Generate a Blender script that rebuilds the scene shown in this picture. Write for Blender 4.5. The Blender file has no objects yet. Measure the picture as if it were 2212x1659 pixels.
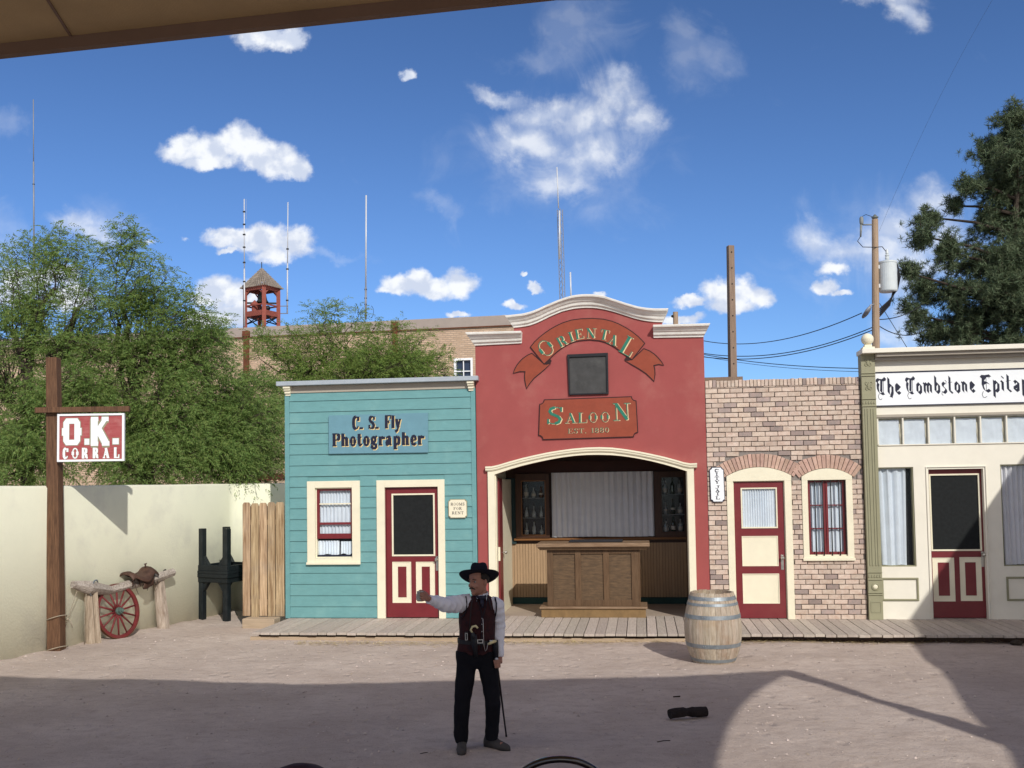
import bpy, bmesh, math, random
import numpy as np
from mathutils import Vector, Matrix, noise as mnoise
R = math.radians
random.seed(7)
SC = bpy.context.scene
COL = SC.collection

# ------------------------------------------------------------------ camera, sun, sky, exposure
FPX = 2150.0                 # focal length in units of a 2212 px wide picture
CAMH = 2.45
cam_d = bpy.data.cameras.new("camera")
cam = bpy.data.objects.new("camera", cam_d)
COL.objects.link(cam)
cam_d.sensor_width = 36.0
cam_d.lens = 36.0 * FPX / 2212.0
cam_d.shift_y = 109.0 / 2212.0
cam_d.clip_start = 0.05
cam_d.clip_end = 5000.0
CAMROT = Matrix.Rotation(R(90 + 2.86), 4, 'X') @ Matrix.Rotation(-math.atan(0.0154), 4, 'Z')
cam.matrix_world = Matrix.Translation((0, 0, CAMH)) @ CAMROT
SC.camera = cam

SUN = Vector((-0.553, 1.535, -1.06)).normalized()      # direction the light travels
sun_d = bpy.data.lights.new("sun", 'SUN')
sun_d.energy = 3.35
sun_d.angle = R(0.55)
sun_d.color = (1.0, 0.955, 0.88)
sun = bpy.data.objects.new("sun", sun_d)
COL.objects.link(sun)
sun.rotation_euler = SUN.to_track_quat('-Z', 'Y').to_euler()
sun.location = (4, -12, 20)

VS = SC.view_settings
SC.display_settings.display_device = 'sRGB'
VS.view_transform = 'Standard'
VS.look = 'None'
VS.gamma = 1.0
VS.use_curve_mapping = False
VS.exposure = 0.0
try:
    SC.cycles.max_bounces = 8
    SC.cycles.transparent_max_bounces = 12
except Exception:
    pass


def ray(px, py):
    """direction through a point of the photograph (2212 x 1659 units)"""
    v = Vector(((px - 1106) / FPX, (829.5 - py + 109.0) / FPX, -1.0))
    return CAMROT.to_3x3() @ v


CO = Vector((0, 0, CAMH))


def G(px, py, z=0.0):
    d = ray(px, py)
    return CO + d * ((z - CAMH) / d.z)


def W(px, py, D):
    d = ray(px, py)
    return CO + d * (D / d.y)


PA = G(617, 1335, 0.13)
PB = G(2135, 1338, 0.13)
UH = Vector((PB.x - PA.x, PB.y - PA.y, 0)).normalized()
VH = Vector((-UH.y, UH.x, 0))
THETA = math.atan2(UH.y, UH.x)
FL = Matrix.Translation((PA.x, PA.y, 0)) @ Matrix.Rotation(THETA, 4, 'Z')
WORLD = Matrix.Identity(4)
O0 = Vector((PA.x, PA.y, 0))


def F(px, py, v=0.0):
    """(u, z) on the plane of the shop fronts, v metres behind it"""
    d = ray(px, py)
    t = ((O0 + VH * v - CO).dot(VH)) / d.dot(VH)
    p = CO + d * t
    return (p - O0).dot(UH), p.z


def FU(px, py=1200, v=0.0):
    return F(px, py, v)[0]


def FZ(px, py, v=0.0):
    return F(px, py, v)[1]


def rect(x0, y0, x1, y1, v=0.0):
    ym = (y0 + y1) / 2
    xm = (x0 + x1) / 2
    return FU(x0, ym, v), FU(x1, ym, v), FZ(xm, y1, v), FZ(xm, y0, v)     # u0,u1,z0,z1


# ---- sky: Nishita with procedural clouds placed by direction
world = bpy.data.worlds.new("World")
SC.world = world
world.use_nodes = True
wn = world.node_tree
wn.nodes.clear()


def N(t, **kw):
    n = wn.nodes.new(t)
    for k, v in kw.items():
        setattr(n, k, v)
    return n


def build_world():
    L = wn.links.new
    out = N('ShaderNodeOutputWorld')
    bg = N('ShaderNodeBackground')
    bg.inputs['Strength'].default_value = 0.115
    L(bg.outputs[0], out.inputs[0])
    sky = N('ShaderNodeTexSky', sky_type='NISHITA')
    sky.sun_disc = False
    sky.sun_elevation = math.asin(-SUN.z)
    sky.sun_rotation = math.atan2(-SUN.x, -SUN.y)
    sky.altitude = 1400
    sky.air_density = 1.0
    sky.dust_density = 0.25
    sky.ozone_density = 2.2
    tc = N('ShaderNodeTexCoord')
    sep = N('ShaderNodeSeparateXYZ')
    L(tc.outputs['Generated'], sep.inputs[0])
    ymax = N('ShaderNodeMath', operation='MAXIMUM'); L(sep.outputs[1], ymax.inputs[0]); ymax.inputs[1].default_value = 0.02
    dx = N('ShaderNodeMath', operation='DIVIDE'); L(sep.outputs[0], dx.inputs[0]); L(ymax.outputs[0], dx.inputs[1])
    dz = N('ShaderNodeMath', operation='DIVIDE'); L(sep.outputs[2], dz.inputs[0]); L(ymax.outputs[0], dz.inputs[1])
    q = N('ShaderNodeCombineXYZ'); L(dx.outputs[0], q.inputs[0]); L(dz.outputs[0], q.inputs[1])

    def warp(scale, amt, detail, src, rough=0.55, seed=0.0):
        n = N('ShaderNodeTexNoise', noise_dimensions='3D')
        n.inputs['Scale'].default_value = scale
        n.inputs['Detail'].default_value = detail
        n.inputs['Roughness'].default_value = rough
        ad = N('ShaderNodeVectorMath', operation='ADD'); L(src, ad.inputs[0]); ad.inputs[1].default_value = (seed, seed * 1.7, seed)
        L(ad.outputs[0], n.inputs['Vector'])
        s = N('ShaderNodeVectorMath', operation='SUBTRACT'); L(n.outputs['Color'], s.inputs[0]); s.inputs[1].default_value = (.5, .5, .5)
        m = N('ShaderNodeVectorMath', operation='SCALE'); L(s.outputs[0], m.inputs[0]); m.inputs['Scale'].default_value = amt
        a = N('ShaderNodeVectorMath', operation='ADD'); L(src, a.inputs[0]); L(m.outputs[0], a.inputs[1])
        fl = N('ShaderNodeVectorMath', operation='MULTIPLY'); L(a.outputs[0], fl.inputs[0]); fl.inputs[1].default_value = (1, 1, 0)
        return fl.outputs[0], n.outputs['Fac']

    def group(ells, src):
        cur = None
        for e in ells:
            cx, cy, rx, ry = e[:4]
            rot = e[4] if len(e) > 4 else 0
            d = ray(cx, cy)
            gr = N('ShaderNodeTexGradient', gradient_type='SPHERICAL')
            tm = gr.texture_mapping
            tm.vector_type = 'TEXTURE'
            tm.translation = (d.x / d.y, d.z / d.y, 0)
            tm.rotation = (0, 0, R(rot))
            tm.scale = (1.7 * rx / FPX, 1.7 * ry / FPX, 1)
            L(src, gr.inputs['Vector'])
            if cur is None:
                cur = gr.outputs['Fac']
            else:
                mi = N('ShaderNodeMath', operation='SMOOTH_MAX'); L(cur, mi.inputs[0]); L(gr.outputs['Fac'], mi.inputs[1]); mi.inputs[2].default_value = 0.15
                cur = mi.outputs[0]
        m = N('ShaderNodeMath', operation='MULTIPLY_ADD'); L(cur, m.inputs[0]); m.inputs[1].default_value = -1.7; m.inputs[2].default_value = 1.7
        cur = m.outputs[0]
        return cur

    def ramp(val, a, b, to0=0.0, to1=1.0):
        m = N('ShaderNodeMapRange', interpolation_type='SMOOTHSTEP')
        L(val, m.inputs['Value'])
        m.inputs['From Min'].default_value = a; m.inputs['From Max'].default_value = b
        m.inputs['To Min'].default_value = to0; m.inputs['To Max'].default_value = to1
        return m.outputs[0]

    def math2(op, a, b):
        m = N('ShaderNodeMath', operation=op)
        for i, x in enumerate((a, b)):
            if isinstance(x, (int, float)): m.inputs[i].default_value = x
            else: L(x, m.inputs[i])
        return m.outputs[0]

    crisp = [(410, 315, 58, 34), (385, 335, 45, 24), (465, 325, 60, 38), (512, 312, 62, 46), (560, 335, 62, 42), (605, 352, 55, 40), (640, 368, 34, 28), (450, 350, 80, 20),
             (560, 80, 62, 34), (622, 88, 45, 32),
             (482, 515, 42, 22), (530, 520, 50, 26), (575, 520, 62, 38), (640, 525, 50, 34), (590, 552, 50, 22), (495, 541, 30, 8),
             (470, 635, 58, 40), (500, 680, 70, 34), (448, 688, 50, 30), (530, 640, 40, 36),
             (868, 618, 50, 28), (900, 606, 36, 26), (930, 624, 60, 24), (992, 612, 48, 30), (850, 632, 36, 14),
             (1490, 650, 42, 12), (1560, 632, 50, 36), (1595, 630, 52, 34), (1640, 640, 38, 28), (1585, 662, 62, 18),
             (1800, 583, 38, 15), (1782, 614, 32, 17), (1815, 628, 26, 9), (1156, 622, 22, 9, -35), (1298, 632, 18, 7, -20), (1130, 594, 12, 4),
             (60, 610, 70, 36), (130, 595, 50, 30), (150, 640, 70, 36), (30, 640, 60, 40),
             (884, 158, 24, 13, 25), (1110, 660, 26, 10), (985, 676, 30, 8), (1470, 690, 50, 14)]
    soft = [(1345, 220, 60, 82, 15), (1385, 260, 46, 58), (1300, 262, 110, 52, 12), (1190, 262, 110, 36, 8), (1290, 335, 120, 60, 20), (1150, 318, 110, 42, -8), (1210, 385, 90, 34, -12), (1075, 212, 70, 22, -25),
            (1350, 165, 30, 34), (1100, 330, 60, 30),
            (1760, 520, 62, 38, -10), (1840, 535, 80, 36), (1930, 500, 80, 52, 15), (2010, 440, 78, 52, 10), (2040, 520, 85, 90), (1960, 580, 75, 60), (1900, 540, 80, 40), (2030, 440, 60, 45), (1960, 700, 70, 60),
            (1960, 22, 60, 30, -25), (1920, 0, 90, 24), (160, 490, 62, 34, -20), (205, 515, 50, 24, -20), (310, 508, 16, 7), (400, 514, 14, 7)]
    faint = [(1260, 60, 130, 110, 60), (1490, 110, 60, 110, 20), (1560, 130, 70, 60), (0, 540, 60, 110), (950, 440, 70, 24, -15), (1180, 130, 140, 40), (1230, 350, 260, 130), (1880, 540, 200, 130), (20, 260, 40, 30), (200, 500, 110, 70), (700, 560, 110, 12)]

    w1, _ = warp(26, 0.030, 7, q.outputs[0], 0.62)
    g1 = group(crisp, w1)
    fine = N('ShaderNodeTexNoise'); fine.inputs['Scale'].default_value = 60; fine.inputs['Detail'].default_value = 7; fine.inputs['Roughness'].default_value = 0.6
    L(q.outputs[0], fine.inputs['Vector'])
    g1n = math2('ADD', g1, math2('MULTIPLY', math2('SUBTRACT', fine.outputs['Fac'], 0.5), -0.95))
    a1 = ramp(g1n, 1.14, 0.52, 0.0, 0.97)
    w2, _ = warp(11, 0.07, 9, q.outputs[0], 0.66, 3.3)
    g2 = group(soft, w2)
    f2 = N('ShaderNodeTexNoise'); f2.inputs['Scale'].default_value = 12; f2.inputs['Detail'].default_value = 9; f2.inputs['Roughness'].default_value = 0.62; f2.inputs['Distortion'].default_value = 1.2
    L(q.outputs[0], f2.inputs['Vector'])
    g2n = math2('ADD', g2, math2('MULTIPLY', math2('SUBTRACT', f2.outputs['Fac'], 0.5), -1.6))
    a2 = ramp(g2n, 1.34, -0.15, 0.0, 0.72)
    g3 = group(faint, w2)
    g3n = math2('ADD', g3, math2('MULTIPLY', math2('SUBTRACT', f2.outputs['Fac'], 0.5), -2.4))
    a3 = ramp(g3n, 1.2, 0.1, 0.0, 0.15)
    inv = math2('MULTIPLY', math2('MULTIPLY', math2('SUBTRACT', 1.0, a1), math2('SUBTRACT', 1.0, a2)), math2('SUBTRACT', 1.0, a3))
    alpha = math2('SUBTRACT', 1.0, inv)
    front = ramp(sep.outputs[1], 0.05, 0.25)
    alpha = math2('MULTIPLY', alpha, front)

    # billow brightness: difference of the density to the one a little higher up (towards the light)
    sh = N('ShaderNodeVectorMath', operation='ADD'); L(q.outputs[0], sh.inputs[0]); sh.inputs[1].default_value = (0.006, 0.012, 0)
    fs = N('ShaderNodeTexNoise'); fs.inputs['Scale'].default_value = 34; fs.inputs['Detail'].default_value = 5; fs.inputs['Roughness'].default_value = 0.5
    L(q.outputs[0], fs.inputs['Vector'])
    fs2 = N('ShaderNodeTexNoise'); fs2.inputs['Scale'].default_value = 34; fs2.inputs['Detail'].default_value = 5; fs2.inputs['Roughness'].default_value = 0.5
    L(sh.outputs[0], fs2.inputs['Vector'])
    rel = math2('SUBTRACT', fs.outputs['Fac'], fs2.outputs['Fac'])
    bri = ramp(rel, -0.10, 0.14)
    cmix = N('ShaderNodeMix', data_type='RGBA')
    L(bri, cmix.inputs['Factor'])
    cmix.inputs['A'].default_value = (5.7, 6.3, 7.6, 1)
    cmix.inputs['B'].default_value = (8.6, 8.8, 9.1, 1)
    # tint the clear sky towards the photograph's saturated blue
    tint = N('ShaderNodeMix', data_type='RGBA', blend_type='MULTIPLY')
    tint.inputs['Factor'].default_value = 1.0
    L(sky.outputs[0], tint.inputs['A'])
    tint.inputs['B'].default_value = (0.59, 0.80, 1.10, 1)
    # unseen bright cloud behind the viewer, added to lift the light in the shade
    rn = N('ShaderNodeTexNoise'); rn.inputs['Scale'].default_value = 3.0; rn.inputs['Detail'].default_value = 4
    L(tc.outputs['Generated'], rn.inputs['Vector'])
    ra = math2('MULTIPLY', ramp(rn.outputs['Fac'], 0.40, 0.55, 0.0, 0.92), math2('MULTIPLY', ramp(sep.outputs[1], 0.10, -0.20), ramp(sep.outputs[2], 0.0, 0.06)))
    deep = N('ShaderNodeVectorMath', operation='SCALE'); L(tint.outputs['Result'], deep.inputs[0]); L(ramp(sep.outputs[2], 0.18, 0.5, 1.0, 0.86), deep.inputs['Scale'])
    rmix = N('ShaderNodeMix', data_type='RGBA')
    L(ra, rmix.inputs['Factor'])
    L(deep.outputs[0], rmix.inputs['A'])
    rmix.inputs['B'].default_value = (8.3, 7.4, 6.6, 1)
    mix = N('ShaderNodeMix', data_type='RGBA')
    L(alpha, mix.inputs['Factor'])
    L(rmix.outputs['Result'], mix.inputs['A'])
    L(cmix.outputs['Result'], mix.inputs['B'])
    L(mix.outputs['Result'], bg.inputs['Color'])


build_world()


# ------------------------------------------------------------------ materials
MATS = {}


def mat(name, col, rough=0.8, var=0.12, scale=4.0, stretch=(1, 1, 1), bump=0.0, bscale=60.0, island=0.0, hue=0.0,
        col2=None, metal=0.0, spec=0.35, stain=None, stainscale=1.5, stainamt=0.5, trans=0.0, alpha=1.0, subs=0.0, bstretch=None, coat=0.0):
    if name in MATS:
        return MATS[name]
    m = bpy.data.materials.new(name)
    m.use_nodes = True
    nt = m.node_tree
    nt.nodes.clear()
    Ln = nt.links.new

    def n(t, **kw):
        x = nt.nodes.new(t)
        for k, v in kw.items():
            setattr(x, k, v)
        return x
    out = n('ShaderNodeOutputMaterial')
    b = n('ShaderNodeBsdfPrincipled')
    Ln(b.outputs[0], out.inputs[0])
    b.inputs['Roughness'].default_value = rough
    b.inputs['Metallic'].default_value = metal
    b.inputs['Specular IOR Level'].default_value = spec
    b.inputs['Alpha'].default_value = alpha
    if coat:
        b.inputs['Coat Weight'].default_value = coat
    if trans:
        b.inputs['Transmission Weight'].default_value = trans
    tc = n('ShaderNodeTexCoord')
    mp = n('ShaderNodeMapping')
    mp.inputs['Scale'].default_value = stretch
    Ln(tc.outputs['Object'], mp.inputs[0])
    vec = mp.outputs[0]
    if island:
        geo = n('ShaderNodeNewGeometry')
        ad = n('ShaderNodeVectorMath', operation='SCALE')
        cb = n('ShaderNodeCombineXYZ')
        for i in range(3):
            Ln(geo.outputs['Random Per Island'], cb.inputs[i])
        Ln(cb.outputs[0], ad.inputs[0]); ad.inputs['Scale'].default_value = 17.0
        a2 = n('ShaderNodeVectorMath', operation='ADD'); Ln(vec, a2.inputs[0]); Ln(ad.outputs[0], a2.inputs[1])
        vec = a2.outputs[0]
    nz = n('ShaderNodeTexNoise')
    nz.inputs['Scale'].default_value = scale
    nz.inputs['Detail'].default_value = 7
    nz.inputs['Roughness'].default_value = 0.62
    Ln(vec, nz.inputs['Vector'])
    mr = n('ShaderNodeMapRange')
    Ln(nz.outputs['Fac'], mr.inputs['Value'])
    mr.inputs['From Min'].default_value = 0.30
    mr.inputs['From Max'].default_value = 0.70
    mx = n('ShaderNodeMix', data_type='RGBA')
    c = Vector(col[:3])
    if col2 is None:
        ca = c * (1 - var); cb2 = c * (1 + var)
    else:
        ca = c; cb2 = Vector(col2[:3])
    mx.inputs['A'].default_value = (*ca, 1)
    mx.inputs['B'].default_value = (*[min(1, x) for x in cb2], 1)
    Ln(mr.outputs[0], mx.inputs['Factor'])
    cur = mx.outputs['Result']
    if stain is not None:
        ns = n('ShaderNodeTexNoise'); ns.inputs['Scale'].default_value = stainscale; ns.inputs['Detail'].default_value = 5; ns.inputs['Roughness'].default_value = 0.6
        Ln(tc.outputs['Object'], ns.inputs['Vector'])
        ms = n('ShaderNodeMapRange', interpolation_type='SMOOTHSTEP'); Ln(ns.outputs['Fac'], ms.inputs['Value'])
        ms.inputs['From Min'].default_value = 0.48; ms.inputs['From Max'].default_value = 0.72; ms.inputs['To Max'].default_value = stainamt
        m2 = n('ShaderNodeMix', data_type='RGBA'); Ln(ms.outputs[0], m2.inputs['Factor']); Ln(cur, m2.inputs['A']); m2.inputs['B'].default_value = (*stain[:3], 1)
        cur = m2.outputs['Result']
    if island:
        hs = n('ShaderNodeHueSaturation')
        v = n('ShaderNodeMapRange'); Ln(geo.outputs['Random Per Island'], v.inputs['Value'])
        v.inputs['To Min'].default_value = 1 - island; v.inputs['To Max'].default_value = 1 + island
        Ln(v.outputs[0], hs.inputs['Value'])
        if hue:
            w_ = n('ShaderNodeTexWhiteNoise', noise_dimensions='1D'); Ln(geo.outputs['Random Per Island'], w_.inputs['W'])
            h = n('ShaderNodeMapRange'); Ln(w_.outputs['Value'], h.inputs['Value'])
            h.inputs['To Min'].default_value = 0.5 - hue; h.inputs['To Max'].default_value = 0.5 + hue
            Ln(h.outputs[0], hs.inputs['Hue'])
        Ln(cur, hs.inputs['Color'])
        cur = hs.outputs[0]
    Ln(cur, b.inputs['Base Color'])
    if bump:
        nb = n('ShaderNodeTexNoise'); nb.inputs['Scale'].default_value = bscale; nb.inputs['Detail'].default_value = 5
        if bstretch:
            mb = n('ShaderNodeMapping'); mb.inputs['Scale'].default_value = bstretch
            Ln(tc.outputs['Object'], mb.inputs[0]); Ln(mb.outputs[0], nb.inputs['Vector'])
        else:
            Ln(vec, nb.inputs['Vector'])
        bp = n('ShaderNodeBump'); bp.inputs['Strength'].default_value = 1.0; bp.inputs['Distance'].default_value = bump
        Ln(nb.outputs['Fac'], bp.inputs['Height'])
        Ln(bp.outputs[0], b.inputs['Normal'])
    if subs:      # thin leaf: mix some translucency in
        tr = n('ShaderNodeBsdfTranslucent')
        Ln(cur, tr.inputs['Color'])
        ms_ = n('ShaderNodeMixShader'); ms_.inputs[0].default_value = subs
        Ln(b.outputs[0], ms_.inputs[1]); Ln(tr.outputs[0], ms_.inputs[2])
        Ln(ms_.outputs[0], out.inputs[0])
    MATS[name] = m
    return m


TEAL = mat('teal_paint', (0.138, 0.318, 0.330), 0.6, 0.07, 5, (1, 1, 3), 0.0015, 90, stain=(0.185, 0.375, 0.375), stainamt=0.6, stainscale=2.5)
CREAM = mat('cream_paint', (0.80, 0.75, 0.58), 0.55, 0.04, 5, bump=0.0008, bscale=120, stain=(0.62, 0.57, 0.43), stainamt=0.25)
MAROON = mat('maroon_paint', (0.165, 0.014, 0.020), 0.42, 0.10, 5, bump=0.0006, bscale=60, spec=0.5, stain=(0.20, 0.035, 0.035), stainamt=0.5)
STUCCO_RED = mat('red_stucco', (0.33, 0.080, 0.076), 0.9, 0.06, 2.2, bump=0.004, bscale=130, stain=(0.375, 0.122, 0.108), stainamt=0.8, stainscale=1.4)
STUCCO_WHITE = mat('white_moulding', (0.80, 0.78, 0.73), 0.8, 0.05, 6, bump=0.006, bscale=22, stain=(0.55, 0.52, 0.46), stainamt=0.35, stainscale=5)
STUCCO_CREAM = mat('cream_stucco', (0.80, 0.80, 0.63), 0.92, 0.035, 1.2, bump=0.003, bscale=28, stain=(0.66, 0.655, 0.54), stainamt=0.7, stainscale=1.3)
BRICK = mat('pink_brick', (0.50, 0.38, 0.305), 0.92, 0.2, 14, bump=0.003, bscale=90, island=0.12, hue=0.005, col2=(0.64, 0.535, 0.455), stain=(0.48, 0.32, 0.25), stainamt=0.5, stainscale=9)
BRICK_DARK = mat('grey_brick', (0.29, 0.245, 0.225), 0.92, 0.2, 14, bump=0.003, bscale=90, island=0.22, col2=(0.40, 0.30, 0.27))
BRICK_WARM = mat('warm_arch_brick', (0.42, 0.275, 0.21), 0.92, 0.2, 14, bump=0.003, bscale=90, island=0.15, hue=0.007, col2=(0.58, 0.40, 0.33))
MORTAR = mat('mortar', (0.25, 0.22, 0.20), 0.95, 0.15, 30, bump=0.003, bscale=150)
OLIVE = mat('olive_paint', (0.295, 0.285, 0.185), 0.6, 0.06, 5, bump=0.001, bscale=80)
TAUPE = mat('taupe_paint', (0.40, 0.36, 0.30), 0.7, 0.05, 5)
GREYCAP = mat('grey_metal_cap', (0.42, 0.47, 0.52), 0.5, 0.08, 8, metal=0.3)
IVORY = mat('ivory_paint', (0.80, 0.765, 0.66), 0.6, 0.03, 4, bump=0.0008, bscale=100, stain=(0.66, 0.62, 0.52), stainamt=0.3)
WHITE = mat('white_paint', (0.84, 0.87, 0.90), 0.5, 0.02, 4)
BLACK = mat('black_paint', (0.012, 0.013, 0.017), 0.45, 0.2, 8)
NAVY = mat('navy_lettering', (0.010, 0.013, 0.035), 0.6, 0.1, 8)
GREEN = mat('green_lettering', (0.018, 0.17, 0.115), 0.6, 0.15, 10)
GOLD = mat('cream_lettering', (0.72, 0.56, 0.33), 0.6, 0.1, 10)
YELLOW = mat('yellow_lettering', (0.76, 0.58, 0.27), 0.6, 0.08, 10)
RUST = mat('rust_red_paint', (0.27, 0.055, 0.028), 0.7, 0.1, 8, stain=(0.31, 0.085, 0.05), stainamt=0.4)
OUTLINE = mat('dark_outline', (0.03, 0.008, 0.01), 0.7, 0.1)
SIGNBLUE = mat('blue_sign_paint', (0.135, 0.285, 0.355), 0.6, 0.05, 6, stain=(0.17, 0.36, 0.46), stainamt=0.3)
SLATE = mat('slate_panel', (0.050, 0.050, 0.050), 0.5, 0.3, 4, stain=(0.10, 0.10, 0.095), stainamt=0.6, stainscale=3)
SCREEN = mat('dark_screen', (0.012, 0.014, 0.015), 0.75, 0.25, 18, spec=0.2)
DARKGLASS = mat('dark_glass', (0.02, 0.025, 0.03), 0.06, 0.1, 5, spec=0.6)
CURTAIN = mat('white_curtain', (0.66, 0.74, 0.82), 0.9, 0.06, 6, bump=0.002, bscale=70)
SHEER = mat('sheer_curtain', (0.60, 0.64, 0.68), 0.9, 0.10, 9, (1, 1, 0.3), bump=0.002, bscale=50)
CLOTH = mat('grey_white_cloth', (0.74, 0.75, 0.79), 0.9, 0.05, 5, bump=0.002, bscale=40)
BOARD = mat('grey_deck_board', (0.39, 0.335, 0.285), 0.85, 0.2, 5, (9, 1, 1), 0.003, 30, island=0.13, hue=0.01, col2=(0.53, 0.465, 0.41))
FASCIA = mat('deck_fascia', (0.44, 0.34, 0.24), 0.85, 0.15, 4, (0.7, 5, 9), 0.003, 30, island=0.08)
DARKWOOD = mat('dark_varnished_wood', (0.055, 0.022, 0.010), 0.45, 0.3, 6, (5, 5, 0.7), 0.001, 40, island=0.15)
ORANGEWOOD = mat('stained_ledge_wood', (0.20, 0.085, 0.025), 0.5, 0.2, 6, (0.8, 5, 5), 0.001, 40)
OAK = mat('counter_oak', (0.080, 0.043, 0.020), 0.55, 0.3, 5, (7, 7, 0.8), 0.0015, 40, island=0.15, col2=(0.14, 0.083, 0.043))
OAKH = mat('counter_oak_top', (0.17, 0.10, 0.055), 0.6, 0.25, 5, (0.8, 7, 7), 0.0015, 40, col2=(0.30, 0.205, 0.13))
OAKPANEL = mat('counter_panel_ply', (0.068, 0.043, 0.024), 0.55, 0.3, 6, (1.2, 4, 5), 0.001, 40, island=0.05, col2=(0.15, 0.092, 0.048))
OAKBASE = mat('counter_base_ply', (0.21, 0.13, 0.055), 0.6, 0.2, 6, (1.5, 4, 1), 0.001, 40)
BEAD = mat('tan_beadboard', (0.40, 0.27, 0.16), 0.6, 0.1, 6, (6, 6, 0.7), 0.001, 40, island=0.06)
GREENBASE = mat('green_baseboard', (0.015, 0.055, 0.05), 0.6, 0.15, 6)
CEDAR = mat('cedar_plank', (0.20, 0.115, 0.055), 0.85, 0.25, 2.6, (16, 16, 0.8), 0.003, 22, island=0.14, hue=0.012, col2=(0.64, 0.48, 0.30), stain=(0.32, 0.25, 0.19), stainamt=0.55, stainscale=2.5)
POSTWOOD = mat('brown_post_wood', (0.065, 0.030, 0.015), 0.75, 0.3, 4, (12, 12, 0.9), 0.004, 16, col2=(0.185, 0.095, 0.050), stain=(0.07, 0.035, 0.02), stainamt=0.5)
GREYWOOD = mat('weathered_grey_wood', (0.22, 0.16, 0.12), 0.9, 0.3, 4, (12, 12, 1.2), 0.006, 14, col2=(0.56, 0.48, 0.40))
GREYWOODX = mat('weathered_grey_rail', (0.20, 0.16, 0.13), 0.9, 0.3, 4, (1.4, 10, 10), 0.008, 12, col2=(0.58, 0.52, 0.46))
BLACKWOOD = mat('blackened_wood', (0.010, 0.014, 0.017), 0.5, 0.3, 5, (5, 5, 1), 0.002, 30, stain=(0.035, 0.045, 0.05), stainamt=0.4, stainscale=4)
WHEELRED = mat('wheel_red', (0.16, 0.022, 0.024), 0.6, 0.25, 9, stain=(0.12, 0.045, 0.038), stainamt=0.7, stainscale=6)
IRON = mat('dark_iron', (0.03, 0.032, 0.035), 0.5, 0.3, 12, metal=0.4)
STEEL = mat('galvanised_steel', (0.25, 0.285, 0.315), 0.5, 0.22, 10, metal=0.45, stain=(0.30, 0.27, 0.25), stainamt=0.3, stainscale=7)
CHROME = mat('worn_chrome', (0.5, 0.48, 0.44), 0.3, 0.15, 10, metal=0.9)
LEATHER = mat('brown_leather', (0.040, 0.019, 0.013), 0.6, 0.35, 10, bump=0.004, bscale=40, col2=(0.10, 0.052, 0.036))
STAVE = mat('barrel_stave', (0.33, 0.26, 0.19), 0.85, 0.2, 4, (10, 10, 1), 0.002, 30, island=0.12, hue=0.01, col2=(0.55, 0.48, 0.39), stain=(0.34, 0.22, 0.13), stainamt=0.5, stainscale=3.5)
ROPE = mat('rope', (0.34, 0.29, 0.22), 0.95, 0.2, 60)
BARK = mat('dark_bark', (0.045, 0.034, 0.026), 0.95, 0.35, 12, bump=0.01, bscale=40)
LEAF = mat('mesquite_leaf', (0.15, 0.245, 0.058), 0.6, 0.2, 1.2, island=0.18, hue=0.022, col2=(0.28, 0.375, 0.12), spec=0.2, subs=0.45)
LEAF2 = mat('young_mesquite_leaf', (0.175, 0.27, 0.058), 0.6, 0.2, 1.2, island=0.18, hue=0.022, col2=(0.27, 0.36, 0.10), spec=0.2, subs=0.45)
NEEDLE = mat('pine_needle', (0.055, 0.088, 0.042), 0.6, 0.3, 1.5, island=0.5, hue=0.03, col2=(0.15, 0.19, 0.105), spec=0.3, subs=0.15)
GALV = mat('white_mast', (0.58, 0.60, 0.63), 0.4, 0.05, metal=0.1)
GREYMAST = mat('grey_mast', (0.26, 0.27, 0.30), 0.5, 0.1, metal=0.2)
POLE = mat('pole_wood', (0.31, 0.215, 0.145), 0.85, 0.25, 4, (8, 8, 0.6), 0.004, 20, col2=(0.43, 0.32, 0.225))
POLE2 = mat('brown_pole_wood', (0.195, 0.135, 0.10), 0.85, 0.25, 4, (8, 8, 0.6), 0.004, 20, col2=(0.29, 0.21, 0.155))
BOX = mat('transformer_grey', (0.58, 0.63, 0.65), 0.45, 0.06, 6)
BELLRED = mat('bell_tower_red', (0.27, 0.075, 0.055), 0.8, 0.2, 8)
SHINGLE = mat('grey_shingle', (0.20, 0.165, 0.135), 0.95, 0.3, 9, (1, 1, 3), 0.01, 20, island=0.2, col2=(0.34, 0.29, 0.24))
TANMET = mat('parapet_metal', (0.34, 0.29, 0.26), 0.7, 0.08, 2)
RUSTY = mat('rusty_iron', (0.13, 0.045, 0.022), 0.9, 0.3, 8)
SOFFIT = mat('tan_soffit', (0.40, 0.29, 0.155), 0.85, 0.08, 3, bump=0.002, bscale=80)
SOFFITD = mat('brown_fascia', (0.17, 0.11, 0.08), 0.8, 0.1, 3)

# ------------------------------------------------------------------ mesh builder and object helpers
BASE = {}      # object name -> base point in its frame


def props(o, label=None, cat=None, group=None, kind=None):
    if label: o['label'] = label
    if cat: o['category'] = cat
    if group: o['group'] = group
    if kind: o['kind'] = kind
    return o


def thing(name, label, cat, base, frame=WORLD, group=None):
    o = bpy.data.objects.new(name, None)
    COL.objects.link(o)
    o.empty_display_size = 0.2
    base = Vector(base)
    o.matrix_world = frame @ Matrix.Translation(base)
    BASE[o.name] = base
    return props(o, label, cat, group)


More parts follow.
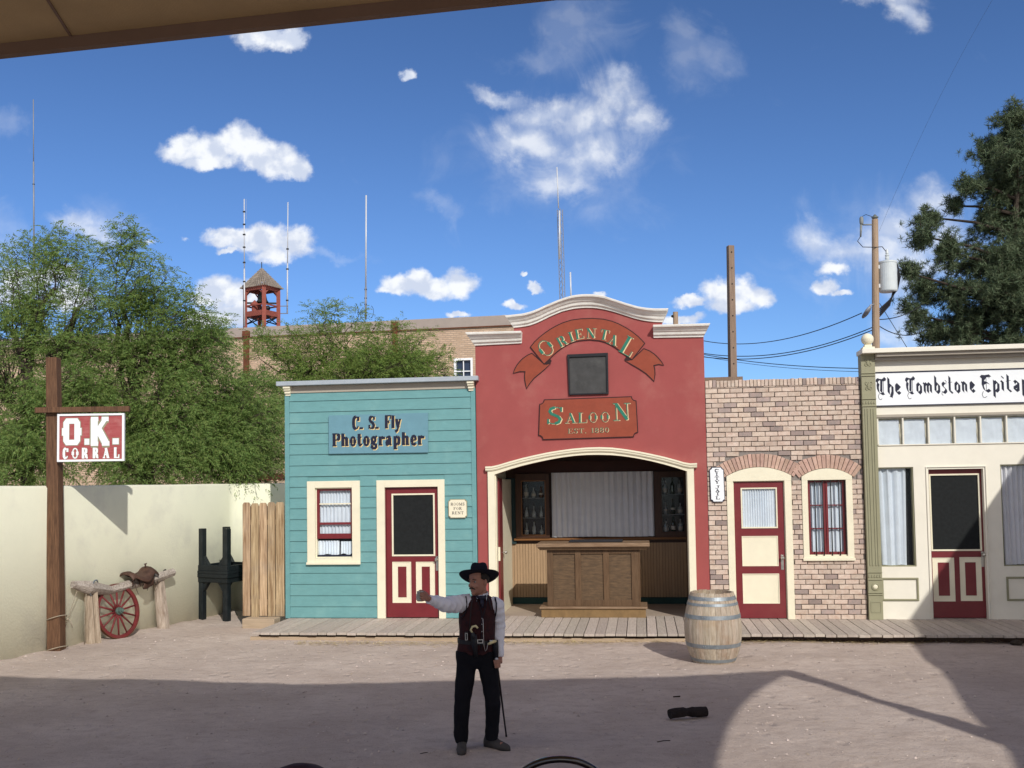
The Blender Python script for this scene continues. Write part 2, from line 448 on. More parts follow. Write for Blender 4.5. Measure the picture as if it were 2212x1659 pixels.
class MB:
    def __init__(s):
        s.v = []; s.f = []

    def add(s, vs, fs):
        o = len(s.v)
        s.v += [tuple(p) for p in vs]
        s.f += [tuple(i + o for i in f) for f in fs]
        return s

    def box(s, x0, x1, y0, y1, z0, z1):
        if x0 > x1: x0, x1 = x1, x0
        if y0 > y1: y0, y1 = y1, y0
        if z0 > z1: z0, z1 = z1, z0
        vs = [(x0, y0, z0), (x1, y0, z0), (x1, y1, z0), (x0, y1, z0), (x0, y0, z1), (x1, y0, z1), (x1, y1, z1), (x0, y1, z1)]
        return s.add(vs, [(0, 3, 2, 1), (4, 5, 6, 7), (0, 1, 5, 4), (1, 2, 6, 5), (2, 3, 7, 6), (3, 0, 4, 7)])

    def hexa(s, v8):
        return s.add(v8, [(0, 3, 2, 1), (4, 5, 6, 7), (0, 1, 5, 4), (1, 2, 6, 5), (2, 3, 7, 6), (3, 0, 4, 7)])

    def frame(s, u0, u1, z0, z1, w, y0, y1, wb=None, wt=None):
        """a rectangular picture frame, butted pieces; outside size given"""
        wb = w if wb is None else wb
        wt = w if wt is None else wt
        s.box(u0, u0 + w, y0, y1, z0, z1)
        s.box(u1 - w, u1, y0, y1, z0, z1)
        if wt: s.box(u0 + w, u1 - w, y0, y1, z1 - wt, z1)
        if wb: s.box(u0 + w, u1 - w, y0, y1, z0, z0 + wb)
        return s

    def prism(s, poly, y0, y1):
        """polygon of (u, z) extruded from y0 (front) to y1"""
        n = len(poly)
        a = sum(poly[i][0] * poly[(i + 1) % n][1] - poly[(i + 1) % n][0] * poly[i][1] for i in range(n))
        if a < 0: poly = poly[::-1]
        vs = [(p[0], y0, p[1]) for p in poly] + [(p[0], y1, p[1]) for p in poly]
        fs = [tuple(range(n)), tuple(range(2 * n - 1, n - 1, -1))]
        for i in range(n):
            j = (i + 1) % n
            fs.append((i, i + n, j + n, j))
        return s.add(vs, fs)

    def slab(s, poly, z0, z1):
        n = len(poly)
        a = sum(poly[i][0] * poly[(i + 1) % n][1] - poly[(i + 1) % n][0] * poly[i][1] for i in range(n))
        if a < 0: poly = poly[::-1]
        vs = [(p[0], p[1], z0) for p in poly] + [(p[0], p[1], z1) for p in poly]
        fs = [tuple(range(n - 1, -1, -1)), tuple(range(n, 2 * n))]
        for i in range(n):
            j = (i + 1) % n
            fs.append((i, j, j + n, i + n))
        return s.add(vs, fs)

    def tube(s, pts, r, n=8, cap=True, flat=1.0):
        pts = [Vector(p) for p in pts]
        rs = r if isinstance(r, (list, tuple)) else [r] * len(pts)
        up = Vector((0.13, 0.21, 1)).normalized()
        rings = []
        prev = None
        for i, p in enumerate(pts):
            d = (pts[min(i + 1, len(pts) - 1)] - pts[max(i - 1, 0)])
            if d.length < 1e-9: d = Vector((0, 0, 1))
            d.normalize()
            if prev is None:
                a = d.cross(up)
                if a.length < 0.2: a = d.cross(Vector((1, 0, 0)))
            else:
                a = prev - d * prev.dot(d)
            a.normalize(); prev = a
            b = d.cross(a)
            rings.append([p + a * (math.cos(2 * math.pi * k / n) * rs[i]) + b * (math.sin(2 * math.pi * k / n) * rs[i] * flat) for k in range(n)])
        o = len(s.v)
        for rg in rings: s.v += [tuple(q) for q in rg]
        for i in range(len(pts) - 1):
            for k in range(n):
                k2 = (k + 1) % n
                s.f.append((o + i * n + k, o + i * n + k2, o + (i + 1) * n + k2, o + (i + 1) * n + k))
        if cap:
            s.f.append(tuple(o + k for k in range(n - 1, -1, -1)))
            s.f.append(tuple(o + (len(pts) - 1) * n + k for k in range(n)))
        return s

    def loft(s, rings, closed=True, cap=True):
        """rings: list of equally long point lists"""
        n = len(rings[0]); o = len(s.v)
        for rg in rings: s.v += [tuple(q) for q in rg]
        for i in range(len(rings) - 1):
            for k in range(n if closed else n - 1):
                k2 = (k + 1) % n
                s.f.append((o + i * n + k, o + i * n + k2, o + (i + 1) * n + k2, o + (i + 1) * n + k))
        if cap:
            s.f.append(tuple(o + k for k in range(n - 1, -1, -1)))
            s.f.append(tuple(o + (len(rings) - 1) * n + k for k in range(n)))
        return s

    def lathe(s, prof, c, n=24, axis='z', cap=True):
        rings = []
        for r, h in prof:
            rg = []
            for k in range(n):
                a = 2 * math.pi * k / n
                x, y = r * math.cos(a), r * math.sin(a)
                if axis == 'z': rg.append((c[0] + x, c[1] + y, c[2] + h))
                elif axis == 'y': rg.append((c[0] + x, c[1] - h, c[2] + y))
                else: rg.append((c[0] + h, c[1] + x, c[2] + y))
            rings.append(rg)
        return s.loft(rings, True, cap)

    def ball(s, c, r, n=12, sq=(1, 1, 1)):
        prof = [(max(1e-4, math.sin(math.pi * i / n)), -math.cos(math.pi * i / n)) for i in range(n + 1)]
        rings = [[(c[0] + p * r * sq[0] * math.cos(2 * math.pi * k / n), c[1] + p * r * sq[1] * math.sin(2 * math.pi * k / n), c[2] + h * r * sq[2]) for k in range(n)] for p, h in prof]
        return s.loft(rings)

    def build(s, name, material, parent=None, frame=WORLD, base=None, smooth=False, bevel=0.0, label=None, cat=None, group=None, kind=None, seg=2):
        me = bpy.data.meshes.new(name)
        root = parent
        if parent is not None:
            b = BASE[parent.name]
        else:
            b = Vector(base) if base is not None else Vector((0, 0, 0))
        vs = [(p[0] - b.x, p[1] - b.y, p[2] - b.z) for p in s.v]
        me.from_pydata(vs, [], s.f)
        me.validate()
        me.materials.append(material)
        if smooth:
            me.polygons.foreach_set('use_smooth', [True] * len(me.polygons))
        o = bpy.data.objects.new(name, me)
        COL.objects.link(o)
        BASE[o.name] = b
        if parent is not None:
            o.parent = parent
        else:
            o.matrix_world = frame @ Matrix.Translation(b)
        if bevel:
            m = o.modifiers.new('bevel', 'BEVEL'); m.width = bevel; m.segments = seg; m.limit_method = 'ANGLE'; m.angle_limit = R(40)
        props(o, label, cat, group, kind)
        return o


def grid_wall(mb, u0, u1, z0, z1, y0, y1, holes):
    """a wall with rectangular openings (u0,u1,z0,z1): one clean shell"""
    us = sorted(set([u0, u1] + [h[i] for h in holes for i in (0, 1)]))
    zs = sorted(set([z0, z1] + [h[i] for h in holes for i in (2, 3)]))
    us = [u for u in us if u0 - 1e-6 <= u <= u1 + 1e-6]
    zs = [z for z in zs if z0 - 1e-6 <= z <= z1 + 1e-6]
    nu, nz = len(us) - 1, len(zs) - 1

    def solid(i, j):
        if i < 0 or j < 0 or i >= nu or j >= nz: return False
        cu, cz = (us[i] + us[i + 1]) / 2, (zs[j] + zs[j + 1]) / 2
        return not any(h[0] < cu < h[1] and h[2] < cz < h[3] for h in holes)
    idx = {}
    vs = []; fs = []

    def V(i, j, k):
        key = (i, j, k)
        if key not in idx:
            idx[key] = len(vs); vs.append((us[i], y1 if k else y0, zs[j]))
        return idx[key]
    for i in range(nu):
        for j in range(nz):
            if not solid(i, j): continue
            fs.append((V(i, j, 0), V(i + 1, j, 0), V(i + 1, j + 1, 0), V(i, j + 1, 0)))
            fs.append((V(i, j, 1), V(i, j + 1, 1), V(i + 1, j + 1, 1), V(i + 1, j, 1)))
            if not solid(i - 1, j): fs.append((V(i, j, 0), V(i, j + 1, 0), V(i, j + 1, 1), V(i, j, 1)))
            if not solid(i + 1, j): fs.append((V(i + 1, j, 0), V(i + 1, j, 1), V(i + 1, j + 1, 1), V(i + 1, j + 1, 0)))
            if not solid(i, j - 1): fs.append((V(i, j, 0), V(i, j, 1), V(i + 1, j, 1), V(i + 1, j, 0)))
            if not solid(i, j + 1): fs.append((V(i, j + 1, 0), V(i + 1, j + 1, 0), V(i + 1, j + 1, 1), V(i, j + 1, 1)))
    mb.add(vs, fs)
    return mb


# ------------------------------------------------------------------ painted lettering (own stroke alphabets)
def arcp(cx, cy, rx, ry, a0, a1, n=10):
    return [(cx + rx * math.cos(R(a0 + (a1 - a0) * i / n)), cy + ry * math.sin(R(a0 + (a1 - a0) * i / n))) for i in range(n + 1)]


S_, T_ = 1.0, 0.42      # stem and serif weights
CAPS = {
    'A': (.80, [(S_, [(.36, .97), (.62, .05)]), (T_, [(.40, .97), (.14, .05)]), (T_, [(.22, .34), (.56, .34)]), (T_, [(.00, .04), (.28, .04)]), (T_, [(.46, .04), (.80, .04)])]),
    'C': (.70, [(S_, [(.13, .66), (.13, .34)]), (S_, [(.13, .34), (.17, .16), (.27, .06), (.38, .04)]), (S_, [(.13, .66), (.17, .84), (.27, .94), (.38, .96)]), (T_, [(.38, .04), (.52, .08), (.60, .26)]), (T_, [(.38, .96), (.52, .92), (.60, .76)]), (S_ * .8, [(.60, .64), (.60, .98)])]),
    'E': (.68, [(S_, [(.17, .02), (.17, .98)]), (T_, [(.02, .96), (.60, .96), (.60, .76)]), (T_, [(.02, .04), (.62, .04), (.62, .26)]), (T_, [(.17, .50), (.42, .50)]), (T_, [(.42, .38), (.42, .62)])]),
    'F': (.64, [(S_, [(.17, .02), (.17, .98)]), (T_, [(.02, .96), (.60, .96), (.60, .72)]), (T_, [(.02, .04), (.34, .04)]), (T_, [(.17, .50), (.42, .50)]), (T_, [(.42, .38), (.42, .62)])]),
    'I': (.36, [(S_, [(.18, .02), (.18, .98)]), (T_, [(.02, .96), (.34, .96)]), (T_, [(.02, .04), (.34, .04)])]),
    'J': (.52, [(S_, [(.36, .98), (.36, .28)]), (T_, [(.36, .28), (.30, .08), (.18, .03), (.06, .10), (.06, .28)]), (T_, [(.20, .96), (.52, .96)])]),
    'K': (.82, [(S_, [(.17, .02), (.17, .98)]), (T_, [(.02, .96), (.34, .96)]), (T_, [(.02, .04), (.34, .04)]), (T_, [(.22, .42), (.62, .94)]), (S_, [(.34, .58), (.66, .06)]), (T_, [(.48, .96), (.78, .96)]), (T_, [(.50, .04), (.82, .04)])]),
    'L': (.66, [(S_, [(.17, .02), (.17, .98)]), (T_, [(.02, .96), (.34, .96)]), (T_, [(.02, .04), (.60, .04), (.60, .34)])]),
    'N': (.84, [(T_, [(.15, .04), (.15, .96)]), (S_, [(.15, .96), (.67, .06)]), (T_, [(.68, .04), (.68, .96)]), (T_, [(.00, .96), (.20, .96)]), (T_, [(.00, .04), (.30, .04)]), (T_, [(.54, .96), (.84, .96)])]),
    'O': (.74, [(S_, [(.14, .34), (.14, .66)]), (S_, [(.60, .34), (.60, .66)]), (T_ * 1.3, [(.14, .66), (.19, .84), (.28, .94), (.37, .96), (.46, .94), (.55, .84), (.60, .66)]), (T_ * 1.3, [(.14, .34), (.19, .16), (.28, .06), (.37, .04), (.46, .06), (.55, .16), (.60, .34)])]),
    'P': (.70, [(S_, [(.17, .02), (.17, .98)]), (T_, [(.02, .04), (.36, .04)]), (T_, [(.02, .96), (.42, .96)]), (S_ * .9, [(.42, .93), (.56, .86), (.58, .72), (.56, .56), (.42, .49)]), (T_, [(.17, .48), (.42, .48)])]),
    'R': (.78, [(S_, [(.17, .02), (.17, .98)]), (T_, [(.02, .04), (.34, .04)]), (T_, [(.02, .96), (.42, .96)]), (S_ * .9, [(.42, .93), (.55, .86), (.57, .73), (.55, .59), (.42, .52)]), (T_, [(.17, .50), (.42, .50)]), (S_, [(.38, .48), (.56, .30), (.60, .06)]), (T_, [(.52, .04), (.78, .04)])]),
    'S': (.64, [(T_, [(.54, .74), (.54, .90)]), (T_, [(.54, .86), (.44, .95), (.30, .96)]), (S_ * .9, [(.32, .95), (.17, .88), (.13, .74), (.20, .60), (.32, .52), (.46, .42), (.53, .28), (.48, .12), (.34, .05)]), (T_, [(.36, .04), (.20, .05), (.08, .16)]), (S_ * .6, [(.08, .04), (.08, .32)]), (S_ * .6, [(.56, .70), (.56, .96)])]),
    'T': (.70, [(S_, [(.35, .02), (.35, .98)]), (T_, [(.04, .70), (.04, .96), (.66, .96), (.66, .70)]), (T_, [(.18, .04), (.52, .04)])]),
    'Y': (.78, [(S_, [(.39, .02), (.39, .44)]), (S_, [(.14, .96), (.38, .42)]), (T_, [(.62, .96), (.41, .42)]), (T_, [(.0, .96), (.28, .96)]), (T_, [(.50, .96), (.78, .96)]), (T_, [(.22, .04), (.56, .04)])]),
    'M': (.95, [(T_, [(.15, .04), (.15, .96)]), (S_, [(.15, .96), (.46, .10)]), (T_, [(.46, .10), (.76, .96)]), (S_, [(.78, .04), (.78, .96)]), (T_, [(.0, .96), (.20, .96)]), (T_, [(.0, .04), (.3, .04)]), (T_, [(.74, .96), (.94, .96)]), (T_, [(.62, .04), (.94, .04)])]),
    '1': (.40, [(S_, [(.22, .02), (.22, .98)]), (T_, [(.22, .96), (.06, .80)]), (T_, [(.06, .04), (.38, .04)])]),
    '8': (.60, [(S_ * .8, arcp(.30, .74, .19, .21, 0, 360, 12)), (S_ * .8, arcp(.30, .27, .22, .23, 0, 360, 12))]),
    '0': (.60, [(S_ * .8, arcp(.30, .50, .22, .45, 0, 360, 14))]),
    '.': (.26, [(S_ * 1.2, [(.12, .0), (.12, .15)])]),
    ' ': (.45, []),
}
LOWER = {
    'a': (.60, [(S_, [(.36, .06), (.36, .50), (.32, .62), (.22, .68)]), (T_, [(.24, .68), (.12, .64), (.08, .52)]), (S_ * .9, [(.36, .40), (.18, .36), (.11, .22), (.14, .08), (.25, .04)]), (T_, [(.25, .04), (.36, .12)]), (T_, [(.36, .05), (.52, .05)])]),
    'e': (.56, [(S_, [(.14, .20), (.14, .50)]), (S_ * .8, [(.14, .50), (.20, .64), (.30, .68), (.40, .62), (.43, .50), (.43, .38)]), (T_, [(.14, .37), (.46, .37)]), (S_ * .8, [(.14, .20), (.20, .07), (.32, .04), (.46, .14)])]),
    'g': (.60, [(S_ * .8, arcp(.25, .46, .14, .19, 0, 360, 12)), (T_ * 1.3, [(.36, .58), (.46, .70), (.52, .64)]), (S_ * .8, [(.14, .30), (.12, .18), (.30, .12), (.44, .06), (.46, -.10), (.36, -.20), (.20, -.20), (.10, -.10), (.16, .04)])]),
    'h': (.66, [(S_, [(.15, .02), (.15, .98)]), (T_, [(.02, .94), (.18, .94)]), (T_, [(.02, .05), (.30, .05)]), (T_ * 1.3, [(.15, .52), (.28, .66), (.38, .66)]), (S_, [(.36, .66), (.46, .56), (.46, .04)]), (T_, [(.34, .05), (.62, .05)])]),
    'l': (.36, [(S_, [(.17, .02), (.17, .98)]), (T_, [(.02, .94), (.18, .94)]), (T_, [(.02, .05), (.33, .05)])]),
    'o': (.58, [(S_, [(.13, .22), (.13, .50)]), (S_, [(.43, .22), (.43, .50)]), (S_ * .7, [(.13, .50), (.18, .63), (.28, .68), (.38, .63), (.43, .50)]), (S_ * .7, [(.13, .22), (.18, .09), (.28, .04), (.38, .09), (.43, .22)])]),
    'p': (.64, [(S_, [(.15, -.28), (.15, .68)]), (T_, [(.02, .65), (.18, .65)]), (T_, [(.02, -.26), (.32, -.26)]), (T_ * 1.3, [(.15, .56), (.28, .68), (.36, .68)]), (S_, [(.36, .66), (.46, .54), (.47, .36), (.45, .16), (.36, .06)]), (T_ * 1.3, [(.36, .05), (.26, .05), (.15, .14)])]),
    'r': (.52, [(S_, [(.15, .02), (.15, .68)]), (T_, [(.02, .65), (.18, .65)]), (T_, [(.02, .05), (.32, .05)]), (T_ * 1.5, [(.17, .50), (.28, .64), (.38, .66)]), (S_, [(.42, .68), (.42, .48)])]),
    't': (.44, [(S_, [(.17, .94), (.17, .16)]), (S_ * .8, [(.17, .18), (.22, .06), (.34, .05)]), (T_, [(.34, .05), (.40, .18)]), (T_, [(.02, .66), (.36, .66)])]),
    'y': (.62, [(S_, [(.14, .66), (.32, .06)]), (T_ * 1.4, [(.50, .66), (.32, .06), (.22, -.20)]), (S_ * .8, [(.26, -.12), (.12, -.24), (.04, -.14)]), (T_, [(.0, .66), (.26, .66)]), (T_, [(.38, .66), (.60, .66)])]),
}
BL = {   # blackletter: drawn with a slanted broad nib; third field = thin hairline strokes
    'T': (.66, [[(.02, .74), (.05, .86), (.14, .93), (.30, .88), (.44, .86), (.56, .93), (.60, 1.0)], [(.13, .70), (.08, .50), (.10, .28), (.18, .12), (.34, .03), (.50, .08)], [(.34, .86), (.32, .30), (.30, .16)]], [[(.47, .84), (.47, .10)], [(.18, .08), (.10, -.10), (.16, -.26), (.26, -.30), (.36, -.24)], [(.56, .93), (.62, .88), (.60, .80)]]),
    'E': (.70, [[(.04, .84), (.14, .95), (.36, .93), (.62, .97)], [(.30, .92), (.16, .74), (.14, .40), (.24, .12), (.40, .02), (.60, .12)], [(.16, .50), (.34, .58), (.52, .50)]], [[(.36, .90), (.36, .08)], [(.60, .96), (.54, .80)], [(.16, .04), (.08, -.14), (.14, -.30), (.26, -.33), (.38, -.26)]]),
    'h': (.46, [[(.10, .98), (.10, .10), (.15, .02)], [(.10, .46), (.24, .60), (.36, .50), (.36, .12), (.26, -.16)]], [[(.26, -.16), (.16, -.12)]]),
    'e': (.42, [[(.10, .50), (.10, .14), (.20, .02), (.36, .14)], [(.10, .50), (.22, .61), (.34, .50), (.14, .28)]], []),
    'o': (.46, [[(.10, .50), (.10, .13), (.22, .01)], [(.36, .50), (.36, .14), (.22, .01)], [(.10, .50), (.24, .62), (.36, .50)]], []),
    'm': (.72, [[(.04, .54), (.11, .61), (.11, .08), (.17, .01)], [(.11, .50), (.24, .61), (.33, .54), (.33, .08), (.39, .01)], [(.33, .50), (.46, .61), (.55, .54), (.55, .08), (.62, .01)]], []),
    'n': (.50, [[(.04, .54), (.11, .61), (.11, .08), (.17, .01)], [(.11, .50), (.24, .61), (.33, .54), (.33, .08), (.40, .01)]], []),
    'b': (.46, [[(.10, 1.0), (.10, .13), (.22, .01)], [(.36, .50), (.36, .14), (.22, .01)], [(.10, .48), (.24, .62), (.36, .50)]], []),
    's': (.42, [[(.33, .54), (.22, .62), (.10, .52), (.12, .38), (.32, .26), (.34, .12), (.20, .01), (.06, .08)]], [[(.33, .54), (.36, .70), (.26, .76)], [(.06, .08), (.02, -.06), (.12, -.14)]]),
    't': (.38, [[(.12, .96), (.12, .10), (.20, .01), (.30, .06)]], [[(.0, .60), (.30, .64)]]),
    'p': (.48, [[(.11, .66), (.11, -.30)], [(.11, .48), (.25, .62), (.37, .50), (.37, .14), (.24, .01), (.10, .08)]], []),
    'i': (.26, [[(.03, .54), (.11, .61), (.11, .08), (.18, .01)], [(.09, .82), (.13, .86)]], []),
    'a': (.48, [[(.10, .52), (.22, .61), (.34, .52), (.34, .08), (.42, .01)], [(.33, .34), (.11, .22), (.11, .08), (.20, .01), (.33, .10)]], [[(.10, .52), (.16, .40)]]),
    ' ': (.34, [], []),
}


def stroke(mb, pts, w, fn, y, layer):
    """flat ribbon of width w through pts (metric sign space), fn maps (x,z)->(u,z)"""
    P = [Vector((p[0], p[1])) for p in pts]
    closed = (P[0] - P[-1]).length < 1e-6
    L, Rr = [], []
    n = len(P)
    for i in range(n):
        if closed:
            a = P[(i - 1) % (n - 1)] if i > 0 else P[n - 2]
            b = P[1] if i == n - 1 else P[i + 1]
            d0 = (P[i] - a); d1 = (b - P[i])
        else:
            d0 = P[i] - P[i - 1] if i > 0 else P[1] - P[0]
            d1 = P[i + 1] - P[i] if i < n - 1 else d0
        d0.normalize(); d1.normalize()
        n0 = Vector((-d0.y, d0.x)); n1 = Vector((-d1.y, d1.x))
        m = n0 + n1
        if m.length < 1e-3: m = n0
        m.normalize()
        k = min(1.5, 1 / max(0.5, m.dot(n0)))
        L.append(P[i] + m * (w / 2 * k)); Rr.append(P[i] - m * (w / 2 * k))
    yy = y - layer
    o = len(mb.v)
    for a, b in zip(L, Rr):
        ua, za = fn(a.x, a.y); ub, zb = fn(b.x, b.y)
        mb.v += [(ua, yy, za), (ub, yy, zb)]
    for i in range(n - 1):
        mb.f.append((o + 2 * i + 1, o + 2 * i + 3, o + 2 * i + 2, o + 2 * i))


def text(mb, s, Wm, Hm, fn, y, weight=0.16, dx=0.0, dz=0.0, big=None, gap=0.08, thin=None, style='slab', base=0.0):
    """lay s out over width Wm with cap height Hm (metres)"""
    tot = 0; items = []
    for i, ch in enumerate(s):
        if style == 'bl':
            g = BL[ch]; k = 1.0
        else:
            g = CAPS.get(ch) or LOWER[ch]
            k = 1.0
        if big and i in big: k = big[i]
        items.append((tot, k, g)); tot += g[0] * k + gap
    tot -= gap
    sx = Wm / tot
    for x0, k, g in items:
        lay = 0.0
        if style == 'bl':
            for pts in g[1]:
                lay += 0.00012
                wv = Vector((0.06 * sx, 0.055 * Hm)) * (weight / 0.1)
                o = len(mb.v)
                for p in pts:
                    x = (x0 + p[0]) * sx + dx; z = p[1] * Hm + dz + base
                    a = fn(x - wv.x, z + wv.y); b = fn(x + wv.x, z - wv.y)
                    mb.v += [(a[0], y - lay, a[1]), (b[0], y - lay, b[1])]
                for i in range(len(pts) - 1):
                    mb.f.append((o + 2 * i + 1, o + 2 * i + 3, o + 2 * i + 2, o + 2 * i))
            for pts in g[2]:
                lay += 0.00012
                stroke(mb, [((x0 + p[0]) * sx + dx, p[1] * Hm + dz + base) for p in pts], Hm * 0.028, fn, y, lay)
        else:
            for wc, pts in g[1]:
                lay += 0.00012
                w = weight * Hm * (wc if thin is None or wc > 0.55 else thin) * (k ** 0.6)
                stroke(mb, [((x0 + p[0] * k) * sx + dx, p[1] * Hm * k + dz + base) for p in pts], w, fn, y, lay)
    return mb


def plain(u0, z0):
    return lambda x, z: (u0 + x, z0 + z)
GLASS = mat('window_glass', (0.03, 0.04, 0.05), 0.03, 0.05, 2, alpha=0.05, spec=0.6)
BOTTLE = mat('clear_bottle_glass', (0.50, 0.55, 0.55), 0.08, 0.1, 4, alpha=0.45, spec=0.9)
BOTTLED = mat('dark_bottle_glass', (0.02, 0.035, 0.02), 0.08, 0.1, 4, spec=0.9)
BOTTLEA = mat('amber_bottle_glass', (0.12, 0.04, 0.015), 0.08, 0.1, 4, alpha=0.8, spec=0.9)
GOLDLABEL = mat('bottle_paper_label', (0.45, 0.42, 0.36), 0.8, 0.1, 6)

# ================================================================== GROUND
gm = bpy.data.materials.new('dirt')
gm.use_nodes = True


def build_dirt(m):
    nt = m.node_tree; nt.nodes.clear(); Ln = nt.links.new

    def n(t, **kw):
        x = nt.nodes.new(t)
        for k, v in kw.items(): setattr(x, k, v)
        return x
    out = n('ShaderNodeOutputMaterial'); b = n('ShaderNodeBsdfPrincipled'); Ln(b.outputs[0], out.inputs[0])
    b.inputs['Roughness'].default_value = 0.95; b.inputs['Specular IOR Level'].default_value = 0.15
    tc = n('ShaderNodeTexCoord')

    def nz(scale, det=5, rough=.6, dist=0, stretch=None):
        x = n('ShaderNodeTexNoise'); x.inputs['Scale'].default_value = scale; x.inputs['Detail'].default_value = det; x.inputs['Roughness'].default_value = rough; x.inputs['Distortion'].default_value = dist
        if stretch:
            mp = n('ShaderNodeMapping'); mp.inputs['Scale'].default_value = stretch; Ln(tc.outputs['Object'], mp.inputs[0]); Ln(mp.outputs[0], x.inputs['Vector'])
        else: Ln(tc.outputs['Object'], x.inputs['Vector'])
        return x.outputs['Fac']

    def mr(v, a, b_, c=0, d=1):
        x = n('ShaderNodeMapRange', interpolation_type='SMOOTHSTEP'); Ln(v, x.inputs['Value'])
        x.inputs['From Min'].default_value = a; x.inputs['From Max'].default_value = b_; x.inputs['To Min'].default_value = c; x.inputs['To Max'].default_value = d
        return x.outputs[0]

    def mix(f, a, c):
        x = n('ShaderNodeMix', data_type='RGBA'); Ln(f, x.inputs['Factor'])
        for k, v in (('A', a), ('B', c)):
            if isinstance(v, tuple): x.inputs[k].default_value = (*v, 1)
            else: Ln(v, x.inputs[k])
        return x.outputs['Result']
    c = mix(mr(nz(0.7, 6), .35, .65), (0.49, 0.405, 0.350), (0.585, 0.493, 0.430))
    c = mix(mr(nz(4.5, 6, .7, 0.4, (1, 1.6, 1)), .42, .70, 0, .6), c, (0.40, 0.318, 0.27))
    c = mix(mr(nz(28, 5, .7), .52, .70, 0, .45), c, (0.37, 0.285, 0.24))
    c = mix(mr(nz(70, 3, .6), .60, .72, 0, .5), c, (0.68, 0.60, 0.54))
    c = mix(mr(nz(45, 2, .5), .66, .73, 0, .7), c, (0.20, 0.155, 0.135))
    Ln(c, b.inputs['Base Color'])
    h = n('ShaderNodeMath', operation='ADD')
    h2 = n('ShaderNodeMath', operation='MULTIPLY'); Ln(nz(6, 6, .6), h2.inputs[0]); h2.inputs[1].default_value = 2.0
    Ln(h2.outputs[0], h.inputs[0]); Ln(nz(55, 4, .7), h.inputs[1])
    vo = n('ShaderNodeTexVoronoi'); vo.inputs['Scale'].default_value = 2.4; mpv = n('ShaderNodeMapping'); mpv.inputs['Scale'].default_value = (1.5, 1, 1); Ln(tc.outputs['Object'], mpv.inputs[0]); Ln(mpv.outputs[0], vo.inputs['Vector'])
    fp = n('ShaderNodeMath', operation='ADD'); Ln(h.outputs[0], fp.inputs[0]); Ln(mr(vo.outputs['Distance'], .06, .26, -1.5, 0), fp.inputs[1]); h = fp
    bp = n('ShaderNodeBump'); bp.inputs['Distance'].default_value = 0.012; bp.inputs['Strength'].default_value = 0.9; Ln(h.outputs[0], bp.inputs['Height']); Ln(bp.outputs[0], b.inputs['Normal'])


build_dirt(gm)

WALLP0 = Vector((-7.46, 14.5)); WALLD = Vector((.3405, 1)).normalized()


def gheight(x, y):
    z = 0.026 * mnoise.noise(Vector((x * .6, y * .6, 0))) + 0.014 * mnoise.noise(Vector((x * 2.3, y * 2.3, 3))) + 0.003 * mnoise.noise(Vector((x * 7, y * 7, 5)))
    # dirt banked up against the stucco wall
    p = Vector((x, y)) - WALLP0
    dist = p.x * WALLD.y - p.y * WALLD.x
    if -0.5 < dist < 1.2 and y < 20:
        z += 0.05 * max(0, 1 - max(dist, 0) / 0.7) * (0.6 + 0.8 * mnoise.noise(Vector((x * 2, y * 2, 9))))
    return z


def make_ground():
    xs = [-400, -120, -40, -20] + list(np.arange(-11, 9.01, 0.09)) + [12, 20, 40, 120, 400]
    ys = [-60, -20, -5, 2] + list(np.arange(5, 21.01, 0.09)) + [26, 40, 80, 200, 900]
    v = []; f = []
    for j, y in enumerate(ys):
        for i, x in enumerate(xs):
            z = gheight(x, y) if (-11 <= x <= 9 and 5 <= y <= 21) else 0
            v.append((x, y, z))
    nx = len(xs)
    for j in range(len(ys) - 1):
        for i in range(nx - 1):
            a = j * nx + i
            f.append((a, a + 1, a + nx + 1, a + nx))
    mb = MB(); mb.v = v; mb.f = f
    return mb.build('ground', gm, smooth=True, kind='structure')


make_ground()

PEB = mat('pebble', (0.42, 0.35, 0.315), 0.9, 0.2, 20, island=0.4, col2=(0.50, 0.43, 0.39))


def pebbles():
    rng = random.Random(3); mb = MB()
    for k in range(3800):
        x = rng.uniform(-8.5, 7.5); y = 8.2 + (rng.random() ** 0.8) * 8.5
        r = rng.choice([.004, .006, .008, .008, .011, .017]) * rng.uniform(.7, 1.3)
        z = gheight(x, y) + r * .2
        a = rng.random() * 6.28; s2 = rng.uniform(.6, 1); h = rng.uniform(.5, .9)
        pts = []
        for i in range(5):
            t = a + i * 1.2566
            pts.append((x + r * math.cos(t) * rng.uniform(.8, 1.2), y + r * s2 * math.sin(t), z))
        o = len(mb.v)
        mb.v += pts + [(x + r * .2, y, z + r * h)] 
        for i in range(5): mb.f.append((o + i, o + (i + 1) % 5, o + 5))
    mb.build('pebbles', PEB, kind='stuff', label='small stones scattered over the dirt yard', cat='pebbles')


pebbles()
STRAW = mat('straw', (0.52, 0.40, 0.19), 0.8, 0.2, 30, island=0.3, col2=(0.66, 0.55, 0.32))


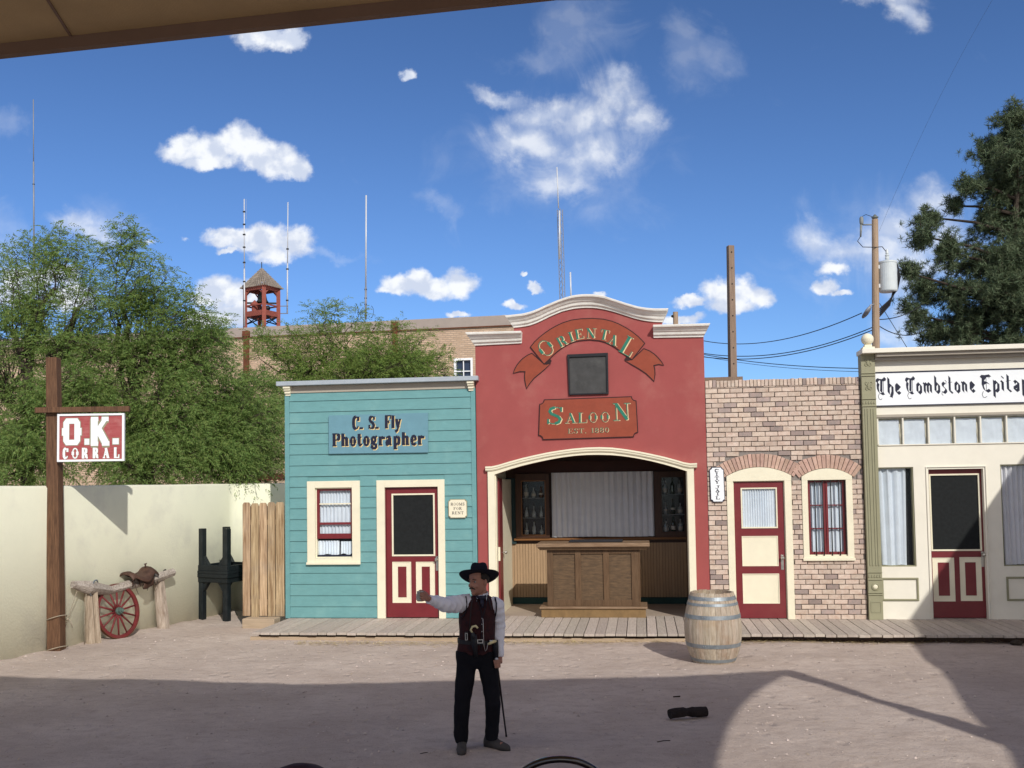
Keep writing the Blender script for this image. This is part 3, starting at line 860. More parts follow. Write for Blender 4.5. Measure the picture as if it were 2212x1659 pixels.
def straw():
    rng = random.Random(5); mb = MB()
    e0 = G(640, 1390); e1 = G(2212, 1384)
    for k in range(2600):
        t = rng.random()
        if 0.44 < t < 0.60 and rng.random() < .6: continue
        p = e0.lerp(e1, t)
        off = abs(rng.gauss(0, .15)) + .0
        x = p.x + rng.gauss(0, .02); y = p.y - off + .05
        z = gheight(x, y) + rng.uniform(.003, .02)
        a = rng.random() * 6.28; l = rng.uniform(.03, .11); w = .0035
        d = Vector((math.cos(a), math.sin(a), rng.uniform(-.1, .25))) * l; s = Vector((-math.sin(a), math.cos(a), 0)) * w
        c = Vector((x, y, z))
        mb.add([c - s, c + s, c + d + s, c + d - s], [(0, 1, 2, 3)])
    for k in range(260):
        x = rng.uniform(-7, 6); y = rng.uniform(8.7, 15)
        c = Vector((x, y, gheight(x, y) + .006)); a = rng.random() * 6.28; l = rng.uniform(.02, .07)
        d = Vector((math.cos(a), math.sin(a), .03)) * l; s = Vector((-math.sin(a), math.cos(a), 0)) * .0025
        mb.add([c - s, c + s, c + d + s, c + d - s], [(0, 1, 2, 3)])
    mb.build('straw', STRAW, kind='stuff', label='loose dry straw along the foot of the boardwalk', cat='straw')


straw()

# ================================================================== BOARDWALK
ZW = 0.13
VFR = None


def boardwalk():
    p = G(1106, 1368.5, ZW); vf = (p - O0).dot(VH)
    pl = G(555, 1362, ZW); uL = (pl - O0).dot(UH)
    uR = FU(2420, 1340)
    rng = random.Random(11)
    mb = MB(); u = uL
    while u < uR:
        w = 0.158 + rng.uniform(-.012, .012)
        gapw = rng.uniform(.007, .014)
        f = vf + rng.uniform(-.018, .018)
        dz = rng.uniform(-.003, .003)
        back = 0.35 if u > -0.05 else -0.15
        mb.box(u, u + w - gapw, f, back, ZW - .038 + dz, ZW + dz)
        u += w
    mb.build('boardwalk', BOARD, frame=FL, kind='structure', bevel=.004)
    o = MB().box(uL + .03, uR, vf + .22, vf + .26, -.05, ZW - .05).build('boardwalk_shade_fascia', DARKWOOD, frame=FL, kind='structure', bevel=.003)  # dark wood puts in the shade band under the plank ends
    MB().box(uL - .05, FU(1490, 1385), vf + .055, vf + .095, -.03, 0.056).build('boardwalk_skirt', FASCIA, frame=FL, kind='structure', bevel=.003)
    return vf, uL, uR


VF, UBL, UBR = boardwalk()


def curtain_mesh(mb, u0, u1, z0, z1, y, folds=9, amp=.012, seed=0, wav=0.0, nz=14, taper=0.0):
    rng = random.Random(seed)
    nu = folds * 8
    ph = [rng.uniform(0, 6.28) for _ in range(4)]
    rows = []
    for j in range(nz + 1):
        t = j / nz
        row = []
        for i in range(nu + 1):
            s = i / nu
            s = s + .022 * math.sin(7 * s + ph[3]) * math.sin(3.1416 * s) + .012 * math.sin(19 * s + ph[1]) * math.sin(3.1416 * s)
            a = amp * (0.6 + 0.4 * t) * (0.55 + 0.9 * abs(math.sin(s * 4.3 + ph[2] + .5 * t)))
            fo = math.sin(s * folds * 6.28 + ph[0] + 1.2 * math.sin(s * 5 + ph[1])) + 0.4 * math.sin(s * folds * 14.1 + ph[2] + t * 1.5)
            uu = u0 + (u1 - u0) * s + taper * (1 - t) * (0.5 - s)
            zz = z0 + (z1 - z0) * t + wav * math.sin(s * 9 + ph[3]) * (1 - t)
            row.append((uu, y + a * fo, zz))
        rows.append(row)
    mb.loft(rows, closed=False, cap=False)
    return mb


def door_handle(parent, u, z, y, name='handle', rose=True):
    mb = MB()
    mb.box(u - .022, u + .022, y - .006, y, z - .20, z + .05)
    mb.lathe([(.012, 0), (.012, .03), (.028, .045), (.032, .062), (.022, .078), (.0005, .08)], (u, y - .003, z), 12, 'y')
    return mb.build(name, CHROME, parent, smooth=False)


# ================================================================== TEAL PHOTOGRAPHER'S SHOP
def teal_shop():
    uL = FU(617, 1100); uR = FU(1030.5, 1100)
    zt = (FZ(620, 850) + FZ(1025, 838)) / 2
    root = thing('photographer_shop', 'teal clapboard shop front with maroon screen door and curtained window', 'shop', (uL, 0, ZW), FL)
    wu0, wu1, wz0, wz1 = rect(665, 1039, 779, 1217.5)
    iu0, iu1, iz0, iz1 = rect(682, 1053.5, 765, 1205)
    du0, du1, dz0, dz1 = rect(815.5, 1036.5, 962.5, 1336)
    pu0, pu1, pz0, pz1 = rect(833, 1052, 948, 1333.5)
    dz0 = ZW; pz0 = ZW + .015
    hole_w = (iu0, iu1, iz0, iz1); hole_d = (pu0, pu1, ZW - .02, pz1)
    mb = MB(); grid_wall(mb, uL, uR - .004, ZW - .02, zt, 0.0, .12, [hole_w, hole_d])
    mb.build('wall', TEAL, root)
    # lapped boards
    lines = [FZ(700, 785.5 + b * .37887) for b in (215, 278, 340, 400, 460, 520, 583, 645, 705, 767, 828, 890, 953, 1015, 1077, 1138, 1197, 1260, 1325, 1388)]
    edges = [zt] + lines + [ZW]
    b = MB(); cu0, cu1 = uL + .085, uR - .085
    for k in range(len(edges) - 1):
        z1, z0 = edges[k], edges[k + 1]
        if z1 - z0 < .02: continue
        cuts = []
        for h in ((wu0, wu1, wz0, wz1), (du0, du1, dz0, dz1)):
            if h[2] < z1 - .01 and h[3] > z0 + .01: cuts.append((h[0], h[1]))
        segs = [(cu0, cu1)]
        for c in cuts:
            ns = []
            for s in segs:
                if c[1] <= s[0] or c[0] >= s[1]: ns.append(s); continue
                if c[0] > s[0]: ns.append((s[0], c[0] + .004))
                if c[1] < s[1]: ns.append((c[1] - .004, s[1]))
            segs = ns
        for s0, s1 in segs:
            # board leans out at the bottom, casting the thin dark line
            b.hexa([(s0, -.024, z0 + .012), (s1, -.024, z0 + .012), (s1, -.002, z0 + .012), (s0, -.002, z0 + .012),
                    (s0, -.010, z1 + .003), (s1, -.010, z1 + .003), (s1, -.002, z1 + .003), (s0, -.002, z1 + .003)])
    b.build('clapboard_siding', TEAL, root)
    MB().box(uL, uL + .083, -.028, -.001, ZW, zt - .002).build('corner_board', TEAL, root, bevel=.003)
    MB().box(uR - .083, uR - .004, -.028, -.001, ZW, zt - .002).build('corner_board', TEAL, root, bevel=.003)
    # cornice
    ca, cb = FU(603, 830), FU(1035, 818)
    zc = (FZ(603, 836.5) + FZ(1035, 822)) / 2; zc2 = (FZ(603, 828) + FZ(1035, 814)) / 2
    MB().box(uL + .02, uR - .01, -.030, .10, zt - .002, zc - .004).build('frieze_board', TAUPE, root)
    cp = MB().box(ca, cb, -.16, .16, zc, zc2 + .01)
    cp.build('cornice_cap', GREYCAP, root, bevel=.006)
    for (x0, x1) in ((uL + .0, uL + .13), (uR - .135, uR - .012)):
        br = MB()
        for i, (d, h0, h1) in enumerate(((.13, .0, .045), (.105, .045, .08), (.075, .08, .13), (.045, .13, .17))):
            br.box(x0 + i * .006, x1 - i * .006, -d, -.031, zc - .004 - h1, zc - .004 - h0)
        br.build('bracket', CREAM, root, bevel=.006)
    # window
    w = MB()
    w.frame(wu0, wu1, wz0, wz1, iu0 - wu0, -.045, .0, wb=iz0 - wz0 - .005, wt=wz1 - iz1)
    w.box(wu0 - .01, wu1 + .01, -.075, -.046, wz0 - .012, wz0 + .03)
    wo = w.build('window', CREAM, root, bevel=.004)
    rv = MB(); rv.frame(iu0, iu1, iz0, iz1, .018, .001, .10); rv.build('reveal', CREAM, wo)
    a = (iu0 + .02, iu1 - .02)
    zb = lambda bb: FZ(723, 785.5 + bb * .37887)
    sash = MB()
    zs0, zs1 = zb(998), zb(708)
    sash.frame(a[0], a[1], zs0, zs1 - .0, .045, .015, .055, wb=.09, wt=.05)
    sash.box(a[0] + .045, a[1] - .045, .02, .05, zb(918), zb(905))
    so = sash.build('sash', MAROON, wo, bevel=.003)
    MB().box(a[0] + .045, a[1] - .045, .018, .045, zb(803), zb(796)).build('sash_bar', CREAM, so)
    MB().box(a[0], a[1], .03, .075, iz0 + .018, iz0 + .05).build('window_sill', NAVY, wo)
    MB().box(a[0] + .045, a[1] - .045, .030, .034, zs0 + .09, zs1 - .05).build('pane', GLASS, so)
    cm = MB()
    curtain_mesh(cm, a[0], a[1], zb(800), zb(722), .085, 12, .012, 1)
    curtain_mesh(cm, a[0], a[1], zb(925), zb(800), .082, 10, .014, 2)
    curtain_mesh(cm, a[0], a[1], zb(985), zb(920), .078, 11, .014, 4)
    curtain_mesh(cm, a[0], a[0] + (a[1] - a[0]) * .58, zb(1090), zb(1010), .074, 7, .016, 3, wav=.01)
    curtain_mesh(cm, a[0] + (a[1] - a[0]) * .62, a[1], zb(1088), zb(1015), .078, 5, .016, 5, wav=.012)
    cm.build('curtain', CURTAIN, wo, smooth=True)
    MB().box(iu0, iu1, .13, .14, iz0, iz1).build('unlit_room_panel', BLACK, wo)  # black panel stands in for the unlit interior
    # door
    d = MB()
    d.box(du0, pu0, -.045, -.001, ZW, dz1); d.box(pu1, du1, -.045, -.001, ZW, dz1)
    d.box(pu0, pu1, -.045, -.001, pz1, dz1)
    d.build('door_frame', CREAM, root, bevel=.004)
    j = MB()
    j.box(pu0, pu0 + .012, .001, .08, pz0, pz1); j.box(pu1 - .012, pu1, .001, .08, pz0, pz1); j.box(pu0 + .012, pu1 - .012, .001, .08, pz1 - .012, pz1)
    j.build('door_jamb', MAROON, root)
    q0, q1 = pu0 + .016, pu1 - .02
    gu0, gu1, gz0, gz1 = rect(597 + 657 * .37887, 785.5 + 740 * .37887, 597 + 903 * .37887, 785.5 + 1098 * .37887)
    pa = [rect(597 + x0 * .37887, 785.5 + 1130 * .37887, 597 + x1 * .37887, 785.5 + 1365 * .37887) for x0, x1 in ((660, 768), (795, 903))]
    pin = [rect(597 + x0 * .37887, 785.5 + 1158 * .37887, 597 + x1 * .37887, 785.5 + 1333 * .37887) for x0, x1 in ((692, 740), (828, 874))]
    dm = MB(); grid_wall(dm, q0, q1, pz0, pz1 - .016, .02, .062, [(gu0, gu1, gz0, gz1), pa[0], pa[1]])
    dm.build('rear_door', MAROON, root, bevel=.002)
    dr = [o for o in root.children if o.name.startswith('rear_door')][0]; dr.name = 'door'; BASE[dr.name] = BASE[root.name]
    f = MB(); f.frame(gu0, gu1, gz0, gz1, .028, .008, .05); f.build('glazing_bead', CREAM, dr, bevel=.002)
    MB().box(gu0 + .028, gu1 - .028, .034, .038, gz0 + .028, gz1 - .028).build('insect_screen', SCREEN, dr)
    for P, Q in zip(pa, pin):
        MB().box(P[0], P[1], .030, .05, P[2], P[3]).build('panel', CREAM, dr)
        fr = MB().frame(P[0], P[1], P[2], P[3], .014, .022, .030); fr.build('panel_moulding', CREAM, dr)
        MB().box(Q[0], Q[1], .025, .030, Q[2], Q[3]).build('panel_inset', MAROON, dr)
    door_handle(dr, FU(943.5, 1210), FZ(943, 1208), .02)
    # shell behind
    sh = MB(); sh.box(uL, uR - .004, .16, 3.2, ZW - .02, zt - .25); sh.build('rear_block', TEAL, root)
    # sign
    cs = [F(711.8, 898), F(925.9, 892), F(926, 977.6), F(712, 980.6)]   # tl tr br bl
    sg = thing('shop_sign', 'blue signboard reading C. S. Fly Photographer on the teal wall', 'sign', (cs[3][0], -.03, cs[3][1]), FL)
    bd = MB().prism(cs, -.055, -.027).build('signboard', SIGNBLUE, sg, bevel=.002)
    Wd = cs[1][0] - cs[0][0]; Hd = cs[0][1] - cs[3][1]

    def fn(x, z):
        s, t = x / Wd, z / Hd
        top = Vector(cs[0]).lerp(Vector(cs[1]), s); bot = Vector(cs[3]).lerp(Vector(cs[2]), s)
        p = bot.lerp(top, t); return p.x, p.y
    for mtl, off, yy in ((YELLOW, (.012, -.014), -.0562), (NAVY, (0, 0), -.0600)):
        t = MB()
        # positions from the close-up (2212 wide: board from 272 to 1856, 245..860)
        X = lambda a: (a - 272) / 1584 * Wd
        Z = lambda b: (860 - b) / 625 * Hd
        text(t, 'C.', X(820) - X(655), Z(262) - Z(470), fn, yy, .24, X(655) + off[0], Z(470) + off[1])
        text(t, 'S.', X(1070) - X(915), Z(262) - Z(470), fn, yy, .24, X(915) + off[0], Z(470) + off[1])
        text(t, 'Fly', X(1435) - X(1172), Z(258) - Z(465), fn, yy, .24, X(1172) + off[0], Z(465) + off[1], gap=.03)
        text(t, 'Photographer', X(1795) - X(330), Z(530) - Z(738), fn, yy, .25, X(330) + off[0], Z(738) + off[1], gap=.05)
        t.build('lettering' if mtl is NAVY else 'letter_shadow', mtl, bd)
    # plaque
    u0, u1, z0, z1 = rect(969.4, 1078, 1010, 1119)
    r = .03
    pl = thing('small_plaque', 'small cream plaque reading ROOMS FOR RENT beside the teal shop door', 'sign', (u0, -.03, z0), FL)

    def notched(u0, u1, z0, z1, r):
        pts = []
        for (cx, cz, a0) in ((u0, z0, 90), (u1, z0, 180), (u1, z1, 270), (u0, z1, 0)):
            for i in range(5):
                a = R(a0 - 90 * i / 4)
                pts.append((cx + r * math.cos(a), cz + r * math.sin(a)))
        return pts
    MB().prism(notched(u0, u1, z0, z1, r), -.045, -.027).build('plaque_edge', OLIVE, pl)
    pb = MB().prism(notched(u0 + .012, u1 - .012, z0 + .012, z1 - .012, r), -.050, -.0455).build('plaque_board', CREAM, pl)
    t = MB(); H = (z1 - z0) * .15; Wp = u1 - u0
    for s, fx, fz in (('ROOMS', .74, .66), ('FOR', .44, .43), ('RENT', .62, .20)):
        text(t, s, Wp * fx, H, plain(u0 + Wp * (1 - fx) / 2, z0 + (z1 - z0) * fz), -.0505, .21, thin=.45)
    t.build('lettering', mat('grey_lettering', (.12, .10, .09), .7, .1), pb)
    return notched


notched = teal_shop()


# ================================================================== RED SALOON
def saloon():
    X = lambda a: 1005.5 + a * .24857
    Y = lambda b: 612.7 + b * .24857
    X2 = lambda a: 1021.1 + a * .27465
    Y2 = lambda b: 942.6 + b * .27465
    P = lambda a, b: F(X(a), Y(b))
    Q = lambda a, b: F(X2(a), Y2(b))
    uL = FU(1029.5, 1000) + .003; uR = FU(1528, 1050)
    root = thing('saloon', 'red stucco saloon front with curved white parapet and arched open bay', 'building', (uL, 0, ZW), FL)
    # outline of wall with the arch cut out
    botcurve = [(420, 385), (480, 378), (550, 368), (640, 335), (740, 287), (850, 242), (950, 220), (1050, 212), (1150, 216), (1250, 236), (1350, 266), (1450, 300), (1550, 325), (1640, 334), (1710, 336)]
    arch_in = [(180, 300), (300, 257), (400, 229), (500, 205), (600, 184), (700, 166), (800, 153), (900, 146), (1000, 145), (1100, 148), (1200, 158), (1300, 174), (1400, 194), (1500, 219), (1600, 247), (1690, 275)]
    ztl = P(300, 530)[1]; ztr = P(1850, 468)[1]
    ul = uL; ur = uR
    ain = [Q(a, b) for a, b in arch_in]
    aL = FU(1071.5, 1180); aR = FU(1488, 1180)
    ain[0] = (aL, ain[0][1]); ain[-1] = (aR, ain[-1][1])
    crown = [P(a, b) for a, b in botcurve]
    cu0 = crown[0][0]; cu1 = crown[-1][0]
    # build as strips left leg, right leg, and columns between arch and crown (one shell through shared prism pieces)
    top = [(ul, ztl), (cu0 - .0, ztl)] + [(cu0, crown[0][1])] + crown[1:-1] + [(cu1, crown[-1][1]), (cu1, ztr), (ur, ztr)]
    poly = [(ul, ZW - .02)] + top + [(ur, ZW - .02), (aR, ZW - .02)] + ain[::-1] + [(aL, ZW - .02)]
    w = MB().prism(poly, 0, .16).build('wall', STUCCO_RED, root, bevel=.004)
    # ogee cornices swept along a curve
    prof = [(0.0, -.012), (.0, -.03), (.16, -.035), (.22, -.07), (.42, -.085), (.50, -.11), (.72, -.15), (.80, -.19), (.97, -.20), (1.0, -.185), (1.0, .19), (0.0, .17)]

    def cornice(name, tops, bots):
        rings = []
        for (tu, tz), (bu, bz) in zip(tops, bots):
            rings.append([(bu + (tu - bu) * t, v, bz + (tz - bz) * t) for t, v in prof])
        m = MB().loft(rings)
        return m.build(name, STUCCO_WHITE, root, smooth=False, bevel=.006)

    def resample(pts, n):
        L = [0]
        for a, b in zip(pts, pts[1:]): L.append(L[-1] + (Vector(b) - Vector(a)).length)
        out = []
        for k in range(n):
            s = L[-1] * k / (n - 1)
            i = max(j for j in range(len(L)) if L[j] <= s + 1e-9); i = min(i, len(pts) - 2)
            t = (s - L[i]) / max(1e-9, L[i + 1] - L[i])
            out.append(tuple(Vector(pts[i]).lerp(Vector(pts[i + 1]), t)))
        return out
    topc = [(353, 292), (425, 284), (500, 276), (560, 263), (620, 243), (700, 206), (800, 163), (900, 128), (960, 115), (1020, 109), (1100, 108), (1200, 121), (1300, 154), (1400, 187), (1500, 215), (1570, 226), (1640, 231), (1700, 231), (1762, 230)]
    botc = [(420, 385), (480, 379), (545, 370), (600, 353), (660, 327), (740, 287), (840, 245), (930, 223), (990, 215), (1050, 212), (1120, 213), (1200, 225), (1290, 247), (1380, 276), (1470, 305), (1540, 322), (1600, 331), (1655, 335), (1712, 336)]
    tc = resample([P(*p) for p in topc], 40); bc = resample([P(*p) for p in botc], 40)
    cornice('crown_cornice', tc, bc)
    cornice('step_cornice', [P(12, 436), P(495, 424)], [P(82, 541), P(490, 520)])
    cornice('step_cornice', [P(1628, 372), P(2122, 358)], [P(1634, 473), P(2066, 466)])
    # arch trim
    aout = [(105, 238), (170, 236), (300, 197), (400, 170), (500, 147), (600, 126), (700, 110), (800, 97), (900, 89), (1000, 86), (1100, 90), (1200, 102), (1300, 118), (1400, 138), (1500, 160), (1600, 187), (1690, 214), (1762, 210)]
    ao = [Q(a, b + 8) for a, b in aout[1:-1]]
    n = 34
    o_ = resample(ao, n); i_ = resample(ain, n)
    t = MB(); rings = []
    lo, ro = FU(1056.5, 1180), FU(1502.5, 1180)
    for (ou, oz), (iu, iz) in zip(o_, i_):
        rings.append([(iu, -.05, iz), (iu, .05, iz), (ou, .0 - .001, oz), (ou, -.05, oz)])
    t.loft(rings)
    zl = i_[0][1]; zr = i_[-1][1]
    t.box(lo, aL, -.05, -.001, ZW, o_[0][1] - .0)
    t.box(aR, ro, -.05, -.001, ZW, o_[-1][1] - .0)
    t.box(aL - .0, aL + .015, .0, .16, ZW, zl); t.box(aR - .015, aR, .0, .16, ZW, zr)
    tr = t.build('arch_trim', CREAM, root)
    t2 = MB(); rings = []
    ao2 = resample([Q(*p) for p in aout], n)
    for k, (ou, oz) in enumerate(ao2):
        rings.append([(ou, -.075, oz - .075), (ou, -.051, oz - .085), (ou, -.001, oz - .085), (ou, -.001, oz), (ou, -.10, oz), (ou, -.10, oz - .03), (ou, -.085, oz - .04), (ou, -.085, oz - .06)])
    t2.loft(rings)
    t2.build('drip_moulding', CREAM, tr)
    # upper window / shutter panel
    c4 = [P(885, 618), P(1238, 603), P(1245, 960), P(900, 970)]
    fr = MB(); 
    inn = [P(903, 643), P(1222, 630), P(1228, 948), P(912, 958)]
    for i in range(4):
        j = (i + 1) % 4
        fr.prism([c4[i], c4[j], inn[j], inn[i]], -.045, -.001)
    sh = fr.build('upper_window', BLACK, root, bevel=.003)
    MB().prism(inn, -.018, -.002).build('shutter_panel', SLATE, sh)
    # interior ---------------------------------------------------------------
    V1 = 2.10
    iuL = aL - .10; iuR = aR + .05
    zc = max(p[1] for p in ain) + .12
    fl = MB(); fl.box(aL + .001, aR - .001, .352, V1, ZW - .05, ZW - .002); fl.build('floor', mat('grey_floor', (.40, .325, .26), .9, .1, 3, bump=.002, stain=(.33, .26, .21), stainamt=.4), root)
    zb = lambda b, v=V1: FZ(1262, Y2(b), v)
    ub = lambda a, b=800, v=V1: FU(X2(a), Y2(b), v)
    zw = zb(840)         # top of wainscot
    zg = zb(1265)
    bw = MB()
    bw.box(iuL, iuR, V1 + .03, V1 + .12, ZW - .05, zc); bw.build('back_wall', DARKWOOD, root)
    wa = MB(); u = ub(280)
    while u < iuR:
        wa.box(u, u + .052, V1, V1 + .029, zg, zw); u += .056
    wa.build('wainscot', BEAD, root, bevel=.004)
    MB().box(ub(280), iuR, V1 - .015, V1 + .028, ZW, zg - .002).build('baseboard', GREENBASE, root)
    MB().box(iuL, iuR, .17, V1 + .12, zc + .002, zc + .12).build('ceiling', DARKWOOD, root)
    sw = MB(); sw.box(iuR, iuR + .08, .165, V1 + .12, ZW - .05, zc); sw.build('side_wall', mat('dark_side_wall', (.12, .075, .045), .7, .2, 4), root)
    # left side: white door post and maroon door standing open against the reveal
    ls = MB(); ls.box(iuL - .08, iuL, .165, V1 + .12, ZW - .05, zc); ls.build('side_wall', CREAM, root)
    dj = MB(); ja = ub(225, 800); jb = ub(268, 800)
    dj.box(ja, jb, V1 - .10, V1 + .01, ZW, zb(345)); dj.build('door_post', CREAM, root, bevel=.004)
    MB().box(jb + .002, ub(345), V1 - .05, V1 + .01, zw + .002, zb(320)).build('teal_pilaster', mat('dark_green_paint', (.02, .05, .055), .6, .1), root)
    dl = MB(); du = FU(X2(195), 1100, .25); dl.box(du, du + .045, .18, .58, ZW + .02, zb(325)); 
    dd = dl.build('open_door', MAROON, root, bevel=.003)
    MB().box(aL - .06, aL + .02, .60, V1 - .11, ZW, zb(330)).build('side_casing', CREAM, root)
    MB().box(du - .004, du + .049, .172, .179, ZW + .98, ZW + 1.22).build('lock_plate', CREAM, dd)
    kb = MB(); kz = FZ(X2(232), Y2(912), .75)
    kb.tube([(aL + .015, .72, kz), (aL + .055, .72, kz)], .010, 8); kb.ball((aL + .07, .72, kz), .030, 10); kb.build('door_knob', CHROME, dd, smooth=True)
    # back ledge, header and frames
    lg = MB(); lg.box(ub(330), iuR, V1 - .10, V1 + .029, zb(814), zb(796)); lg.build('ledge', ORANGEWOOD, root, bevel=.004)
    hd = MB(); hd.box(ub(330), iuR, V1 - .04, V1 + .029, zb(283), zb(190)); hd.build('header', mat('dark_red_header', (.045, .012, .008), .6, .2, 5), root, bevel=.003)
    # cabinets
    cabs = []
    for nm, (x0, x1, gx0, gx1, gy0, gy1, mtl), lab in (('L', (338, 604, 382, 576, 340, 776, DARKWOOD), 'glazed dark wood bottle cabinet left of the white curtain'),
                                                   ('R', (1432, 1745, 1482, 1672, 325, 762, DARKWOOD), 'glazed dark wood bottle cabinet right of the white curtain')):
        vc = V1 - .12
        u0, u1 = FU(X2(x0), Y2(600), vc), min(FU(X2(x1), Y2(600), vc), iuR - .003)
        g0, g1 = FU(X2(gx0), Y2(600), vc), FU(X2(gx1), Y2(600), vc)
        z0, z1 = zb(795) + .003, zb(286) - .003
        h0, h1 = FZ(1262, Y2(gy1), vc), FZ(1262, Y2(gy0), vc)
        cb = thing('display_cabinet', lab, 'cabinet', (u0, vc, z0), FL)
        m = MB(); grid_wall(m, u0, u1, z0, z1, vc, vc + .03, [(g0, g1, h0, h1)]); m.build('face_frame', mtl, cb, bevel=.003)
        rim = MB().frame(g0, g1, h0, h1, .018, vc - .006, vc + .02); rim.build('glass_bead', ORANGEWOOD if nm == 'L' else DARKWOOD, cb)
        m = MB().box(u0, u1, vc + .135, vc + .138, z0, z1); m.build('cabinet_back', mat('cabinet_back_dark', (.02, .014, .014), .2, .3, 6), cb)
        m = MB()
        lv = [h0, h0 + (h1 - h0) * .32, h0 + (h1 - h0) * .68]
        for zz in lv: m.box(g0 - .02, g1 + .02, vc + .031, vc + .134, zz - .010, zz)
        m.build('shelf', mat('shelf_glass', (.16, .17, .17), .3, .1), cb)
        MB().box(g0 + .018, g1 - .018, vc + .002, vc + .004, h0 + .018, h1 - .018).build('pane', GLASS, cb)
        cabs.append((nm, g0, g1, lv, vc, h1))
    rng = random.Random(21)
    rows = ['bottom', 'middle', 'top']; posn = ['leftmost', 'middle', 'rightmost']
    for nm, g0, g1, lv, vc, h1 in cabs:
        side = 'left' if nm == 'L' else 'right'
        for ri, zz in enumerate(lv):
            for pi in range(3):
                uu = g0 + (g1 - g0) * (.20 + .30 * pi)
                dark = (nm == 'R' and pi == 1)
                amber = (nm == 'L' and ri == 2 and pi == 2)
                mtl = BOTTLED if dark else (BOTTLEA if amber else BOTTLE)
                rr = rng.uniform(.038, .046)
                hh = rng.uniform(.19, .27) if not dark else .30
                colr = 'dark green' if dark else ('amber' if amber else 'clear')
                form = rng.choice([[(0.001, 0), (1, .02), (1, .55), (.8, .66), (.35, .76), (.33, .95), (.42, .97), (.42, 1), (.001, 1)],
                                   [(0.001, 0), (1.05, .03), (1.1, .25), (.6, .55), (.32, .65), (.30, .95), (.4, .97), (.4, 1), (.001, 1)]])
                bt = thing('bottle', '%s glass bottle, %s on the %s shelf of the %s cabinet' % (colr, posn[pi], rows[ri], side), 'bottle', (uu, vc + .078, zz + .001), FL, 'bottles in the saloon cabinets')
                MB().lathe([(rr * a, hh * b) for a, b in form], (uu, vc + .078, zz + .001), 14).build('glass_body', mtl, bt, smooth=True)
                MB().lathe([(rr * 1.03, hh * .16), (rr * 1.03, hh * .42)], (uu, vc + .078, zz + .001), 14, cap=False).build('paper_label', GOLDLABEL if rng.random() < .5 else mtl, bt, smooth=True)
                MB().lathe([(rr * .36, hh), (rr * .36, hh + .012), (.0005, hh + .013)], (uu, vc + .078, zz + .001), 8).build('stopper', IRON, bt)
    # curtain
    c0, c1 = FU(X2(622), 1100, V1 - .065), FU(X2(1425), 1100, V1 - .065)
    z0, z1 = FZ(1262, Y2(790), V1 - .065), FZ(1262, Y2(283), V1 - .065)
    cm = MB(); curtain_mesh(cm, c0, c1, z0, z1, V1 - .075, 17, .016, 8, wav=.004, nz=20)
    cm.build('bar_curtain', CLOTH, frame=FL, base=(c0, V1 - .065, z0), smooth=True, label='large greyish white curtain hanging behind the bar counter', cat='curtain')
    # bar counter
    vb = 0.22
    k0, k1 = FU(X2(585), Y2(1100), vb), FU(X2(1308), Y2(1100), vb)
    ct = thing('bar_counter', 'brown panelled wooden bar counter standing in the saloon bay', 'counter', ((k0 + k1) / 2, vb, ZW), FL)
    vbb = .10
    zt1 = FZ(1262, Y2(842), vbb); zt0 = FZ(1262, Y2(872), vbb); zt00 = FZ(1262, Y2(893), vb)
    t0, t1 = FU(X2(498), Y2(850), vbb), FU(X2(1392), Y2(850), vbb)
    zp = FZ(1262, Y2(1340), vb - .08)
    b0, b1 = FU(X2(540), Y2(1380), vb - .1), FU(X2(1362), Y2(1380), vb - .1)
    vback = vb + .62
    tp = MB(); tp.box(t0, t1, vbb, vback + .05, zt0, zt1); tp.build('countertop', OAKH, ct, bevel=.012, seg=3)
    tm = MB(); tm.box(t0 + .03, t1 - .03, vbb + .03, vback, zt0 - .025, zt0 - .001); tm.box(t0 + .05, t1 - .05, vbb + .05, vback, zt0 - .05, zt0 - .026); tm.build('countertop_moulding', OAK, ct, bevel=.006)
    zb0 = zp
    body = MB(); body.box(k0 + .012, k1 - .012, vb + .03, vback - .05, zb0, zt0 - .051); body.build('body', OAKPANEL, ct)
    st = MB()
    xs = [585, 632, 806, 852, 1028, 1074, 1250, 1308]
    us = [FU(X2(a), Y2(1100), vb) for a in xs]
    ztop = FZ(1262, Y2(925), vb); zbot = FZ(1262, Y2(1285), vb)
    for i in (0, 2, 4, 6): st.box(us[i], us[i + 1], vb, vb + .029, zb0, zt0 - .052)
    for i in (1, 3, 5):
        st.box(us[i], us[i + 1], vb + .004, vb + .029, zb0, zbot); st.box(us[i], us[i + 1], vb + .004, vb + .029, ztop, zt0 - .052)
    st.box(us[-1] - .012 + .013, us[-1] + .02, vb + .002, vb + .10, zb0, zt0 - .052)
    st.build('stile_and_rail', OAK, ct, bevel=.005)
    pl = MB(); pl.box(b0 - .03, b1 + .03, vb - .13, vback, zb0 - .035, zb0 - .001); pl.build('plinth_top', OAKH, ct, bevel=.01)
    ps = MB(); ps.box(b0, b1, vb - .10, vback - .03, ZW, zb0 - .036); ps.build('plinth', OAKBASE, ct, bevel=.004)
    tray = MB(); tu0, tu1 = FU(X2(760), Y2(838), .5), FU(X2(1180), Y2(838), .5)
    tray.box(tu0, tu1, .36, .70, zt1, zt1 + .035)
    tray.build('serving_tray', BLACK, frame=FL, base=((tu0 + tu1) / 2, .5, zt1), bevel=.008, label='long low black tray lying on the bar counter', cat='tray')

    # banner
    band_o = [(565, 552), (600, 508), (640, 470), (690, 430), (740, 396), (795, 365), (850, 340), (920, 318), (1000, 307), (1100, 303), (1200, 310), (1270, 327), (1330, 350), (1395, 384), (1450, 420), (1500, 460), (1530, 490), (1558, 520)]
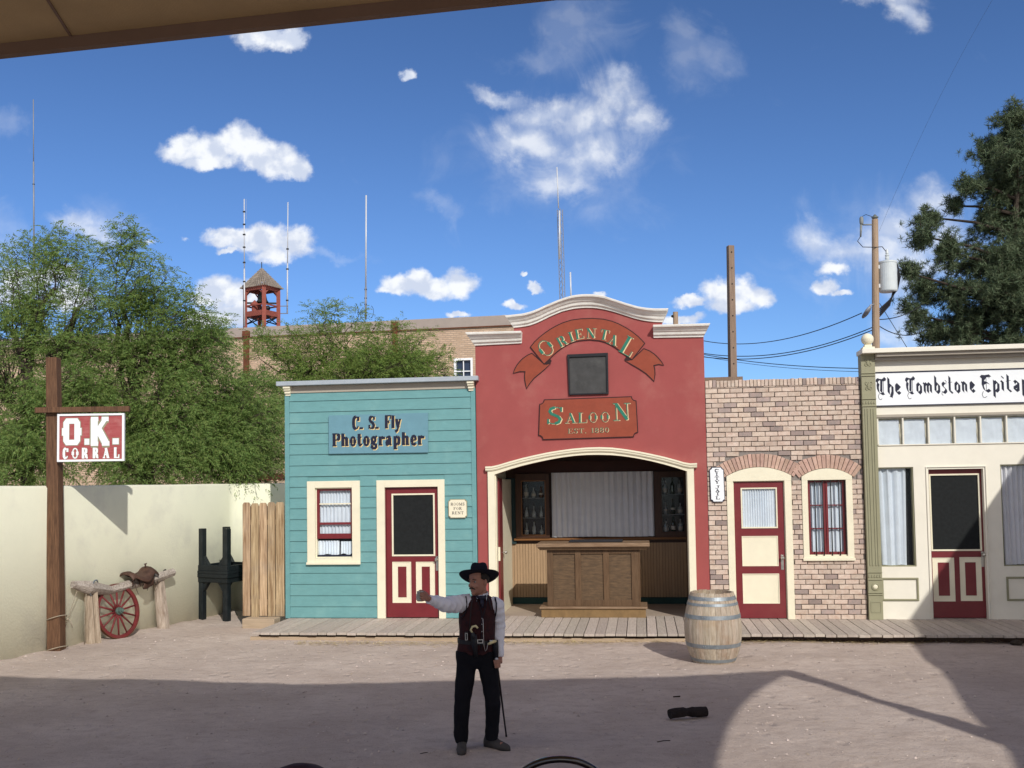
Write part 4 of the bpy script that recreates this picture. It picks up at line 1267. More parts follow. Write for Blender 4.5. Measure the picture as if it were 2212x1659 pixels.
    band_i = [(684, 700), (735, 652), (768, 618), (800, 590), (850, 553), (900, 524), (950, 505), (1000, 495), (1080, 488), (1170, 497), (1215, 510), (1260, 530), (1305, 558), (1350, 590), (1400, 630), (1447, 662)]
    bn = thing('banner_sign', 'rust red ribbon banner reading ORIENTAL over the upper window', 'sign', (*[P(1060, 400)[0]], -.02, P(1060, 400)[1]), FL)
    lt = [(578, 605), (540, 622), (500, 650), (470, 680), (450, 705), (430, 740), (415, 780), (470, 765), (518, 765), (514, 800), (516, 840), (524, 880), (532, 913), (548, 885), (570, 855), (600, 820), (640, 787), (690, 745), (740, 697), (684, 700)]
    rt = [(1550, 565), (1600, 585), (1640, 612), (1670, 640), (1700, 675), (1722, 710), (1680, 702), (1637, 712), (1645, 745), (1647, 790), (1638, 850), (1612, 823), (1570, 783), (1510, 742), (1440, 702), (1385, 668), (1447, 662)]
    lf = [(684, 700), (735, 652), (750, 672), (738, 694), (705, 706)]
    rf = [(1447, 662), (1402, 632), (1383, 655), (1385, 668), (1412, 672)]
    bandpoly = band_o + band_i[::-1]
    MB().prism([P(*p) for p in lt], -.010, -.001).build('ribbon_tail', RUST, bn)
    MB().prism([P(*p) for p in rt], -.010, -.001).build('ribbon_tail', RUST, bn)
    MB().prism([P(*p) for p in lf], -.013, -.0105).build('ribbon_fold', OUTLINE, bn); MB().prism([P(*p) for p in rf], -.013, -.0105).build('ribbon_fold', OUTLINE, bn)
    bd = MB().prism([P(*p) for p in bandpoly], -.016, -.0135).build('ribbon', RUST, bn)
    ol = MB(); idf = lambda x, z: (x, z)
    for k, pl_ in enumerate((bandpoly + [bandpoly[0]], )):
        stroke(ol, [P(*p) for p in pl_], .016, idf, -.0170, 0)
    for k, pl_ in enumerate((lt + [lt[0]], rt + [rt[0]])):
        stroke(ol, [P(*p) for p in pl_], .016, idf, -.0125, .0001 * k)
    ol.build('outline', OUTLINE, bn)
    # centre of the lettering arc
    def circ(p1, p2, p3):
        ax, ay = p1; bx, by = p2; cx, cy = p3
        d = 2 * (ax * (by - cy) + bx * (cy - ay) + cx * (ay - by))
        ux = ((ax * ax + ay * ay) * (by - cy) + (bx * bx + by * by) * (cy - ay) + (cx * cx + cy * cy) * (ay - by)) / d
        uy = ((ax * ax + ay * ay) * (cx - bx) + (bx * bx + by * by) * (ax - cx) + (cx * cx + cy * cy) * (bx - ax)) / d
        return ux, uy, math.hypot(ax - ux, ay - uy)
    letters = [('O', 615, 775, 560, 150, -38), ('R', 795, 880, 500, 90, -27), ('I', 893, 940, 462, 88, -18), ('E', 948, 1025, 438, 88, -9), ('N', 1045, 1135, 432, 90, 2), ('T', 1165, 1245, 445, 92, 13), ('A', 1235, 1330, 490, 92, 22), ('L', 1352, 1478, 545, 165, 31)]
    for mtl, ox, oz, yy in ((GOLD, .018, -.008, -.0178), (GREEN, 0, 0, -.0215)):
        t = MB()
        for ch, a0, a1, bc_, h, rot in letters:
            c = P((a0 + a1) / 2, bc_)
            m_per = (P(1300, 500)[0] - P(800, 500)[0]) / 500
            Wl = (a1 - a0) * m_per * .95; Hl = h * m_per
            ca, sa = math.cos(R(-rot)), math.sin(R(-rot))

            def fn(x, z, c=c, ca=ca, sa=sa, Wl=Wl, Hl=Hl):
                xx, zz = x - Wl / 2, z - Hl / 2
                return c[0] + ox + xx * ca - zz * sa, c[1] + oz + xx * sa + zz * ca
            text(t, ch, Wl, Hl, fn, yy, .18 if ch not in 'OL' else .16, thin=.22)
        t.build('lettering' if mtl is GREEN else 'letter_highlight', mtl, bd)
    # saloon sign
    cs = [P(648, 1012), P(1480, 982), P(1500, 1330), P(636, 1356)]
    sg = thing('saloon_sign', 'rust red signboard reading SALOON EST. 1880 below the upper window', 'sign', (cs[3][0], -.02, cs[3][1]), FL)
    Wd = cs[1][0] - cs[0][0]; Hd = cs[0][1] - cs[3][1]

    def fn0(x, z):
        s, t_ = x / Wd, z / Hd
        top = Vector(cs[0]).lerp(Vector(cs[1]), s); bot = Vector(cs[3]).lerp(Vector(cs[2]), s)
        p = bot.lerp(top, t_); return p.x, p.y
    shp = [fn0(*p) for p in notched(0, Wd, 0, Hd, .075)]
    b = MB().prism(shp, -.020, -.001).build('signboard', RUST, sg)
    ol = MB(); stroke(ol, shp + [shp[0]], .016, idf, -.0208, 0); ol.build('outline', OUTLINE, b)
    Xs = lambda a: (a - 640) / 850 * Wd
    Zs = lambda b_: (1343 - b_) / 345 * Hd
    for mtl, ox, oz, yy in ((GOLD, .016, -.008, -.0212), (GREEN, 0, 0, -.0250)):
        t = MB()
        text(t, 'S', Xs(850) - Xs(700), Zs(1060) - Zs(1215), fn0, yy, .17, Xs(700) + ox, Zs(1215) + oz, thin=.25)
        for ch, a0, a1 in (('A', 862, 968), ('L', 975, 1058), ('O', 1064, 1150), ('O', 1168, 1255)):
            text(t, ch, Xs(a1) - Xs(a0), Zs(1118) - Zs(1210), fn0, yy, .17, Xs(a0) + ox, Zs(1210) + oz, thin=.22)
        text(t, 'N', Xs(1435) - Xs(1285), Zs(1045) - Zs(1200), fn0, yy, .17, Xs(1285) + ox, Zs(1202) + oz, thin=.25)
        t.build('lettering' if mtl is GREEN else 'letter_highlight', mtl, b)
    for mtl, ox, oz, yy in ((GOLD, .007, -.004, -.0225), (mat('faded_green', (.10, .16, .10), .7, .2), 0, 0, -.0275)):
        t = MB()
        text(t, 'EST. 1880', Xs(1245) - Xs(890), Zs(1255) - Zs(1298), fn0, yy, .13, Xs(890) + ox, Zs(1298) + oz, thin=.3)
        t.build('date_lettering', mtl, b)


saloon()
# ================================================================== BRICK JAIL
def jail():
    X = lambda a: 1476.7 + a * .40708
    Y = lambda b: 785.5 + b * .40708
    P = lambda a, b: F(X(a), Y(b))
    uL = FU(1528, 1050) + .004; uR = FU(1866, 1100)
    zt = (P(300, 88)[1] + P(800, 72)[1]) / 2
    root = thing('brick_jail', 'narrow pink brick jail front with maroon door and barred window', 'building', (uL, 0, ZW), FL)
    dU0, dU1 = P(234, 900)[0], P(578, 900)[0]; dzt = P(400, 603)[1]
    wU0, wU1 = P(630, 800)[0], P(898, 800)[0]; wz0 = P(760, 1040)[1]; wzt = P(760, 603)[1]
    pu0, pu1 = P(268, 900)[0], P(541, 900)[0]; pz1 = P(400, 622)[1]
    iu0, iu1 = P(661, 800)[0], P(864, 800)[0]; iz0, iz1 = P(760, 1020)[1], P(760, 617)[1]
    mb = MB(); grid_wall(mb, uL, uR, ZW - .02, zt - .10, 0.012, .16, [(pu0, pu1, ZW - .02, pz1), (iu0, iu1, iz0, iz1)])
    mb.build('mortar_wall', MORTAR, root)
    # arcs
    def arc3(x0, x1, zs, zp, n=14):
        """points from x0 to x1, springing height zs, crown zp"""
        w = (x1 - x0) / 2; h = zp - zs; r = (w * w + h * h) / (2 * h); cx = (x0 + x1) / 2; cz = zp - r
        a = math.asin(w / r)
        return [(cx + r * math.sin(-a + 2 * a * i / n), cz + r * math.cos(-a + 2 * a * i / n)) for i in range(n + 1)], cx, cz, r, a
    zdp, zds = P(400, 550)[1], P(400, 596)[1]
    zwp, zws = P(760, 556)[1], P(760, 598)[1]
    dA = arc3(dU0, dU1, zds, zdp); wA = arc3(wU0, wU1, zws, zwp)
    bh = P(400, 478)[1] - zdp      # voussoir length
    # brick field
    pitch = 26.15 * .40708 / 124.0 * 1.0
    rowh = (P(500, 118)[1] - P(500, 1350)[1]) / 47.0
    rng = random.Random(4)
    bl = 0.213; light = MB(); dark = MB()

    def inside_arch(u, z):
        for (A, u0, u1) in ((dA, dU0, dU1), (wA, wU0, wU1)):
            pts, cx, cz, r, a = A
            dd = math.hypot(u - cx, z - cz)
            ang = math.atan2(u - cx, z - cz)
            if dd < r + bh + .003 and abs(ang) < a * 1.10 + .008 and z > pts[0][1] - .06: return True
        return False

    def blocked(u0, u1, z0, z1):
        for (a, b, c, d) in ((dU0, dU1, ZW - 1, zds + .05), (wU0, wU1, wz0, zws + .05)):
            if u1 > a + .002 and u0 < b - .002 and z1 > c + .002 and z0 < d: return (a, b)
        return None
    z = ZW; k = 0
    soldier = .115
    while z < zt - soldier - .01:
        z1 = min(z + rowh - .011, zt - soldier - .006)
        u = uL - (bl / 2 if k % 2 else 0) + rng.uniform(-.012, .012)
        while u < uR:
            L = bl + rng.uniform(-.01, .01)
            a, b = max(u, uL + .002), min(u + L - .011, uR - .002)
            segs = [(a, b)]
            hit = blocked(a, b, z, z1)
            if hit:
                segs = []
                if a < hit[0] - .02: segs.append((a, hit[0]))
                if b > hit[1] + .02: segs.append((hit[1], b))
            for a, b in segs:
                if b - a < .025: continue
                # trim bricks that run into the arches: split in thirds
                pieces = [(a, b)]
                if any(inside_arch(x, zz) for x in (a, (a + b) / 2, b) for zz in (z, z1)):
                    pieces = []
                    n = 16; st = None
                    for i in range(n):
                        x0 = a + (b - a) * i / n; x1 = a + (b - a) * (i + 1) / n
                        bad = any(inside_arch(x, zz) for x in (x0, x1) for zz in (z, (z + z1) / 2, z1))
                        if not bad and st is None: st = x0
                        if (bad) and st is not None: pieces.append((st, x0)); st = None
                    if st is not None: pieces.append((st, b))
                for a2, b2 in pieces:
                    if b2 - a2 < .02: continue
                    f = -.012 + rng.uniform(-.006, .004)
                    tgt = dark if rng.random() < .13 else light
                    j = lambda: rng.uniform(-.004, .004)
                    tgt.hexa([(a2 + j(), f, z + j()), (b2 + j(), f, z + j()), (b2, .011, z), (a2, .011, z), (a2 + j(), f, z1 + j()), (b2 + j(), f, z1 + j()), (b2, .011, z1), (a2, .011, z1)])
            u += L
        z += rowh; k += 1
    # soldier course on top
    u = uL + .004
    while u < uR - .03:
        w = .062
        h = zt + rng.uniform(-.008, .008)
        tgt = dark if rng.random() < .15 else light
        tgt.box(u, u + w - .009, -.014 + rng.uniform(-.004, .004), .17, zt - soldier, h)
        u += w
    light.build('brickwork', BRICK, root, bevel=.004, seg=1)
    dark.build('clinker_brickwork', BRICK_DARK, root, bevel=.004, seg=1)
    ar = MB()
    for (pts, cx, cz, r, a), n in ((dA, 21), (wA, 16)):
        A0 = a * 1.10
        for i in range(n):
            t0 = -A0 + 2 * A0 * i / n + .004 / r; t1 = -A0 + 2 * A0 * (i + 1) / n - .004 / r
            r0 = r + .006; r1 = r + bh * rng.uniform(.96, 1.02)
            f = -.016 + rng.uniform(-.004, .004)
            q = [(cx + rr * math.sin(t), cz + rr * math.cos(t)) for rr, t in ((r0, t0), (r0, t1), (r1, t1), (r1, t0))]
            ar.prism(q, f, .011)
    ar.build('brick_arch', BRICK_WARM, root, bevel=.003, seg=1)
    # trims
    def trim(name, A, x0, x1, i0, i1, zi, zb, full):
        pts = A[0]
        m = MB()
        m.prism([(x0, zi)] + [(p[0], p[1]) for p in pts] + [(x1, zi)], -.034, .010)
        m.box(x0, i0, -.032, .010, zb, zi - .0); m.box(i1, x1, -.032, .010, zb, zi)
        if full is not None: m.box(i0, i1, -.032, .010, zb, full)
        return m
    t = trim('t', dA, dU0, dU1, pu0, pu1, pz1, ZW, None); t.build('door_frame', CREAM, root, bevel=.003)
    j = MB(); j.box(pu0, pu0 + .012, .011, .10, ZW, pz1); j.box(pu1 - .012, pu1, .011, .10, ZW, pz1); j.box(pu0 + .012, pu1 - .012, .011, .10, pz1 - .012, pz1); j.build('door_jamb', CREAM, root)
    t = trim('t', wA, wU0, wU1, iu0, iu1, iz1, wz0, iz0); t.box(wU0 - .012, wU1 + .012, -.055, -.034, wz0 - .015, wz0 + .03); wo = t.build('window', CREAM, root, bevel=.003)
    # door
    def RR(a0, b0, a1, b1):
        um0 = P(a0, (b0 + b1) / 2)[0]; um1 = P(a1, (b0 + b1) / 2)[0]
        return (um0, um1, P((a0 + a1) / 2, b1)[1], P((a0 + a1) / 2, b0)[1])
    g = RR(305, 658, 498, 874); p1 = RR(311, 915, 503, 1075); p2 = RR(315, 1115, 510, 1274)
    dm = MB(); grid_wall(dm, pu0 + .014, pu1 - .014, ZW + .012, pz1 - .016, .02, .062, [g, p1, p2])
    dr = dm.build('door', MAROON, root, bevel=.002)
    MB().frame(*g, .022, .008, .05).build('glazing_bead', CREAM, dr, bevel=.002)
    MB().box(g[0] + .022, g[1] - .022, .026, .029, g[2] + .022, g[3] - .022).build('pane', GLASS, dr)
    cm = MB(); curtain_mesh(cm, g[0] + .01, g[1] - .01, g[2] + .02, g[3] - .02, .052, 14, .010, 3); cm.build('door_curtain', CURTAIN, dr, smooth=True)
    for p in (p1, p2):
        MB().box(*p[:2], .030, .05, *p[2:]).build('panel', CREAM, dr); MB().frame(*p, .013, .018, .029).build('panel_moulding', CREAM, dr)
    door_handle(dr, P(524, 1030)[0], P(524, 1030)[1], .02)
    # window sashes
    um = P(758, 800)[0]
    for a, b in ((iu0 + .012, um - .004), (um + .004, iu1 - .012)):
        s = MB().frame(a, b, iz0 + .02, iz1 - .01, .035, .05, .085, wb=.045, wt=.03)
        for zz in (P(700, 752)[1], P(700, 876)[1]): s.box(a + .035, b - .035, .055, .08, zz - .010, zz + .010)
        so = s.build('sash', MAROON, wo, bevel=.002)
        MB().box(a + .035, b - .035, .066, .069, iz0 + .06, iz1 - .035).build('pane', GLASS, so)
    MB().box(iu0 + .001, iu1 - .001, .012, .12, iz0, iz0 + .018).build('window_sill', CREAM, wo)
    cm = MB(); curtain_mesh(cm, iu0 + .01, iu1 - .01, iz0 + .03, iz1 - .02, .11, 9, .018, 6); cm.build('curtain', CURTAIN, wo, smooth=True)
    MB().box(iu0, iu1, .145, .155, iz0, iz1).build('unlit_room_panel', BLACK, wo)  # black sheet for the unlit cell behind the curtain
    for a in (700, 740, 784, 826):
        uu = P(a, 800)[0]
        MB().tube([(uu, -.004, iz0 - .012), (uu, -.004, iz1 + .0)], .0095, 8).build('iron_bar', IRON, wo, smooth=True)
    MB().box(uL, uR, .165, 2.8, ZW - .02, zt - .35).build('rear_block', MORTAR, root)
    # sign
    u0, u1, z0, z1 = P(137, 640)[0], P(214, 640)[0], P(175, 735)[1], P(175, 549)[1]
    sl = .03

    def fn(x, z):
        return u0 + x + (z1 - z0 - z) * 0.02, z0 + z
    sg = thing('jail_sign', 'narrow vertical white sign reading CITY JAIL on the pink brick', 'sign', (u0, -.03, z0), FL)
    shp = [fn(*p) for p in notched(0, u1 - u0, 0, z1 - z0, .035)]
    MB().prism(shp, -.045, -.020).build('sign_edge', NAVY, sg)
    shp2 = [fn(*p) for p in notched(.012, u1 - u0 - .012, .012, z1 - z0 - .012, .035)]
    b = MB().prism(shp2, -.048, -.0455).build('signboard', WHITE, sg)
    t = MB(); Hs = z1 - z0; Wd = u1 - u0
    ys = [568, 588, 608, 628, None, 655, 673, 691, 712]
    for ch, yb in zip('CITY JAIL', ys):
        if yb is None: continue
        h = Hs * .085
        zc = (735 - yb) / 186 * Hs - h / 2
        wl = Wd * (.20 if ch == 'I' else .31)
        text(t, ch, wl, h, lambda x, z, zc=zc, wl=wl: fn(Wd / 2 - wl / 2 + x, zc + z), -.0485, .34, thin=.45)
    t.build('lettering', NAVY, b)
    return uR


UJR = jail()


# ================================================================== NEWSPAPER OFFICE
def newspaper():
    X = lambda a: 1830 + a * .4545
    Y = lambda b: 707 + b * .4545
    P = lambda a, b: F(X(a), Y(b))
    u0 = P(82, 750)[0] - .01
    up = P(146, 750)[0]
    uR = FU(2400, 1100)
    ztop = P(450, 105)[1]
    root = thing('newspaper_office', 'ivory newspaper shop front with olive pilaster and transom windows', 'building', (u0, 0, ZW), FL)
    z = lambda b: P(450 if b < 700 else 300, b)[1]
    # measured along the left side where b values were read
    zz = lambda b: P(200, b)[1]
    wz0, wz1 = P(240, 1138)[1], P(240, 665)[1]
    w0 = (P(150, 900)[0], P(322, 900)[0], wz0, wz1)
    dd = (P(388, 1000)[0], P(668, 1000)[0], ZW - .02, P(520, 664)[1])
    w2 = (P(736, 900)[0], uR - .4, wz0, P(740, 652)[1])
    tz0, tz1 = P(200, 563)[1], P(200, 433)[1]
    pane_e = [145, 265, 387, 511, 634, 758, 882, 1006]
    tr = (P(148, 500)[0], P(1000, 500)[0], tz0, tz1)
    m = MB(); grid_wall(m, up, uR, ZW - .02, ztop - .05, 0, .14, [w0, dd, w2, tr])
    m.build('wall', IVORY, root)
    # frieze sign board
    s1, s0 = P(132, 220)[1], P(132, 373)[1]
    sg = thing('newspaper_sign', 'long white fascia sign in blackletter reading The Tombstone Epitaph', 'sign', (up, -.03, s0), FL)
    b = MB().box(up + .005, uR - .05, -.028, -.001, s0, s1).build('signboard', WHITE, sg, bevel=.002)
    ln = MB(); ln.box(up + .005, uR - .05, -.036, -.001, s1 + .0005, s1 + .022); ln.box(up + .005, uR - .05, -.034, -.001, s0 - .016, s0 - .0005); ln.build('border_line', NAVY, b)
    K = lambda a, bb: F((2380 + a / 5.0734) * .7855, (980 + bb / 5.0734) * .7855)
    t = MB()
    fnw = lambda x, zq: (x, zq)
    bz = s0
    H = (K(1200, 290)[1] - K(1200, 525)[1])
    for word, a0, a1 in (('The', 150, 490), ('Tombstone', 560, 1525), ('Epitaph', 1600, 2390)):
        ua, ub_ = K(a0, 450)[0], K(a1, 450)[0]
        base = (K(a0, 545 if word == 'The' else (525 if word == 'Tombstone' else 498))[1]) + .0
        base = s0 + (s1 - s0) * .335
        text(t, word, ub_ - ua, H, plain(ua, base), -.0292, .125, gap=.06, style='bl')
    t.build('lettering', NAVY, b)
    # cornice
    cz1 = P(130, 112)[1]; cz0 = P(130, 130)[1]; cz2 = P(130, 163)[1]
    c = MB(); c.box(P(55, 115)[0], uR, -.26, .2, cz0 - .0, cz1 + .012); c.build('cornice', IVORY, root, bevel=.006)
    c = MB(); c.box(up, uR, -.20, -.001, cz0 - .06, cz0 - .001); c.box(up, uR, -.12, -.001, cz0 - .11, cz0 - .061); c.build('cornice_shade_moulding', TAUPE, root, bevel=.01)  # taupe colour puts in the shade below the cornice
    MB().box(up, uR, -.035, -.001, zz(428), zz(415)).build('transom_shade_strip', TAUPE, root, bevel=.004)  # taupe strip painted for the shade line above the transoms
    # transom panes
    tf = MB()
    us = [P(a, 500)[0] for a in pane_e]
    for u in us: tf.box(u - .012, u + .012, -.022, .03, tz0 + .02, tz1 - .001)
    tf.box(us[0], us[-1], -.022, .03, tz0, tz0 + .019)
    tw = tf.build('transom_window', IVORY, root, bevel=.003)
    rng = random.Random(12)
    for i in range(len(us) - 1):
        cm = MB(); nn = 16; a, b_ = us[i] + .012, us[i + 1] - .012
        rows = []
        sk = rng.uniform(.02, .05)
        for r_ in range(9):
            tt = r_ / 8
            row = []
            for k in range(nn + 1):
                s = k / nn
                wr = .006 * mnoise.noise(Vector((s * 3 + i * 7, tt * 7, i))) + .004 * mnoise.noise(Vector((s * 11, tt * 17 + i * 3, 2)))
                row.append((a + (b_ - a) * (.02 + .88 * s) + sk * (1 - tt) * (s - .2) * .6, .055 + wr * 2.2, tz0 + (tz1 - tz0) * tt * .95))
            rows.append(row)
        cm.loft(rows, False, False)
        cm.build('paper_blind', CURTAIN, tw, smooth=True)
    MB().box(us[0], us[-1], .018, .021, tz0 + .01, tz1).build('pane', GLASS, tw)
    MB().box(us[0] - .02, uR - .3, .115, .125, tz0 - .01, tz1 + .01).build('backing', CREAM, tw)
    # shop windows
    for h, seed, lab in ((w0, 4, 1), (w2, 9, 2)):
        f = MB(); f.frame(h[0], h[1], h[2], h[3], .018, .02, .13)
        wo = f.build('shop_window', OLIVE, root)
        MB().box(h[0] + .02, h[1] - .018, .045, .048, h[2] + .018, h[3] - .018).build('pane', GLASS, wo)
        cm = MB(); curtain_mesh(cm, h[0] + .02, h[1] - (.10 if lab == 1 else .05), h[2] + .02, h[3] - .02, .09, 4 if lab == 1 else 16, .020, seed, wav=.006, taper=.06)
        cm.build('window_curtain', CURTAIN if lab == 1 else CLOTH, wo, smooth=True)
        MB().box(h[0], h[1], .135, .139, h[2], h[3]).build('unlit_room_panel', BLACK, wo)  # black sheet painted as the unlit shop behind the curtain
    # olive mouldings on stall risers
    def ring(a0, b0, a1, b1, parent, w=.032):
        q = (P(a0, (b0 + b1) / 2)[0], P(a1, (b0 + b1) / 2)[0], P(a0 + 60, b1)[1], P(a0 + 60, b0)[1])
        m1 = MB().frame(*q, w, -.018, -.001); m1.frame(q[0] + .01, q[1] - .01, q[2] + .01, q[3] - .01, w - .02, -.026, -.0185)
        m1.build('riser_moulding', OLIVE, parent, bevel=.003)
    ring(163, 1190, 340, 1300, root)
    ring(757, 1185, 980, 1300, root)
    # window head shadow strip, posts
    # door (recessed)
    vd = .10
    g0 = MB(); g0.box(dd[0] + .002, dd[0] + .03, .001, vd + .06, ZW, dd[3] - .002); g0.box(dd[1] - .03, dd[1] - .002, .001, vd + .06, ZW, dd[3] - .002); g0.box(dd[0] + .031, dd[1] - .031, .001, vd + .06, dd[3] - .032, dd[3] - .002)
    g0.build('door_jamb', IVORY, root)
    g1 = MB(); g1.box(dd[0] - .012, dd[0] + .0, -.02, -.001, ZW, dd[3] + .012); g1.box(dd[1], dd[1] + .012, -.02, -.001, ZW, dd[3] + .012); g1.box(dd[0], dd[1], -.02, -.001, dd[3], dd[3] + .012); g1.build('door_frame', IVORY, root)

    def RR(a0, b0, a1, b1, v=vd):
        f = lambda a, b: F(X(a), Y(b), v)
        return (f(a0, (b0 + b1) / 2)[0], f(a1, (b0 + b1) / 2)[0], f((a0 + a1) / 2, b1)[1], f((a0 + a1) / 2, b0)[1])
    g = RR(393, 696, 634, 1063); p1 = RR(408, 1095, 512, 1303); p2 = RR(537, 1092, 641, 1301)
    i1 = RR(434, 1118, 487, 1276, vd); i2 = RR(563, 1117, 614, 1275, vd)
    dm = MB(); grid_wall(dm, dd[0] + .032, dd[1] - .032, ZW + .012, dd[3] - .034, vd, vd + .045, [g, p1, p2])
    dr = dm.build('door', MAROON, root, bevel=.002)
    MB().frame(*g, .026, vd - .012, vd + .03).build('glazing_bead', CREAM, dr, bevel=.002)
    MB().box(g[0] + .026, g[1] - .026, vd + .012, vd + .016, g[2] + .026, g[3] - .026).build('insect_screen', SCREEN, dr)
    for p, q in ((p1, i1), (p2, i2)):
        MB().box(p[0], p[1], vd + .010, vd + .03, p[2], p[3]).build('panel', CREAM, dr); MB().frame(*p, .013, vd + .003, vd + .0095).build('panel_moulding', CREAM, dr)
        MB().box(q[0], q[1], vd + .005, vd + .0095, q[2], q[3]).build('panel_inset', MAROON, dr)
    hp = F(X(650), Y(1080), vd); door_handle(dr, dd[1] - .06, hp[1], vd)
    MB().box(dd[0] + .05, dd[1] - .05, vd + .3, vd + .32, ZW, dd[3]).build('unlit_room_panel', BLACK, root)  # black panel painted as the unlit space behind the door
    # pilaster
    pm = MB(); a0 = u0; a1 = up - .002
    pw = a1 - a0; pc = (a0 + a1) / 2
    pm.box(a0, a1, -.09, .14, ZW, ztop - .0)
    po = pm.build('pilaster', OLIVE, root, bevel=.004)
    fl = MB(); zc = P(95, 380)[1]; zbm = P(120, 1140)[1]
    for s in (-.30, -.12, .12, .30):
        fl.box(pc + s * pw - .012, pc + s * pw + .012, -.102, -.0905, zbm + .03, zc - .03)
    fl.build('fluting', OLIVE, po, bevel=.005)
    mo = MB()
    for b_ in (220, 232, 342, 376, 1162, 1196, 1258, 1268):
        q = P(110, b_)[1]; mo.box(a0 - .008, a1 + .0, -.108, -.0905, q - .008, q + .008)
    # dentil rows
    for b0_ in (359, 1180):
        q = P(110, b0_)[1]
        for k in range(5): 
            uu = a0 + pw * (.12 + .19 * k); mo.prism([(uu - .02, q - .022), (uu + .008, q - .022), (uu + .02, q + .022), (uu - .008, q + .022)], -.103, -.0905)
    mo.build('band_moulding', OLIVE, po, bevel=.003)
    orn = MB()
    for cb in (170, 283):
        q = P(96, cb)[1]
        # fleur: central leaf with scrolls
        orn.prism([(pc, q + .075), (pc - .016, q + .03), (pc - .008, q - .05), (pc + .008, q - .05), (pc + .016, q + .03)], -.104, -.0905)
        for sg_ in (-1, 1):
            orn.tube([(pc + sg_ * x, -.094, q + y) for x, y in ((.012, -.05), (.03, -.06), (.05, -.045), (.05, -.02), (.034, -.012))], .008, 6)
            orn.tube([(pc + sg_ * x, -.094, q + y) for x, y in ((.010, -.01), (.035, .02), (.056, .05), (.046, .075), (.03, .065))], .008, 6)
        orn.box(pc - .03, pc + .03, -.102, -.0905, q - .026, q - .016)
    q = P(130, 1330)[1]
    orn.frame(a0 + .03, a1 - .03, q - .08, q + .10, .012, -.098, -.0905)
    orn.build('relief_ornament', OLIVE, po, bevel=.002)
    q = P(128, 1230)
    ro = MB(); ro.lathe([(.062, 0), (.062, .012), (.048, .016), (.044, .006), (.0005, .006)], (pc, -.091, q[1]), 24, 'y'); ro.build('rosette_ring', OLIVE, po, smooth=False)
    MB().lathe([(.036, 0), (.036, .012), (.02, .02), (.0005, .022)], (pc, -.092, q[1]), 20, 'y').build('rosette_boss', CREAM, po, smooth=False)
    # cap block and ball finial
    bl = F(1875.5, 736.5)
    fz = cz1 + .013
    fb = MB(); fb.box(pc - .095, pc + .095, -.20, -.01, fz, fz + .035); fb.box(pc - .06, pc + .06, -.165, -.045, fz + .036, fz + .075)
    fo = fb.build('finial_block', CREAM, root, bevel=.006)
    b2 = MB(); b2.ball((pc, -.105, fz + .075 + .095), .100, 20); b2.lathe([(.03, 0), (.035, .02)], (pc, -.105, fz + .07), 12)
    b2.lathe([(.101, -.006), (.104, 0), (.101, .006)], (pc, -.105, fz + .17), 24, cap=False)
    b2.build('ball_finial', CREAM, root, smooth=True)
    MB().box(u0 + .01, uR, .40, 3.2, ZW - .02, ztop - .5).build('rear_block', IVORY, root)


newspaper()


